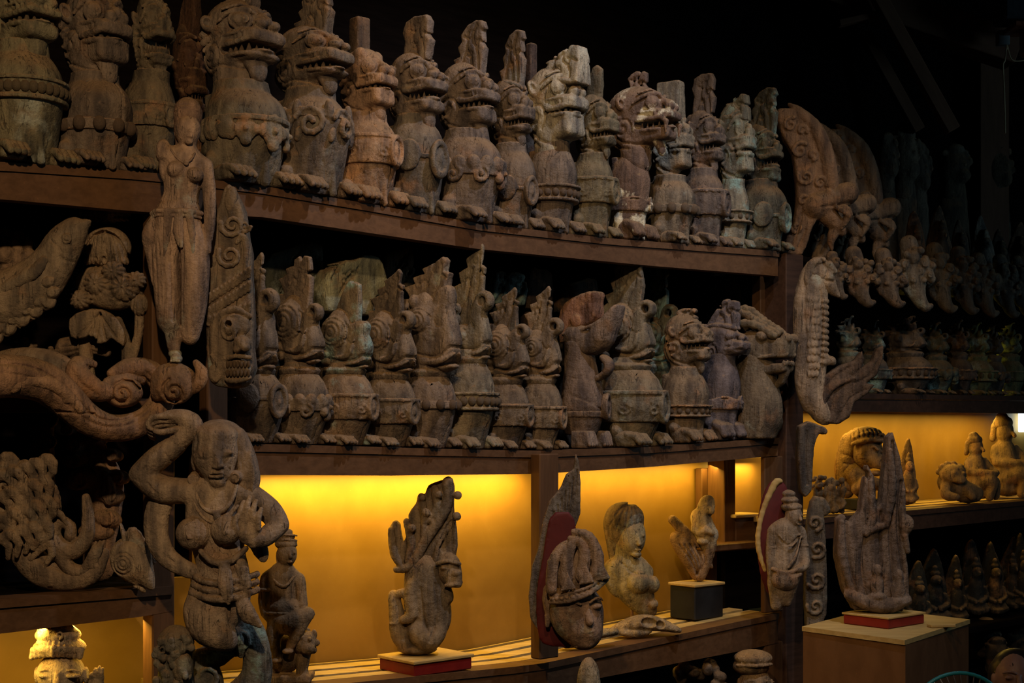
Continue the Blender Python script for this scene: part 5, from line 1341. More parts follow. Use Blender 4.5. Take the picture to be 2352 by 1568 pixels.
def f(q):
    for i in range(5): leaf(q, 125+8*(i % 2), 1180-14*i, 44, 13, 70+10*i, -10, .5, 8)
H.part('frill', f)
def f(q):
    for i in range(3): q.tube([(200+10*i, 1300-8*i, -10), (214+9*i, 1270-6*i, -14), (222+10*i, 1242-2*i, -8)], [9, 8, 3], 2, 1.5)
    q.ell((212, 1296, -8), (22, 12, 10), 0, 3)
H.part('fin', f)
settle(H, LL_top)
H = Hero('acanthus_carving', 'upright acanthus stem of stacked curls behind the leaf dragon', 'carving', 220, 1352, Yt(220, -.24), 2.5, 2.5, WOODO, (0.317, 0.209, 0.135))
def f(q):
    q.tube([(200, 990, 10), (210, 1060, 10), (240, 1120, 10), (236, 1200, 10), (225, 1262, 10), (225, 1316, 10)], [30, 36, 40, 38, 36, 36], 4, flat=(1, .6, 1))
    for x, y, r, sg in ((180, 1035, 26, 1), (178, 1070, 30, 1), (190, 1115, 38, 1), (262, 1060, 24, -1), (275, 1110, 26, -1), (255, 1150, 34, -1), (250, 1205, 32, -1), (165, 1000, 22, 1), (225, 1020, 26, -1)):
        q.ell((x, y, -10), (r*1.05, r*.66, 20), -12*sg, 2); q.spiral((x, y), 2, r*.55, 1.2, .4, 4, sg, -28)
    q.tube([(235, 1090, -18), (256, 1120, -24), (255, 1165, -20)], [13, 15, 10], 3, 2); q.ell((222, 1235, -8), (40, 22, 20), 0, 2)
H.part('stem', f)
settle(H, LL_top)
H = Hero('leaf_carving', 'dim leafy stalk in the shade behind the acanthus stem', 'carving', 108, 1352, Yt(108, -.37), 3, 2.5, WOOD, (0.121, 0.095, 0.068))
def f(q):
    q.tube([(105, 960, 0), (100, 1060, 0), (108, 1322, 0)], [20, 24, 26], 3)
    for i in range(4): q.spiral((120-30*(i % 2), 975+26*i), 3, 16, 1.2, i, 6, 1, -14); 
H.part('stem', f)
settle(H, LL_top)
H = Hero('bird_head_carving', 'pale bird head with spiral eye and downturned beak beside the upright', 'carving', 305, 1352, Yt(305, .02), 2.3, 3, WOODP, (0.432, 0.358, 0.263))
def f(q):
    q.ell((302, 1285, 0), (48, 54, 34), -30); q.tube([(318, 1300, 0), (335, 1325, -2), (348, 1348, -2)], [32, 20, 7], 3, 5); q.tube([(300, 1320, 0), (318, 1342, 0), (332, 1358, 0)], [18, 10, 4], 3, 3); q.ell((338, 1332, -15), 3, 0, 1, '-')
    for r_ in (8, 16, 25): q.etch([(290+r_*math.cos(v*.35), 1292+r_*math.sin(v*.35)) for v in range(19)], 1.8, 2.6, 0, 0)
    q.etch([(262, 1320), (290, 1338), (325, 1345)], 2, 2.4)
H.part('head', f)
def f(q):
    q.poly([(278, 1198), (284, 1240), (296, 1270), (318, 1282), (332, 1270), (330, 1235), (318, 1216), (300, 1210), (290, 1222)], -6, 12, 5, 2)
    for i in range(4): q.ell((310+8*i, 1222+14*i, -10), (11, 13, 12), 0, 1.5)
    leaf(q, 335, 1270, 34, 11, 20, 10, .8); leaf(q, 338, 1290, 30, 11, 0, 10, .6)
H.part('crest', f)
H.part('neck', lambda q: q.tube([(300, 1296, 14), (290, 1325, 60)], [30, 20], 0))
# golden-lit head in the niche below
def deity_head(H, x, y, w, hh, crown, yaw=0):
    def f(q):
        q.ell((x, y, 0), (w*.42, hh*.34, w*.40)).ell((x+w*.02, y+hh*.14, -w*.1), (w*.34, hh*.26, w*.30), 0, 8)
        q.tube([(x+w*.06, y-hh*.06, -w*.40), (x+w*.08, y+hh*.08, -w*.48)], [w*.035, w*.075], 0, 4)
        for sx, ww in ((-.2, .15), (.27, .13)): q.ell((x+w*sx+w*.05, y-hh*.01, -w*.34+abs(sx)*6), (w*ww, hh*.04, w*.07), 0, 2); q.tube([(x+w*(sx-.12)+w*.05, y-hh*.075, -w*.30), (x+w*sx+w*.05, y-hh*.11, -w*.37), (x+w*(sx+.12)+w*.05, y-hh*.08, -w*.36)], w*.02, 3, 1)
        q.ell((x+w*.08, y+hh*.17, -w*.39), (w*.13, hh*.03, w*.06), 0, 1.2).ell((x+w*.08, y+hh*.21, -w*.37), (w*.10, hh*.025, w*.06), 0, 1.2).ell((x+w*.08, y+hh*.29, -w*.30), (w*.12, hh*.06, w*.1), 0, 4)
        q.ell((x-w*.42, y+hh*.03, 0), (w*.06, hh*.14, w*.1), 0, 2).ell((x+w*.44, y+hh*.03, 4), (w*.05, hh*.13, w*.1), 0, 2)
        q.tube([(x, y+hh*.2, 6), (x, y+hh*.55, 10)], [w*.26, w*.3], 0, 6)
    H.part('head', f)
    H.part('headdress', crown)
H = Hero('deity_head', 'stone-coloured deity head with a curled headdress in golden light', 'statue', 135, 1700, 4.02, 2.4, 3, WOODP, (0.540, 0.459, 0.338))
def crown(q):
    q.ell((135, 1486, 6), (60, 24, 54)).ell((132, 1458, 4), (52, 22, 48), 0, 4).ell((128, 1444, 2), (42, 16, 40), 0, 3)
    for i in range(11): q.tube([(80+11*i, 1506-9*math.sin(i*.3), -40+abs(i-5)*4), (84+11*i, 1488-9*math.sin(i*.3), -48+abs(i-5)*5)], 7, 0, 1)
    for i in range(8): q.ell((98+10*i, 1472, -40+abs(i-3.5)*4), (7, 8, 8), 0, 1)
    for i in range(7): q.ell((100+9*i, 1450, -34+abs(i-3)*3), (6, 8, 7), 0, 1)
    q.spiral((150, 1452), 2, 9, 1.2, 0, 3, 1, -44)
deity_head(H, 140, 1546, 128, 150, crown)
H = Hero('raised_hand', 'small raised wooden hand beside the golden deity head', 'carving', 225, 1700, 4.05, 2.2, 2, WOODP, (0.486, 0.405, 0.270))
def f(q):
    q.tube([(225, 1700, 0), (222, 1600, 0), (220, 1572, 0)], [18, 16, 15], 0); q.ell((222, 1566, 0), (17, 18, 9))
    for i, (x, l) in enumerate(((209, 14), (217, 24), (226, 28), (234, 24))): q.tube([(x+1, 1558, -2), (x+2, 1558-l*.6, -8), (x+4, 1558-l, -6)], [5, 4.6, 3.4], 2, 1)
    q.tube([(210, 1572, -6), (203, 1560, -10), (203, 1552, -10)], [5, 4.6, 3.6], 2, 1)
H.part('hand', f)
# ------------------------------------------------------------------ amber niche
def plinth(name, label, cx, cy, t, ws, wt, hpx, mat, ztrack, cat='plinth', top=None, rz=0.0):
    s0 = sof(cx, t); z = ztrack(s0)+.001; p = sh(s0, t, z); k = p.y/F
    r = empty(name, p, RZ+math.radians(rz)); tag(r, label, cat)
    link('base', box_data('base', (-ws/2, -wt/2, 0), (ws/2, wt/2, hpx*k), .004), mat, r)
    if top: link('top_slab', box_data('top_slab', (-ws/2-.006, -wt/2-.006, hpx*k), (ws/2+.006, wt/2+.006, hpx*k+.012), .003), top, r)
    return p.z+hpx*k+(.012 if top else 0), p
# seated deity on a lion
H = Hero('seated_deity', 'seated crowned deity on a small lion before the amber panel', 'statue', 660, 1560, Yt(660, -.10), 2.2, 3, WOOD, (.27, .20, .12))
def f(q):
    q.tube([(650, 1320, 0), (652, 1360, 0), (655, 1410, 4)], [34, 30, 34], 3, flat=(1, .7, 1)); q.tube([(616, 1322, 4), (650, 1318, 0), (684, 1326, 4)], [15, 20, 14], 3, 6)
    q.ell((660, 1268, -4), (23, 30, 24)).tube([(657, 1290, 0), (652, 1315, 0)], [14, 16], 0); q.tube([(669, 1262, -24), (671, 1274, -28)], [3, 4.5], 0, 2).ell((660, 1264, -24), (6, 3, 4), 0, 1).ell((678, 1265, -18), (5, 3, 4), 0, 1).ell((669, 1285, -23), (7, 3, 4), 0, 1)
    q.ell((638, 1275, 4), (5, 16, 6), 0, 1.5)
    q.tube([(612, 1326, 2), (606, 1368, 2), (612, 1404, -8), (634, 1420, -22)], [14, 13, 11, 9], 3, 4); q.tube([(688, 1328, 2), (692, 1360, 0), (700, 1392, -14)], [13, 12, 9], 3, 4)
    q.tube([(640, 1420, -6), (668, 1428, -30), (690, 1412, -34), (712, 1404, -24)], [24, 22, 18, 14], 3, 6); q.tube([(710, 1402, -26), (690, 1440, -36), (672, 1478, -34)], [15, 14, 10], 3, 4); q.tube([(640, 1424, -6), (632, 1462, -26), (640, 1500, -26)], [22, 17, 11], 3, 5)
    q.ell((640, 1508, -34), (14, 7, 14), 0, 3).ell((668, 1486, -42), (13, 7, 13), 0, 3); q.ell((655, 1392, -6), (40, 24, 28), 0, 6)
H.part('body', f)
def f(q):
    q.ell((657, 1246, 0), (26, 14, 26)).ell((656, 1230, 0), (22, 10, 22), 0, 2).ell((655, 1219, 0), (17, 9, 17), 0, 2); 
    for y in (1224, 1235, 1246): q.torus((657, y, 0), 22-(1246-y)*.2, 2.5, .8, yaw=0) if False else q.tube([(634, y+3, -4), (648, y, -20), (668, y, -20), (682, y+3, -4)], 2.4, 3, .8)
H.part('crown', f)
H.part('necklace', lambda q: q.tube([(626, 1316, -10), (640, 1334, -24), (660, 1340, -26), (676, 1320, -14)], 3.5, 3, 1))
H.part('armlet', lambda q: q.ell((610, 1350, 0), (17, 6, 17)))
H.part('girdle', lambda q: q.ell((652, 1402, -14), (40, 7, 22)))
def f(q):
    q.ell((650, 1500, 10), (50, 44, 32)); q.ell((700, 1470, -14), (28, 28, 26)); q.ell((712, 1482, -34), (17, 13, 14), 0, 4); q.ell((698, 1456, -36), (5, 5, 5), 0, 1).ell((716, 1460, -34), (5, 5, 5), 0, 1).ell((680, 1448, -8), (8, 10, 6), 0, 2).ell((722, 1450, -8), (7, 9, 6), 0, 2)
    for i in range(9): a = i*.7; q.ell((700+26*math.cos(a), 1472+26*math.sin(a), -4), (9, 9, 9), 0, 1)
    q.tube([(700, 1490, -10), (696, 1535, -14), (704, 1552, -24)], [16, 13, 12], 3, 4); q.tube([(625, 1510, 0), (618, 1545, -6)], [18, 14], 0, 4); q.box((655, 1552, 4), (62, 9, 40), 4)
H.part('lion', f, col=(.22, .16, .095))
settle(H, C_top)
# flame figure on the red plinth
ztop, pp = plinth('red_plinth', 'low red lacquered plinth under the flame-topped kneeling figure', 978, 1500, -0.108, 0.25, 0.20, 27, RED, C_top, top=PLANK)
H = Hero('flame_figure', 'kneeling demon figure with tall flaming hair on a red plinth', 'statue', 966, 1492, Yt(966, -.11), 2.3, 3, WOOD, (.25, .20, .135))
ZSET = ztop
def f(q):
    q.tube([(975, 1310, 0), (980, 1370, 0), (985, 1415, 0), (962, 1450, 0)], [46, 52, 50, 44], 4, flat=(1, .75, 1)); q.tube([(905, 1360, -10), (912, 1400, -14), (918, 1446, -14), (934, 1470, -10)], [13, 17, 20, 20], 3, 4); q.tube([(960, 1440, -20), (985, 1458, -26), (1005, 1440, -18)], [26, 26, 22], 3, 6)
    q.tube([(965, 1310, -16), (945, 1350, -28), (948, 1400, -34), (930, 1412, -34)], [16, 15, 13, 10], 3, 4); q.tube([(908, 1362, -12), (928, 1352, -24), (938, 1366, -28)], [10, 10, 8], 3, 2); q.ell((910, 1422, -22), (15, 6, 14), 0, 1.5)
    q.etch([(968, 1340), (975, 1400), (985, 1440)], 2.2, 3); q.etch([(1000, 1330), (1005, 1400), (990, 1460)], 2.2, 3); q.ell((958, 1484, 0), (46, 12, 36), 0, 4)
H.part('body', f)
def f(q):
    q.ell((1030, 1300, -6), (30, 40, 30)); q.box((1044, 1320, -18), (18, 20, 20), 8, None, 4); q.tube([(1006, 1285, -30), (1030, 1278, -38), (1056, 1286, -26)], 5, 3, 1.5); q.ell((1048, 1306, -36), (9, 8, 8), 0, 2); q.ell((1022, 1294, -34), (8, 6, 6), 0, 1)
    q.tube([(1026, 1334, -34), (1045, 1332, -40), (1060, 1328, -26)], 4.5, 3, 1); q.tube([(1020, 1340, -8), (1030, 1365, -10), (1018, 1385, -8)], [14, 12, 6], 3, 3); q.ell((1000, 1330, -18), (8, 26, 10), 0, 2)
H.part('head', f)
def f(q):
    q.poly([(898, 1262), (892, 1220), (903, 1190), (918, 1198), (926, 1240), (940, 1200), (938, 1175), (955, 1150), (962, 1130), (976, 1128), (984, 1108), (1004, 1100), (1016, 1096), (1034, 1094), (1044, 1110), (1042, 1160), (1050, 1220), (1046, 1275), (1010, 1300), (970, 1310), (930, 1300)], 10, 22, 8, 2)
    for P, r_ in (([(1030, 1100), (1024, 1160), (980, 1230), (945, 1290), (912, 1300)], [13, 13, 12, 11, 8]), ([(1000, 1115), (1004, 1160), (985, 1190)], [9, 9, 6]), ([(968, 1138), (976, 1180), (972, 1220)], [9, 9, 6]), ([(935, 1190), (945, 1240), (935, 1280)], [8, 9, 6]), ([(900, 1210), (905, 1260), (920, 1290)], [8, 9, 7]), ([(1042, 1190), (1010, 1240), (1000, 1280)], [5, 6, 5])):
        q.tube([(x, y, -16) for x, y in P], r_, 4, 1.5)
    for x, y in ((970, 1135), (1008, 1128), (947, 1205), (1028, 1108), (980, 1170), (1052, 1130), (1050, 1178)): q.ell((x, y, -22), (10, 10, 9), 0, 1.5)
    q.poly([(1008, 1250), (1020, 1210), (1042, 1185), (1044, 1250), (1030, 1270)], -14, 6, 3, 2, mode='-', k=2)
H.part('flame_hair', f, col=(.235, .185, .125))
settle(H, None, ZSET)
# crowned face on its plank
H = Hero('face_plank', 'crowned wooden face mounted on a red board and a rough pointed plank', 'carving', 1285, 1500, 4.86, 2.4, 3, WOODP, (.30, .225, .17))
def f(q):
    q.poly([(1322, 1040), (1318, 1075), (1300, 1090), (1288, 1120), (1262, 1150), (1246, 1200), (1236, 1260), (1222, 1300), (1214, 1370), (1218, 1420), (1238, 1450), (1238, 1400), (1250, 1300), (1290, 1240), (1322, 1210), (1333, 1180), (1334, 1110), (1330, 1060)], 10, 12, 3, 1)
    for i in range(7): q.etch([(1326-9*i, 1080+16*i), (1318-9*i, 1150+20*i), (1290-9*i, 1230+20*i)], 1.8, 3)
H.part('plank', f, DRIFT, (.16, .14, .12))
H.part('backing', lambda q: q.poly([(1290, 1175), (1262, 1190), (1246, 1280), (1232, 1360), (1234, 1440), (1246, 1476), (1290, 1484), (1320, 1470), (1330, 1300), (1318, 1190)], -6, 6, 4, 2), REDK, (.1, .01, .01))
def f(q):
    q.ell((1322, 1400, -34), (62, 74, 44), -14); q.ell((1338, 1440, -44), (44, 46, 40), -14, 10)
    q.tube([(1345, 1386, -72), (1350, 1416, -84)], [5, 10], 0, 4).ell((1312, 1396, -72), (16, 7, 8), -10, 2).ell((1366, 1384, -66), (14, 7, 8), -10, 2); q.tube([(1294, 1384, -66), (1312, 1374, -76), (1330, 1378, -80)], 3, 3, 1.2).tube([(1350, 1374, -78), (1368, 1364, -70), (1380, 1370, -60)], 3, 3, 1.2)
    q.ell((1344, 1440, -78), (18, 5, 8), -10, 1.5).ell((1346, 1449, -76), (14, 5, 8), -10, 1.5).ell((1342, 1468, -64), (18, 12, 14), 0, 4)
H.part('face', f, col=(.26, .185, .14))
def f(q): q.ell((1264, 1382, -26), (18, 46, 14), -8, 3); q.torus((1265, 1372, -36), 13, 4, 1.5, sq=(1, 1.6)); q.tube([(1258, 1410, -30), (1256, 1432, -30)], [8, 5], 0, 2)
H.part('ear', f)
def f(q):
    q.ell((1318, 1300, -30), (60, 66, 42), -6)
    for P, r_ in (([(1264, 1345), (1268, 1285), (1288, 1252)], 13), ([(1296, 1330), (1300, 1275), (1312, 1240)], 14), ([(1332, 1315), (1340, 1266), (1328, 1236), (1308, 1232)], 14), ([(1366, 1310), (1368, 1268), (1348, 1226), (1316, 1216)], 14)):
        q.tube([(x, y, -73) for x, y in P], [r_, r_, r_*.8, r_*.6][:len(P)], 3, 0.8)
    for i, (x, y) in enumerate(((1300, 1332), (1342, 1318), (1378, 1310))): q.poly([(x-17, y+16), (x, y-26), (x+19, y+10)], -88+i*6, 9, 3, 0)
    for i in range(12): u = i/11; q.ell((1266+122*u, 1366-42*u+math.sin(u*3.1)*10, -86+70*(u-.45)**2), (6, 5, 7), 0, .8)
    q.tube([(1262, 1374, -66), (1300, 1370, -84), (1350, 1352, -86), (1388, 1326, -60)], 5.5, 3, 1); q.tube([(1262, 1360, -66), (1300, 1354, -84), (1350, 1337, -86), (1388, 1312, -60)], 4, 3, 1)
H.part('crown', f)
# bust of a woman on a rod
H = Hero('bust', 'greenish female bust with a cap of hair on a thin rod', 'statue', 1450, 1455, Yt(1450, -.16), 2.2, 3.5, WOODP, (.28, .25, .15))
def f(q):
    q.ell((1450, 1238, -6), (33, 46, 36), 4).tube([(1438, 1260, 4), (1436, 1300, 6)], [26, 28], 0, 8)
    q.tube([(1462, 1232, -38), (1465, 1252, -41)], [3, 5], 0, 3).ell((1450, 1232, -38), (8, 3, 4), 0, 2).ell((1474, 1233, -30), (6, 3, 4), 0, 2).ell((1462, 1265, -35), (9, 3, 4), 0, 1.5).ell((1460, 1276, -28), (11, 8, 9), 0, 4)
    q.tube([(1412, 1312, 4), (1444, 1306, 4), (1484, 1320, 8)], [24, 28, 18], 3, 8); q.tube([(1446, 1322, 4), (1456, 1350, 4), (1478, 1392, 4), (1494, 1408, 4)], [46, 44, 25, 14], 3, 8, flat=(1, .7, 1))
    q.ell((1464, 1340, -24), (27, 26, 22), 0, 3).ell((1497, 1346, -14), (17, 20, 18), 0, 3); q.tube([(1424, 1300, -20), (1448, 1322, -30), (1482, 1324, -24)], 3, 3, 1); q.tube([(1406, 1310, 4), (1404, 1340, 2), (1416, 1366, 0)], [17, 15, 11], 3, 5); q.ell((1498, 1392, -6), (14, 12, 14), 0, 3)
    q.etch([(1426, 1296), (1450, 1318), (1480, 1322)], 2, 2.4)
H.part('torso', f)
def f(q):
    q.ell((1434, 1196, 4), (46, 38, 44)).tube([(1408, 1210, 10), (1414, 1262, 12), (1416, 1290, 12)], [22, 18, 14], 3, 6)
    for i in range(5): q.etch([(1392+20*i, 1226), (1420+10*i, 1176), (1450, 1160)], 1.8, 1.8)
    q.ell((1438, 1226, 8), (44, 36, 38), 0, 6); q.ell((1462, 1252, -40), (26, 38, 24), 0, 2, '-')
H.part('hair', f, col=(.18, .14, .085))
H.part('rod', lambda q: q.tube([(1452, 1340, 8), (1452, 1455, 8)], 4, 0), col=(.30, .17, .07))
settle(H, C_top)
# driftwood demon on black box
ztop2, _ = plinth('black_box', 'black box stand with a pale slab under the driftwood demon', 1600, 1400, -0.21, 0.18, 0.14, 74, BLACKM, C_top, cat='stand', top=PLANK)
H = Hero('driftwood_demon', 'small pale demon perched on a forked piece of driftwood', 'carving', 1600, 1334, Yt(1600, -.215), 2.0, 2.5, DRIFT, (.26, .17, .09))
ZSET = ztop2
def f(q):
    q.tube([(1545, 1206, 0), (1570, 1232, 0), (1596, 1262, 0)], [11, 13, 13], 0, 3); q.tube([(1556, 1250, 4), (1572, 1272, 4), (1592, 1300, 2), (1602, 1332, 2)], [18, 22, 24, 15], 4); q.tube([(1630, 1262, 2), (1620, 1300, 2), (1608, 1334, 2)], [17, 16, 14], 3); q.tube([(1624, 1290, 0), (1634, 1314, -2)], [6, 4], 0, 2)
    for i in range(5): q.etch([(1560+12*i, 1262), (1586+8*i, 1300), (1600, 1330)], 1.8, 3)
H.part('driftwood', f)
def f(q):
    q.ell((1622, 1176, 0), (20, 28, 20), 16); q.ell((1630, 1184, -16), (10, 10, 10), 0, 3).ell((1622, 1170, -18), (5, 4, 4), 0, 1).ell((1636, 1174, -14), (4, 4, 4), 0, 1); q.tube([(1608, 1200, 2), (1618, 1230, 2), (1626, 1262, 2)], [22, 26, 20], 3); q.tube([(1606, 1236, -18), (1618, 1228, -26), (1634, 1236, -24)], [7, 9, 6], 3, 2); q.tube([(1600, 1205, -8), (1594, 1228, -12), (1612, 1240, -20)], [8, 8, 6], 3, 2); q.ell((1612, 1254, -16), (14, 9, 12), 0, 2); q.ell((1640, 1240, -4), (10, 16, 10), 0, 2); q.tube([(1624, 1194, -18), (1636, 1196, -18)], [3, 3], 0, 1, '-')
H.part('demon', f, WOODP, (.42, .34, .20))
settle(H, None, ZSET)
H = Hero('driftwood_piece', 'flat pale driftwood offcut lying by the narrow upright', 'driftwood', 1350, 1502, Yt(1350, -.075), 2.2, 3, DRIFT, (.36, .29, .17))
def f(q):
    q.tube([(1288, 1492, 0), (1320, 1484, -10), (1360, 1474, 0), (1412, 1468, 10)], [8, 13, 13, 10], 4, flat=(1, 1.7, .9)); q.ell((1325, 1484, -20), (14, 5, 12), 0, 1.5, '-'); q.tube([(1300, 1498, -12), (1345, 1494, -14)], [6, 5], 0, 2)
H.part('wood', f)
settle(H, C_top)
H = Hero('driftwood_piece', 'hollow driftwood root lying before the black box', 'driftwood', 1480, 1474, Yt(1480, -.07), 2.2, 3, DRIFT, (.34, .27, .17))
def f(q):
    q.tube([(1402, 1464, 0), (1440, 1450, 0), (1480, 1444, 0), (1520, 1450, 0), (1560, 1462, 0)], [6, 14, 18, 14, 6], 4, flat=(1, 1.8, 1)); q.ell((1488, 1440, -26), (18, 11, 16), 0, 2, '-'); q.ell((1515, 1446, -24), (10, 9, 16), 0, 2, '-'); q.tube([(1420, 1464, -20), (1460, 1466, -24), (1490, 1462, -20)], [6, 9, 5], 3, 2)
H.part('wood', f)
settle(H, C_top)
# below the slatted shelf
H = Hero('dome_carving', 'smooth pale dome-shaped top rising below the slatted shelf', 'carving', 1350, 1640, 4.7, 2.6, 3, WOODP, (.36, .32, .23))
H.part('dome', lambda q: (q.ell((1352, 1570, 0), (27, 62, 27)), q.tube([(1352, 1570, 0), (1352, 1640, 0)], [27, 32], 0)))
H = Hero('capped_head', 'dim head in a round cap below the slatted shelf', 'statue', 1728, 1700, 5.75, 2.4, 3, WOOD, (.27, .21, .14))
def crown(q): q.ell((1730, 1510, 0), (44, 19, 42)); q.ell((1726, 1530, 4), (42, 22, 40), 0, 4); q.tube([(1690, 1524, -20), (1730, 1522, -42), (1768, 1522, -20)], 4, 3, 1.5)
deity_head(H, 1734, 1570, 88, 120, crown)
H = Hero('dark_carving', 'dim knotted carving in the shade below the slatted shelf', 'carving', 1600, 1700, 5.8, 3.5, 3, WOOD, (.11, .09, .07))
def f(q):
    rs = random.Random(5)
    for i in range(26): q.ell((1555+rs.random()*110, 1520+rs.random()*110, rs.random()*30-15), (16, 13, 14), rs.random()*90, 3)
    q.ell((1605, 1650, 10), (60, 60, 30))
H.part('tangle', f)
# ------------------------------------------------------------------ far bay
# scaly serpent on the dark upright
H = Hero('sea_serpent', 'pale scaly sea serpent with a rough leafy tail hung on the dark upright', 'carving', 1880, 975, 5.95, 2.1, 3, WOODP, (.37, .30, .225))
def f(q):
    q.tube([(1872, 640, 0), (1862, 690, 0), (1860, 760, 0), (1862, 830, 0), (1860, 880, 0), (1866, 925, 0)], [36, 38, 38, 36, 34, 26], 4, flat=(1, .8, 1)); q.tube([(1860, 900, 0), (1886, 950, 0), (1900, 966, 0)], [28, 22, 8], 3)
    for i in range(11): q.tube([(1882, 692+14*i, -22), (1895, 693+14*i, -14)], [7.5, 6.5], 0, 1.0)
    q.etch([(1846, 650), (1842, 720), (1848, 800), (1840, 860)], 2.2, 3); q.etch([(1878, 670), (1884, 740), (1880, 860)], 2.2, 3)
    for r_ in range(11):
        for c_ in range(3): q.ell((1852+9*c_+(r_ % 2)*4, 690+17*r_, -31+abs(c_-1)*2), (5, 8, 3), 0, .8)
    q.tube([(1880, 830, -10), (1905, 828, -12), (1912, 834, -10)], [12, 10, 5], 3, 3)
H.part('body', f)
def f(q):
    q.ell((1880, 626, 0), (36, 34, 30)); q.tube([(1892, 640, -6), (1905, 660, -8), (1924, 680, -8)], [24, 15, 5], 3, 4); q.tube([(1884, 600, -24), (1862, 606, -26), (1850, 640, -22), (1858, 676, -16)], [8, 9, 8, 5], 4, 2); q.torus((1870, 622, -26), 10, 3, 1); q.etch([(1886, 645), (1908, 648)], 2.4, 4); q.tube([(1900, 610, -18), (1912, 625, -16)], [10, 8], 0, 3); q.etch([(1880, 600), (1894, 620), (1890, 640)], 2, 3)
H.part('head', f)
def f(q):
    q.poly([(1868, 955), (1874, 900), (1892, 862), (1930, 838), (1960, 828), (1978, 806), (1984, 826), (1976, 846), (2000, 830), (2012, 800), (2028, 794), (2026, 825), (2012, 862), (1988, 880), (2008, 884), (1990, 905), (1960, 925), (1950, 958), (1925, 974), (1890, 972)], 4, 17, 7, 1)
    for P in ([(1900, 960), (1920, 900), (1970, 850)], [(1920, 965), (1950, 915), (1985, 895)], [(1885, 940), (1900, 880), (1945, 845)], [(1960, 880), (1995, 860), (2018, 820)]): q.etch(P, 2.2, 2.4)
    q.tube([(1880, 940, -12), (1905, 890, -14), (1960, 868, -12)], [8, 9, 4], 3, 2)
H.part('tail', f, DRIFT, (.15, .11, .085))
H = Hero('bracket_carving', 'dark worn bracket with a hooked tip under the sea serpent', 'carving', 1860, 1130, 5.95, 2.6, 3, WOOD, (.12, .105, .09))
H.part('bracket', lambda q: q.poly([(1832, 978), (1880, 976), (1898, 988), (1892, 998), (1878, 996), (1866, 1030), (1862, 1110), (1858, 1130), (1836, 1130)], 0, 22, 6, 2).etch([(1848, 990), (1846, 1050), (1850, 1110)], 2.4, 3))
# standing deity with round shield
H = Hero('standing_deity', 'standing deity carving before a dark red round shield on the upright', 'statue', 1812, 1400, 5.72, 2.1, 3, WOOD, (.28, .23, .175))
H.part('shield', lambda q: q.ell((1790, 1240, 34), (46, 140, 12)), REDK, (.1, .01, .01))
def f(q): q.tube([(1762, 1312, 30), (1746, 1250, 30), (1756, 1180, 30), (1785, 1112, 30), (1800, 1106, 30)], [5, 6, 6, 8, 4], 4, 2)
H.part('shield_rim', f, PLANK, (.4, .3, .15))
def f(q):
    q.tube([(1806, 1220, 0), (1806, 1260, 0), (1802, 1300, 2), (1798, 1340, 2)], [32, 28, 36, 34], 4, flat=(1, .7, 1)); q.tube([(1790, 1340, 2), (1784, 1390, 4)], [26, 14], 0, 5); q.tube([(1812, 1330, 2), (1806, 1380, 4)], [26, 14], 0, 5); q.tube([(1780, 1216, 2), (1806, 1210, 0), (1836, 1220, 4)], [14, 18, 13], 3, 6)
    q.tube([(1776, 1220, 2), (1772, 1262, 2), (1772, 1302, -4), (1776, 1340, -4)], [13, 12, 11, 8], 3, 4); q.tube([(1840, 1222, 4), (1846, 1262, 2), (1846, 1296, -12), (1828, 1306, -20)], [12, 11, 10, 8], 3, 4)
    q.ell((1822, 1184, -4), (20, 27, 21)); q.tube([(1816, 1200, 0), (1808, 1218, 0)], [13, 15], 0, 6); q.tube([(1832, 1180, -22), (1834, 1192, -26)], [2.5, 4], 0, 2).ell((1824, 1180, -22), (5, 2.5, 3), 0, 1).ell((1838, 1182, -16), (4, 2.5, 3), 0, 1).ell((1832, 1202, -21), (6, 2.5, 3), 0, 1)
    q.tube([(1784, 1222, -14), (1796, 1244, -24), (1814, 1250, -26), (1834, 1226, -14)], 3.2, 3, .8); q.tube([(1838, 1232, -14), (1826, 1270, -24), (1806, 1300, -30)], 3.6, 3, .8); q.ell((1774, 1256, 2), (15, 4.5, 15), 0, .8).ell((1846, 1252, 2), (13, 4.5, 13), 0, .8); q.etch([(1786, 1232), (1806, 1250), (1832, 1230)], 1.8, 2.4); q.etch([(1838, 1236), (1822, 1290), (1800, 1310)], 2, 2.6)
H.part('body', f)
def f(q): q.ell((1818, 1164, 0), (24, 12, 24)).ell((1814, 1148, 0), (20, 10, 20), 0, 2).ell((1812, 1134, 0), (15, 10, 15), 0, 2)
H.part('crown', f)
def f(q): q.tube([(1772, 1304, -18), (1800, 1312, -28), (1836, 1302, -20)], 5, 3, 1.5); q.tube([(1776, 1318, -16), (1802, 1328, -28), (1834, 1316, -20)], 5, 3, 1.5); q.ell((1800, 1330, -14), (32, 26, 20), 0, 4)
H.part('girdle', f, col=(.24, .19, .145))
H = Hero('leaf_carving', 'dim upright leaf panel beside the standing deity', 'carving', 1872, 1440, 5.9, 2.6, 3, WOOD, (.155, .135, .105))
def f(q):
    q.poly([(1850, 1438), (1848, 1300), (1852, 1200), (1862, 1150), (1880, 1140), (1892, 1200), (1896, 1280), (1898, 1380), (1888, 1430)], 0, 16, 6, 2)
    for x, y, r_ in ((1868, 1200, 18), (1874, 1260, 20), (1872, 1330, 22), (1870, 1390, 20)): q.spiral((x, y), 3, r_, 1.3, y*.01, 5, 1, -18)
    q.tube([(1885, 1150, -6), (1896, 1170, -8), (1890, 1182, -8)], [10, 9, 4], 3, 2)
H.part('leaves', f)
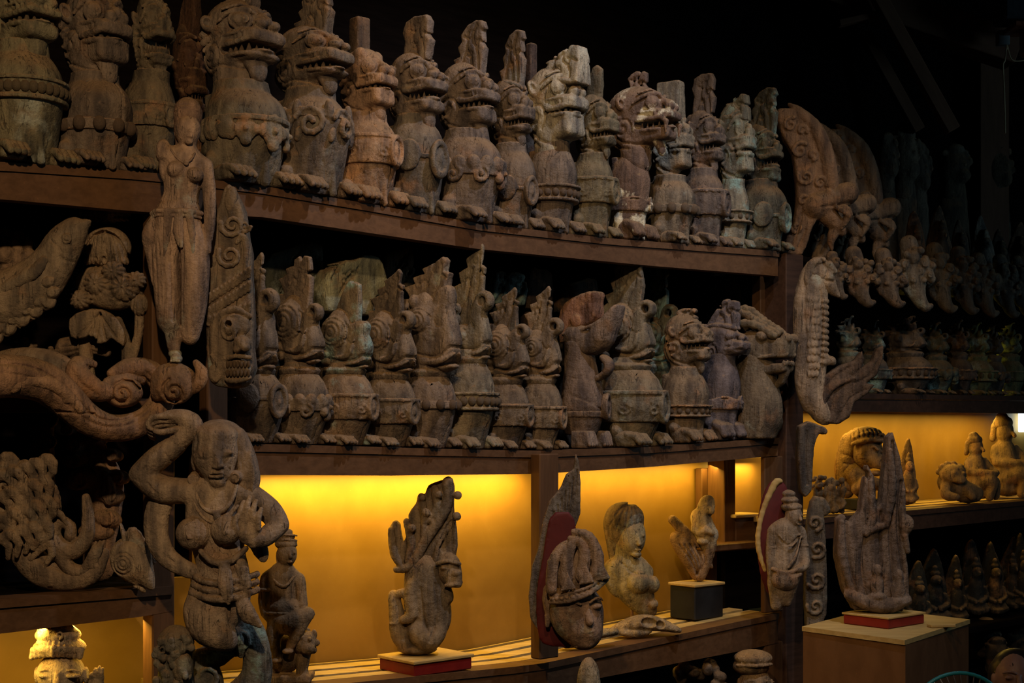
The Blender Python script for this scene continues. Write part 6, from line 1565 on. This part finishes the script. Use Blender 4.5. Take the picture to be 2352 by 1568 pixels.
# flame pair on the table
TB = empty('table', unproj(2060, 1480, 5.28)); tag(TB, 'brown plywood box table under the twin flame carving', 'table')
ta = unproj(2078, 1470, 5.0); tL = unproj(1842, 1452, 5.35); tR = unproj(2228, 1444, 5.55)
TB.location = (ta.x, ta.y, 0)
ztab = unproj(2078, 1470, 5.0).z
def prism(nm, pts, z0, z1, mat, parent):
    n = len(pts); V = [(x, y, z0) for x, y in pts]+[(x, y, z1) for x, y in pts]
    Fc = [tuple(range(n))[::-1], tuple(range(n, 2*n))]+[(i, (i+1) % n, n+(i+1) % n, n+i) for i in range(n)]
    return link(nm, mesh_data(nm, V, Fc), mat, parent)
vL = Vector((tL.x-ta.x, tL.y-ta.y)); vR = Vector((tR.x-ta.x, tR.y-ta.y))
c4 = [(0, 0), tuple(vR), tuple(vR+vL), tuple(vL)]
prism('side_panel', [(c[0]*.985+.004*(i == 0), c[1]*.985+.006) for i, c in enumerate(c4)], 0.0, ztab-.018, TABLE, TB)
prism('table_top', c4, ztab-.017, ztab, PLANK, TB)
def on_table(px, py):
    Y = (ZC-ztab)*F/(py-HZ); return unproj(px, py, Y)
pc = on_table(2030, 1432)
rp = empty('red_plinth', (pc.x, pc.y, ztab+.0008), RZ); tag(rp, 'flat red plinth on the plywood table under twin flames', 'plinth')
link('base', box_data('base', (-.12, -.10, 0), (.12, .10, .036), .004), RED, rp); link('top_slab', box_data('top_slab', (-.124, -.104, .036), (.124, .104, .044), .003), PLANK, rp)
pc2 = on_table(2162, 1440)
sl = link('slab', box_data('slab', (-.05, -.02, 0), (.05, .02, .012), .004), PLANK); sl.location = (pc2.x, pc2.y, ztab+.0008); sl.rotation_euler = (0, 0, .2); tag(sl, 'thin pale offcut lying on the plywood table', 'offcut')
H = Hero('twin_flames', 'rough carving of two tall flames with seated figures on a red plinth', 'carving', 2012, 1418, pc.y, 2.3, 3, DRIFT, (.18, .14, .115))
ZSET = ztab+.0448
def f(q):
    q.poly([(1960, 1415), (1935, 1370), (1918, 1290), (1922, 1205), (1936, 1196), (1950, 1215), (1972, 1190), (1985, 1110), (1990, 1082), (2006, 1110), (2012, 1180), (2020, 1170), (2030, 1080), (2036, 1018), (2048, 1008), (2064, 1060), (2078, 1140), (2074, 1200), (2090, 1205), (2092, 1230), (2076, 1260), (2084, 1330), (2086, 1390), (2070, 1418)], 8, 24, 8, 1)
    for P in ([(1990, 1100), (1996, 1180), (1975, 1300), (1990, 1400)], [(2046, 1030), (2050, 1130), (2040, 1240), (2050, 1380)], [(1940, 1210), (1945, 1290), (1965, 1380)], [(2066, 1120), (2058, 1220), (2070, 1330)], [(2020, 1190), (2018, 1280), (2022, 1390)]): q.etch(P, 3, 5)
    for P, r_ in (([(1930, 1215), (1930, 1290), (1955, 1380)], 10), ([(1995, 1120), (2000, 1200), (1985, 1240)], 9), ([(2040, 1050), (2044, 1140), (2030, 1220)], 10), ([(2070, 1140), (2068, 1200), (2080, 1280)], 8), ([(1985, 1240), (2010, 1225), (2024, 1222)], 8)): q.tube([(x, y, -18) for x, y in P], [r_*.6, r_, r_*.7], 4, 3)
    q.ell((2078, 1218, -14), (17, 22, 16), 0, 3)
    for x, y, s_ in ((2008, 1340, 1), (2056, 1352, 1.1)): q.ell((x, y-18, -26), (11*s_, 14*s_, 10), 0, 3).ell((x, y+16, -24), (15*s_, 26*s_, 13), 0, 5).ell((x, y+42, -28), (22*s_, 10*s_, 16), 0, 4)
    q.tube([(1945, 1378, -18), (1990, 1398, -26), (2040, 1402, -28), (2078, 1388, -20)], [12, 16, 16, 10], 4, 4); q.ell((2076, 1392, -26), (12, 10, 10), 0, 2)
H.part('flames', f)
settle(H, None, ZSET)
# top of the far bay: crouching horned serpents
def naga(px0, py0, Y, off, k2, label, col, mat=WOODO, dim=1.0):
    H = Hero('serpent_bust', label, 'carving', px0, py0, Y, 2.6, 3, mat, col)
    X = lambda x, y, d=0: (px0+(x-1830)*k2+off[0], py0+(y-580)*k2+off[1], d)
    def f(q):
        q.poly([X(x, y)[:2] for x, y in ((1798, 578), (1805, 540), (1822, 505), (1828, 450), (1825, 400), (1818, 350), (1800, 320), (1786, 285), (1780, 252), (1800, 246), (1832, 252), (1865, 285), (1885, 325), (1895, 370), (1905, 410), (1912, 440), (1895, 480), (1872, 505), (1860, 530), (1840, 582))], 0, 17*k2, 7, 2)
        q.tube([X(1812, 236, -2), X(1835, 256, -6), X(1872, 296, -8), X(1894, 350, -8), X(1906, 410, -8), X(1908, 440, -8)], [4*k2, 13*k2, 18*k2, 19*k2, 18*k2, 14*k2], 4, 2)
        for x, y, r_ in ((1812, 285, 17), (1834, 345, 20), (1838, 298, 12), (1848, 405, 19), (1862, 355, 12), (1842, 460, 18), (1880, 418, 16), (1826, 520, 14)):
            p = X(x, y); q.spiral(p[:2], 2, r_*k2, 1.3, x*.3, 5*k2, 1, -18*k2)
        q.etch([X(1815, 560)[:2], X(1832, 520)[:2], X(1842, 470)[:2]], 2.2, 3); q.etch([X(1830, 565)[:2], X(1848, 525)[:2]], 2.2, 3)
    H.part('neck', f)
    def f(q):
        q.tube([X(1870, 470, 0), X(1910, 455, 0), X(1945, 440, -4)], [34*k2, 30*k2, 26*k2], 3); q.tube([X(1900, 490, 0), X(1925, 515, 0), X(1935, 530, 0)], [22*k2, 16*k2, 8*k2], 3, 4); q.tube([X(1915, 530, 0), X(1908, 550, -2), X(1910, 570, -2)], [13*k2, 8*k2, 3*k2], 3, 3)
        q.tube([X(1930, 470, -14), X(1945, 490, -16), X(1930, 520, -14)], [9*k2, 10*k2, 5*k2], 3, 2); q.ell(X(1946, 432, -10), (13*k2, 14*k2, 14*k2), 0, 2); q.ell(X(1900, 440, -24*k2), (10*k2, 10*k2, 8*k2), 0, 1.5); q.etch([X(1880, 475)[:2], X(1915, 470)[:2], X(1950, 462)[:2]], 2.4, 3)
        for i in range(6): q.ell(X(1915+6*i, 474+4*i, -24*k2), (4*k2, 7*k2, 5*k2), 0, .8)
    H.part('head', f); settle(H, None, A_top(sof(1785))-.004)
naga(1830, 582, Yt(1830, -.06), (0, 0), 1.0, 'brown serpent bust with a curved ornamented neck at the far bay corner', (.25, .165, .11))
naga(1883, 588, Yt(1883, -.12), (0, 0), .92, 'second serpent bust close behind the ornamented brown one', (.215, .165, .12), WOOD)
naga(1938, 596, Yt(1938, -.16), (0, 0), .93, 'third serpent bust farther along the far bay', (.215, .17, .13), WOOD)
# rows in the shade: pointed figurines, hooked brackets, bird guardians
def small_figure(name, label, px, py, hpx, wpx, Y, col, mat=WOOD, h=3.2, hood=True, group=None, seed=0):
    H = Hero(name, label, 'statue', px, py, Y, h, 3, mat, col, group); rs = random.Random(seed*7+px)
    def f(q):
        q.ell((px, py-hpx*.10, 0), (wpx*.5, hpx*.11, wpx*.42)); q.tube([(px, py-hpx*.12, 0), (px, py-hpx*.34, 0), (px, py-hpx*.46, 0)], [wpx*.32, wpx*.30, wpx*.2], 3)
        q.ell((px+wpx*.04, py-hpx*.56, -wpx*.10), (wpx*.2, hpx*.09, wpx*.2), 0, 2); q.ell((px+wpx*.08, py-hpx*.555, -wpx*.3), (wpx*.05, hpx*.03, wpx*.06), 0, 1)
        q.tube([(px-wpx*.34, py-hpx*.36, 0), (px-wpx*.42, py-hpx*.24, -wpx*.1), (px-wpx*.1, py-hpx*.18, -wpx*.36)], wpx*.09, 3, 2); q.tube([(px+wpx*.34, py-hpx*.36, 0), (px+wpx*.42, py-hpx*.24, -wpx*.1), (px+wpx*.1, py-hpx*.18, -wpx*.36)], wpx*.09, 3, 2)
        q.tube([(px-wpx*.4, py-hpx*.08, -wpx*.2), (px, py-hpx*.05, -wpx*.42), (px+wpx*.4, py-hpx*.08, -wpx*.2)], wpx*.12, 3, 2)
    H.part('body', f)
    def f(q): q.ell((px+wpx*.03, py-hpx*.66, 0), (wpx*.17, hpx*.05, wpx*.17)).ell((px+wpx*.03, py-hpx*.72, 0), (wpx*.11, hpx*.06, wpx*.11), 0, 3)
    H.part('topknot', f)
    if hood:
        l = rs.uniform(-.12, .18)
        H.part('halo', lambda q: q.poly([(px-wpx*.46, py), (px-wpx*.5, py-hpx*.35), (px-wpx*.40, py-hpx*.62), (px+wpx*l-wpx*.2, py-hpx*rs.uniform(.84, .9)), (px+wpx*l, py-hpx), (px+wpx*l+wpx*.16, py-hpx*rs.uniform(.86, .97)), (px+wpx*.36, py-hpx*rs.uniform(.55, .7)), (px+wpx*.48, py-hpx*.35), (px+wpx*.44, py)], wpx*.25, wpx*.13, 4, 2))
    return H
def lumpy(q, px, py, w, hh, rs, n=16):
    """a worn head shape: skull, muzzle, crest lumps"""
    q.ell((px, py-hh*.45, 0), (w*.42, hh*.42, w*.38)); q.ell((px+w*.16, py-hh*.30, -w*.22), (w*.24, hh*.16, w*.22), 0, 4); q.tube([(px, py-hh*.3, 4), (px-w*.05, py, 6)], [w*.3, w*.34], 0, 6)
    q.ell((px-w*.02, py-hh*.52, -w*.34), (w*.09, hh*.05, w*.07), 0, 1.5).ell((px+w*.2, py-hh*.52, -w*.32), (w*.08, hh*.05, w*.07), 0, 1.5); q.ell((px, py-hh*.86, 0), (w*.3, hh*.14, w*.28), 0, 3)
    for i in range(n):
        a = rs.uniform(-2.6, .2); q.ell((px+w*.42*math.cos(a), py-hh*.5+hh*.4*math.sin(a), rs.uniform(-.2, .2)*w), (w*.1, hh*.07, w*.1), 0, 1.5)
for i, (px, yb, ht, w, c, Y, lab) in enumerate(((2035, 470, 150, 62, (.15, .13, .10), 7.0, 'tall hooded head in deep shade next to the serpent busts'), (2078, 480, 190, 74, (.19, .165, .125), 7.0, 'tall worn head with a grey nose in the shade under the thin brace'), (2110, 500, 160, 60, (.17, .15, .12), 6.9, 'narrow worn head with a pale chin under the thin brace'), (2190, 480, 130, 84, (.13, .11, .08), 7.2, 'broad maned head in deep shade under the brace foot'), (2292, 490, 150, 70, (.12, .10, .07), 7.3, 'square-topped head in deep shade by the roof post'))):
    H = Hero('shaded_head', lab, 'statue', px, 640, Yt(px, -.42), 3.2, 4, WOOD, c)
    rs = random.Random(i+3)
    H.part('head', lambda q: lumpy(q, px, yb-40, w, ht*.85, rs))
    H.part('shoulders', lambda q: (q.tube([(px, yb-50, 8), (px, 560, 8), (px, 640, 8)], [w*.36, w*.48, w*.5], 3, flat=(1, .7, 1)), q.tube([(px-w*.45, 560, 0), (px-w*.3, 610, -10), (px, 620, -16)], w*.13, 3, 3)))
SG = 'pointed figurines on the far top shelf'
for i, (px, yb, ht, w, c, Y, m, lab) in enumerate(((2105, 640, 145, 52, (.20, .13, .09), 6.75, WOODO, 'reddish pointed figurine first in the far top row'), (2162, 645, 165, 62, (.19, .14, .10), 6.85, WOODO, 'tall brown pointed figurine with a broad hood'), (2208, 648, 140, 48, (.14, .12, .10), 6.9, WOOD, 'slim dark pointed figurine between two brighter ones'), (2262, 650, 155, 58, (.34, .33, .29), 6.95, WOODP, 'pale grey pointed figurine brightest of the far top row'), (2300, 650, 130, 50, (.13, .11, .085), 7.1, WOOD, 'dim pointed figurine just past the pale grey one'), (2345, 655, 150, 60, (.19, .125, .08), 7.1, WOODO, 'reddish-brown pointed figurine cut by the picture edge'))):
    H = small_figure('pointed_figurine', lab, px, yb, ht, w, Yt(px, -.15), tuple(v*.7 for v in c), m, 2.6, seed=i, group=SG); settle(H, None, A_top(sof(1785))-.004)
def hooked(px, py, w, hh, Y, col, lab, mat=WOOD):
    """bracket head with curls above and a hooked snout hanging down"""
    w *= 1.3; rs = random.Random(px); col = tuple(v*.8 for v in col)
    H = Hero('hooked_bracket', lab, 'carving', px, py, Y, 2.4, 2.0, mat, col, 'hooked bracket heads along the far shelf edge')
    def f(q):
        q.ell((px-w*.05, py-hh*.55, 0), (w*.42, hh*.30, w*.36)); q.tube([(px, py-hh*.45, -w*.1), (px+w*.05, py-hh*.2, -w*.2), (px+w*.22, py-hh*.04, -w*.24), (px+w*.38, py-hh*.06, -w*.24)], [w*.26, w*.2, w*.13, w*.06], 4)
        q.tube([(px-w*.3, py-hh*.5, -w*.1), (px-w*.22, py-hh*.28, -w*.2), (px, py-hh*.16, -w*.24)], [w*.12, w*.1, w*.05], 3, 2)
        for a, b, r_ in ((-.34, -.72, .15), (-.08, -.84, .17), (.2, -.74, .15), (.34, -.55, .13), (-.38, -.5, .13), (.06, -.62, .15)): q.ell((px+w*a, py+hh*b, -w*.22), (w*r_, hh*r_*.75, w*r_), 0, 1.5); q.spiral((px+w*a, py+hh*b), 1, w*r_*.6, 1.2, a*9, 2.2, 1, -w*.36)
        for i in range(14):
            a = rs.uniform(-3.3, .3); r_ = rs.uniform(.3, .5); q.ell((px+w*r_*math.cos(a), py-hh*.55+hh*.42*math.sin(a), -w*rs.uniform(0, .3)), (w*.10, hh*.07, w*.10), rs.uniform(-60, 60), 1)
        q.ell((px-w*.12, py-hh*.46, -w*.34), (w*.09, hh*.05, w*.07), 0, 1).ell((px+w*.16, py-hh*.47, -w*.33), (w*.09, hh*.05, w*.07), 0, 1)
        q.tube([(px, py-hh*.7, 10), (px-w*.1, py-hh*1.1, 16)], [w*.30, w*.24], 0, 3)
    H.part('head', f)
for i, (px, py, w, hh, Y, c, m, lab) in enumerate(((1920, 686, 44, 90, 6.30, (.20, .17, .15), WOOD, 'small hooked bracket head touching the sea serpent'), (1972, 702, 62, 110, 6.32, (.20, .165, .14), WOOD, 'hooked bracket head with a pale upturned snout'), (2040, 704, 62, 108, 6.45, (.20, .165, .14), WOOD, 'hooked bracket head with thin drooping lip'), (2100, 712, 66, 140, 6.58, (.31, .28, .235), WOODP, 'palest hooked bracket head of the far shelf edge'), (2158, 716, 64, 130, 6.7, (.21, .175, .13), WOOD, 'brown hooked bracket head after the palest one'), (2212, 720, 56, 128, 6.82, (.14, .12, .10), WOOD, 'dark hooked bracket head before the greenish figures'), (2258, 726, 56, 120, 6.92, (.17, .15, .12), WOOD, 'greyish hooked bracket head under the pale figurine'), (2308, 728, 52, 120, 7.05, (.13, .115, .095), WOOD, 'dim hooked bracket head near the picture edge'), (2346, 730, 44, 120, 7.15, (.11, .10, .085), WOOD, 'hooked bracket head cut by the picture edge'))):
    hooked(px, py, w, hh, Yt(px, .075), c, lab, m)
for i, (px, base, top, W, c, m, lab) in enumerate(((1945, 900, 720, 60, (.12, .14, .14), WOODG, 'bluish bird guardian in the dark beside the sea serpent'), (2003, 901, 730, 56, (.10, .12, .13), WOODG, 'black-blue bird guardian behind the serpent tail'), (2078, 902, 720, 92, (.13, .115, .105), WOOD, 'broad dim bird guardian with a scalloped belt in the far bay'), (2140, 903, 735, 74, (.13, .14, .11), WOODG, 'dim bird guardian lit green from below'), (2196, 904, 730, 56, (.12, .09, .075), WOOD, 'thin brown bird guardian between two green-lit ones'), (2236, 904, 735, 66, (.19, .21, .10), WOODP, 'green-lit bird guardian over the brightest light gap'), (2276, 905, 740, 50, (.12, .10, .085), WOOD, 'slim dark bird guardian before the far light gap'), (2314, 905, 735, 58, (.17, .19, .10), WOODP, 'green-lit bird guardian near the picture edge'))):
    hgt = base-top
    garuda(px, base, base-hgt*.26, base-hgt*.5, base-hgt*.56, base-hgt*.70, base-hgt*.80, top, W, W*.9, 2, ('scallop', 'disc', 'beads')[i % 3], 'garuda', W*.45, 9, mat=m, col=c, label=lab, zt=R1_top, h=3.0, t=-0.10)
# far amber niche
H = Hero('root_tangle', 'knotted root carving of many small figures in the far amber niche', 'carving', 1900, 1162, Yt(1900, -.13), 2.2, 1.8, DRIFT, (.27, .20, .12))
def f(q):
    rs = random.Random(11)
    for i in range(60): q.ell((1866+rs.random()*68, 1082+rs.random()*76, rs.random()*40-20), (4+rs.random()*6, 5+rs.random()*8, 6), rs.random()*90, 1.5)
    for i in range(7): q.tube([(1868+11*i, 1160, rs.random()*20-10), (1870+10*i, 1120, -14), (1876+10*i, 1086+rs.random()*20, -6)], [6, 5, 3], 3, 2)
H.part('tangle', f)
settle(H, R2_top)
zt3, _ = plinth('dark_block', 'dark block stand under the lion bust in the far niche', 1985, 1150, -0.20, 0.16, 0.12, 24, BLACKM, R2_top, cat='stand')
H = Hero('lion_bust', 'lion bust with a banded headdress glowing in the far amber niche', 'statue', 1985, 1142, Yt(1985, -.2), 2.2, 3, WOODO, (.30, .20, .11))
ZSET = zt3
def f(q):
    q.ell((1990, 1035, -6), (36, 42, 34)); q.tube([(1996, 1048, -20), (2010, 1060, -34), (2016, 1070, -36)], [20, 15, 9], 3, 4); q.ell((2018, 1062, -40), (9, 7, 8), 0, 2).ell((1996, 1036, -36), (7, 4, 5), 0, 1).ell((2016, 1034, -30), (6, 4, 5), 0, 1); q.tube([(1980, 1028, -34), (1996, 1022, -40), (2006, 1030, -42)], 3, 3, 1.2); q.ell((2004, 1082, -26), (18, 8, 14), 0, 3); q.etch([(1985, 1078), (2005, 1074), (2022, 1076)], 1.8, 3)
H.part('face', f)
def f(q):
    q.ell((1988, 1002, 0), (44, 26, 42)).tube([(1952, 1010, 4), (1944, 1060, 8), (1942, 1100, 8), (1946, 1124, 8)], [20, 24, 20, 18], 4); q.tube([(1952, 1016, -28), (1985, 1006, -44), (2026, 1010, -34)], 5, 3, 2); q.tube([(1954, 1002, -28), (1985, 990, -40), (2024, 996, -32)], 4, 3, 2)
    for i in range(8): q.etch([(1956+10*i, 1000), (1960+9*i, 984)], 1.6, 2)
    for i in range(5): q.etch([(1936, 1040+20*i), (1960, 1048+20*i)], 1.8, 2.4)
H.part('headdress', f)
def f(q): q.tube([(1955, 1080, 4), (1975, 1100, 0), (1985, 1114, 0)], [26, 28, 28], 3); q.tube([(1962, 1120, -18), (1985, 1100, -34), (2008, 1106, -38), (2026, 1100, -30)], [12, 12, 10, 7], 3, 3); q.ell((2020, 1114, -20), (16, 12, 14), 0, 3)
H.part('paws', f)
settle(H, None, ZSET)
settle(small_figure('praying_figure', 'thin praying figure with a spike behind the twin flames', 2086, 1160, 150, 44, Yt(2086, -.2), (.24, .16, .08), WOODO, 2.2, hood=True), R2_top)
H = Hero('lion_cub', 'crouching lion cub in the far amber niche', 'statue', 2195, 1152, Yt(2195, -.12), 2.2, 3, WOODO, (.26, .18, .10))
def f(q):
    q.ell((2186, 1096, -8), (30, 24, 26)); q.ell((2196, 1108, -28), (16, 12, 12), 0, 3); q.ell((2164, 1080, -4), (9, 9, 6), 0, 2).ell((2206, 1080, -4), (8, 8, 6), 0, 2); q.ell((2182, 1092, -32), (5, 4, 4), 0, 1).ell((2204, 1092, -30), (5, 4, 4), 0, 1)
    q.tube([(2180, 1115, 4), (2215, 1135, 6), (2240, 1140, 6)], [26, 26, 20], 3); q.tube([(2170, 1120, -10), (2166, 1142, -24), (2186, 1146, -34)], [12, 11, 8], 3, 3); q.tube([(2215, 1130, -16), (2226, 1146, -26)], [12, 9], 0, 3); q.etch([(2184, 1114), (2198, 1118), (2210, 1112)], 1.6, 2.4)
    for i in range(7): a = i*.5-2.9; q.ell((2186+28*math.cos(a), 1096+24*math.sin(a), 4), (8, 8, 8), 0, 1.5)
H.part('body', f)
settle(H, R2_top)
def squat(name, lab, px, py, k, Y, col, hood=False):
    H = Hero(name, lab, 'statue', px, py, Y, 2.2, 3, WOODO, col)
    X = lambda x, y, d=0: (px+x*k, py-y*k, d*k)
    def f(q):
        q.tube([X(-4, 30, 2), X(0, 62, 0), X(-4, 92, 2)], [26*k, 22*k, 18*k], 3); q.ell(X(-4, 122, 0), (17*k, 23*k, 17*k)); q.tube([X(6, 120, -16), X(8, 114, -20)], [3*k, 4*k], 0, 2)
        q.tube([X(-20, 90, 0), X(-22, 66, -10), X(14, 62, -26), X(34, 60, -26)], [9*k, 9*k, 8*k, 7*k], 3, 3); q.tube([X(16, 90, 4), X(30, 70, -8), X(38, 62, -20)], [9*k, 8*k, 7*k], 3, 3); q.tube([X(-14, 26, 0), X(14, 44, -24), X(26, 40, -26), X(20, 6, -26)], [18*k, 14*k, 13*k, 9*k], 3, 4); q.tube([X(10, 24, 4), X(36, 40, -6), X(40, 8, -8)], [16*k, 13*k, 9*k], 3, 4); q.ell(X(0, 14, 2), (32*k, 14*k, 26*k), 0, 4)
    H.part('body', f)
    H.part('headdress', lambda q: (q.ell(X(-6, 138, 2), (18*k, 14*k, 18*k)), q.ell(X(-8, 150, 2), (11*k, 8*k, 11*k), 0, 3), q.tube([X(-20, 130, 4), X(-24, 108, 6)], [8*k, 6*k], 0, 3)))
    settle(H, R2_top)
squat('seated_figure', 'seated figure resting its arms on raised knees in the far niche', 2245, 1150, .98, Yt(2245, -.18), (.23, .16, .09))
squat('seated_figure', 'large brightly lit seated figure at the end of the far niche', 2312, 1132, 1.22, Yt(2312, -.2), (.32, .23, .12))
# dim rows below the far niche
ZD = ZC-(1425-HZ)/F*Yt(2230, -.12)
ZT = A_top(sof(1785))-.004
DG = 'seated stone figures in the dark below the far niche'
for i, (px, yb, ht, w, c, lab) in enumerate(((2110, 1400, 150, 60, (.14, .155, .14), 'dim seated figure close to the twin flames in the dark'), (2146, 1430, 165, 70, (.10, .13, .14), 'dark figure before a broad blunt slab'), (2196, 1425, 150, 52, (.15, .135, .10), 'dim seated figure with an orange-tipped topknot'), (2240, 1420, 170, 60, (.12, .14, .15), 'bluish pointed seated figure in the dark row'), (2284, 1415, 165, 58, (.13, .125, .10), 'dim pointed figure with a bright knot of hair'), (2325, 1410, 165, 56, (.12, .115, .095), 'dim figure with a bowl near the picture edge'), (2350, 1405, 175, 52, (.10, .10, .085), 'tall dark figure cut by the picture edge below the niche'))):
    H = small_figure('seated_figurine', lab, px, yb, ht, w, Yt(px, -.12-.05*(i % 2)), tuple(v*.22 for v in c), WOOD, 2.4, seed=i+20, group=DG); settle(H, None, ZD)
sbx = wbox('deck_board', sof(2060), sof(2500), -0.40, 0.02, ZD-.03, ZD, DARK); sbx['kind'] = 'structure'
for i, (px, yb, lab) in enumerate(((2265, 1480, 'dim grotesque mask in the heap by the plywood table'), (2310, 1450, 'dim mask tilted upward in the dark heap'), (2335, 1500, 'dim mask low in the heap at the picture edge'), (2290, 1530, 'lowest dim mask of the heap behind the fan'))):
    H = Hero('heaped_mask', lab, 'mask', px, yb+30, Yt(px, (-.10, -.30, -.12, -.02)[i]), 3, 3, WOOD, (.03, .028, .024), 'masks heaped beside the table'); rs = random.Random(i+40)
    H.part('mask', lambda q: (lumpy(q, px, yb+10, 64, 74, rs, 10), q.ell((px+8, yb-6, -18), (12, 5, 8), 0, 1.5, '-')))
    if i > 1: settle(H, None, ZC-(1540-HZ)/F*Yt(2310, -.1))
o = wbox('deck_board', sof(2180), sof(2500), -0.42, 0.10, ZC-(1540-HZ)/F*Yt(2310, -.1)-.03, ZC-(1540-HZ)/F*Yt(2310, -.1), DARK); o['kind'] = 'structure'
# ------------------------------------------------------------------ person, fan, fittings
H = Hero('person', 'dark-haired person seated low behind the fan, looking down', 'person', 2335, 1700, 4.9, 2.2, 5, simple('skin', (.24, .135, .105), .5), (1, 1, 1))
def f(q):
    q.ell((2330, 1556, 0), (46, 60, 52)); q.ell((2332, 1590, -12), (36, 34, 40), 0, 8); q.tube([(2330, 1600, 8), (2335, 1650, 12)], [30, 32], 0, 8)
    q.tube([(2322, 1545, -52), (2320, 1572, -62)], [5, 9], 0, 4); q.ell((2304, 1548, -44), (11, 5, 6), 0, 2).ell((2342, 1548, -46), (11, 5, 6), 0, 2); q.tube([(2290, 1538, -40), (2304, 1534, -48), (2316, 1538, -50)], 2.5, 3, 1.5); q.ell((2322, 1592, -50), (15, 5, 7), 0, 1.5); q.ell((2378, 1560, 0), (6, 15, 10), 0, 2).ell((2284, 1560, 4), (6, 15, 10), 0, 2)
    q.tube([(2270, 1690, 10), (2335, 1660, 10), (2400, 1690, 10)], [30, 38, 30], 3, 8)
H.part('body', f)
def f(q): q.ell((2338, 1536, 14), (53, 46, 52)); q.ell((2378, 1560, 14), (14, 44, 30), 0, 8); q.ell((2288, 1560, 20), (10, 36, 26), 0, 8)
H.part('hair', f, simple('hair', (.012, .010, .009), .4))
H.part('shirt', lambda q: q.tube([(2262, 1710, 10), (2335, 1690, 10), (2408, 1710, 10)], [40, 50, 40], 3, 8), simple('dark_cloth', (.02, .02, .025), .9))
FT = simple('turquoise_plastic', (.03, .30, .36), .35); FB = simple('fan_wire', (.16, .16, .17), .35, .6)
fan_o = empty('electric_fan', unproj(2205, 1660, 4.35)); tag(fan_o, 'electric fan with a turquoise guard rim beside the plywood table', 'fan')
kf = 4.35/F; Rf = 115*kf
def ring(nm, R, r, y, mat, n=48, m=8):
    V = []; Fc = []
    for i in range(n):
        a = 2*math.pi*i/n
        for j in range(m): b = 2*math.pi*j/m; V.append(((R+r*math.cos(b))*math.cos(a), y+r*math.sin(b), (R+r*math.cos(b))*math.sin(a)))
    for i in range(n):
        for j in range(m): Fc.append((i*m+j, i*m+(j+1) % m, ((i+1) % n)*m+(j+1) % m, ((i+1) % n)*m+j))
    return link(nm, mesh_data(nm, V, Fc, True), mat, fan_o)
ring('guard_rim', Rf, .006, 0, FT); ring('guard_ring', Rf*.6, .0016, -.03, FB)
wire = mesh_data('guard_wire', [(x*Rf, y, s_*.0013) for x, y in ((.14, -.045), (.6, -.032), (.97, -.004)) for s_ in (-1, 1)]+[(x*Rf, y+.0026, s_*.0013) for x, y in ((.14, -.045), (.6, -.032), (.97, -.004)) for s_ in (-1, 1)], [(0, 1, 3, 2), (2, 3, 5, 4), (6, 8, 9, 7), (8, 10, 11, 9), (0, 2, 8, 6), (2, 4, 10, 8), (1, 7, 9, 3), (3, 9, 11, 5)])
wire.materials.append(FB)
for i in range(44): bit('guard_wire', wire, fan_o, (0, 0, 0), 1.0, (1, 1, 1, 1), (0, 2*math.pi*i/44, 0))
hub = ring('hub', Rf*.08, Rf*.07, -.035, FT)
def blade(nm, a0):
    V = []; 
    for i in range(6):
        f_ = i/5; 
        for s_ in (-1, 1): a = a0+s_*(.25+.22*f_); r_ = Rf*(.12+.78*f_); V.append((r_*math.cos(a), .012+s_*.014, r_*math.sin(a)))
    n_ = len(V); V += [(x, y+.003, z) for x, y, z in V]
    Fc = [(2*i, 2*i+1, 2*i+3, 2*i+2) for i in range(5)]+[(n_+2*i, n_+2*i+2, n_+2*i+3, n_+2*i+1) for i in range(5)]
    return link(nm, mesh_data(nm, V, Fc, True), FB, fan_o)
for i in range(3): blade('blade', i*2*math.pi/3+.4)
zf = fan_o.location.z
link('stand', box_data('stand', (-.018, .03, -zf+.03), (.018, .06, -.02), .006), FB, fan_o); link('foot', box_data('foot', (-.14, -.08, -zf+.001), (.14, .17, -zf+.03), .01), FT, fan_o)
# lamp fixture, switch box and cable at the roof post
lf = empty('ceiling_lamp', unproj(2345, 60, 6.6)); tag(lf, 'copper-coloured lamp housing hanging by the roof timber at the picture edge', 'lamp')
cop = simple('copper', (.35, .12, .06), .4, .7)
k_ = 6.6/F
link('housing', box_data('housing', (-45*k_, -.05, 12*k_), (60*k_, .12, 58*k_), .01), simple('lamp_body', (.02, .03, .035), .5), lf)
link('reflector', box_data('reflector', (-25*k_, -.07, -8*k_), (60*k_, .13, 4*k_), .004), cop, lf)
link('arm', box_data('arm', (0, -.03, -70*k_), (30*k_, .03, -8*k_), .01), cop, lf)
sb = link('switch_box', box_data('switch_box', (-14*k_, -.02, -17*k_), (14*k_, .02, 17*k_), .004), simple('grey_plastic', (.16, .19, .19), .5)); sb.location = unproj(2303, 88, 6.72); tag(sb, 'small grey junction box on the roof post', 'junction box')
cu = S(1.6, .5); cu.rough = 0; PX(cu).tube([(2312, 104, 0), (2308, 140, 0), (2304, 150, 0), (2307, 220, 0), (2309, 305, 0)], 1.9, 3); PX(cu).tube([(2314, 104, 0), (2320, 130, 0), (2330, 140, 0), (2352, 139, 0)], 1.7, 3)
cb = carve('cable', cu, simple('cream_cable', (.45, .35, .18), .6), None, 6.7/F, (2312, 0, -104)); cb.location = unproj(2312, 104, 6.7); tag(cb, 'thin cream cable hanging down the roof post', 'cable')
wd = wbox('window_1', sof(2349, -0.4), sof(2380, -0.4), -0.43, -0.40, at(2350, 992, -0.4).z, at(2350, 948, -0.4).z, simple('bright_pane', (.8, .9, .9), .4, 0, (.75, .95, 1.0), 3.0)); wd['kind'] = 'structure'
import os
print('TRIS', NTRI[0])
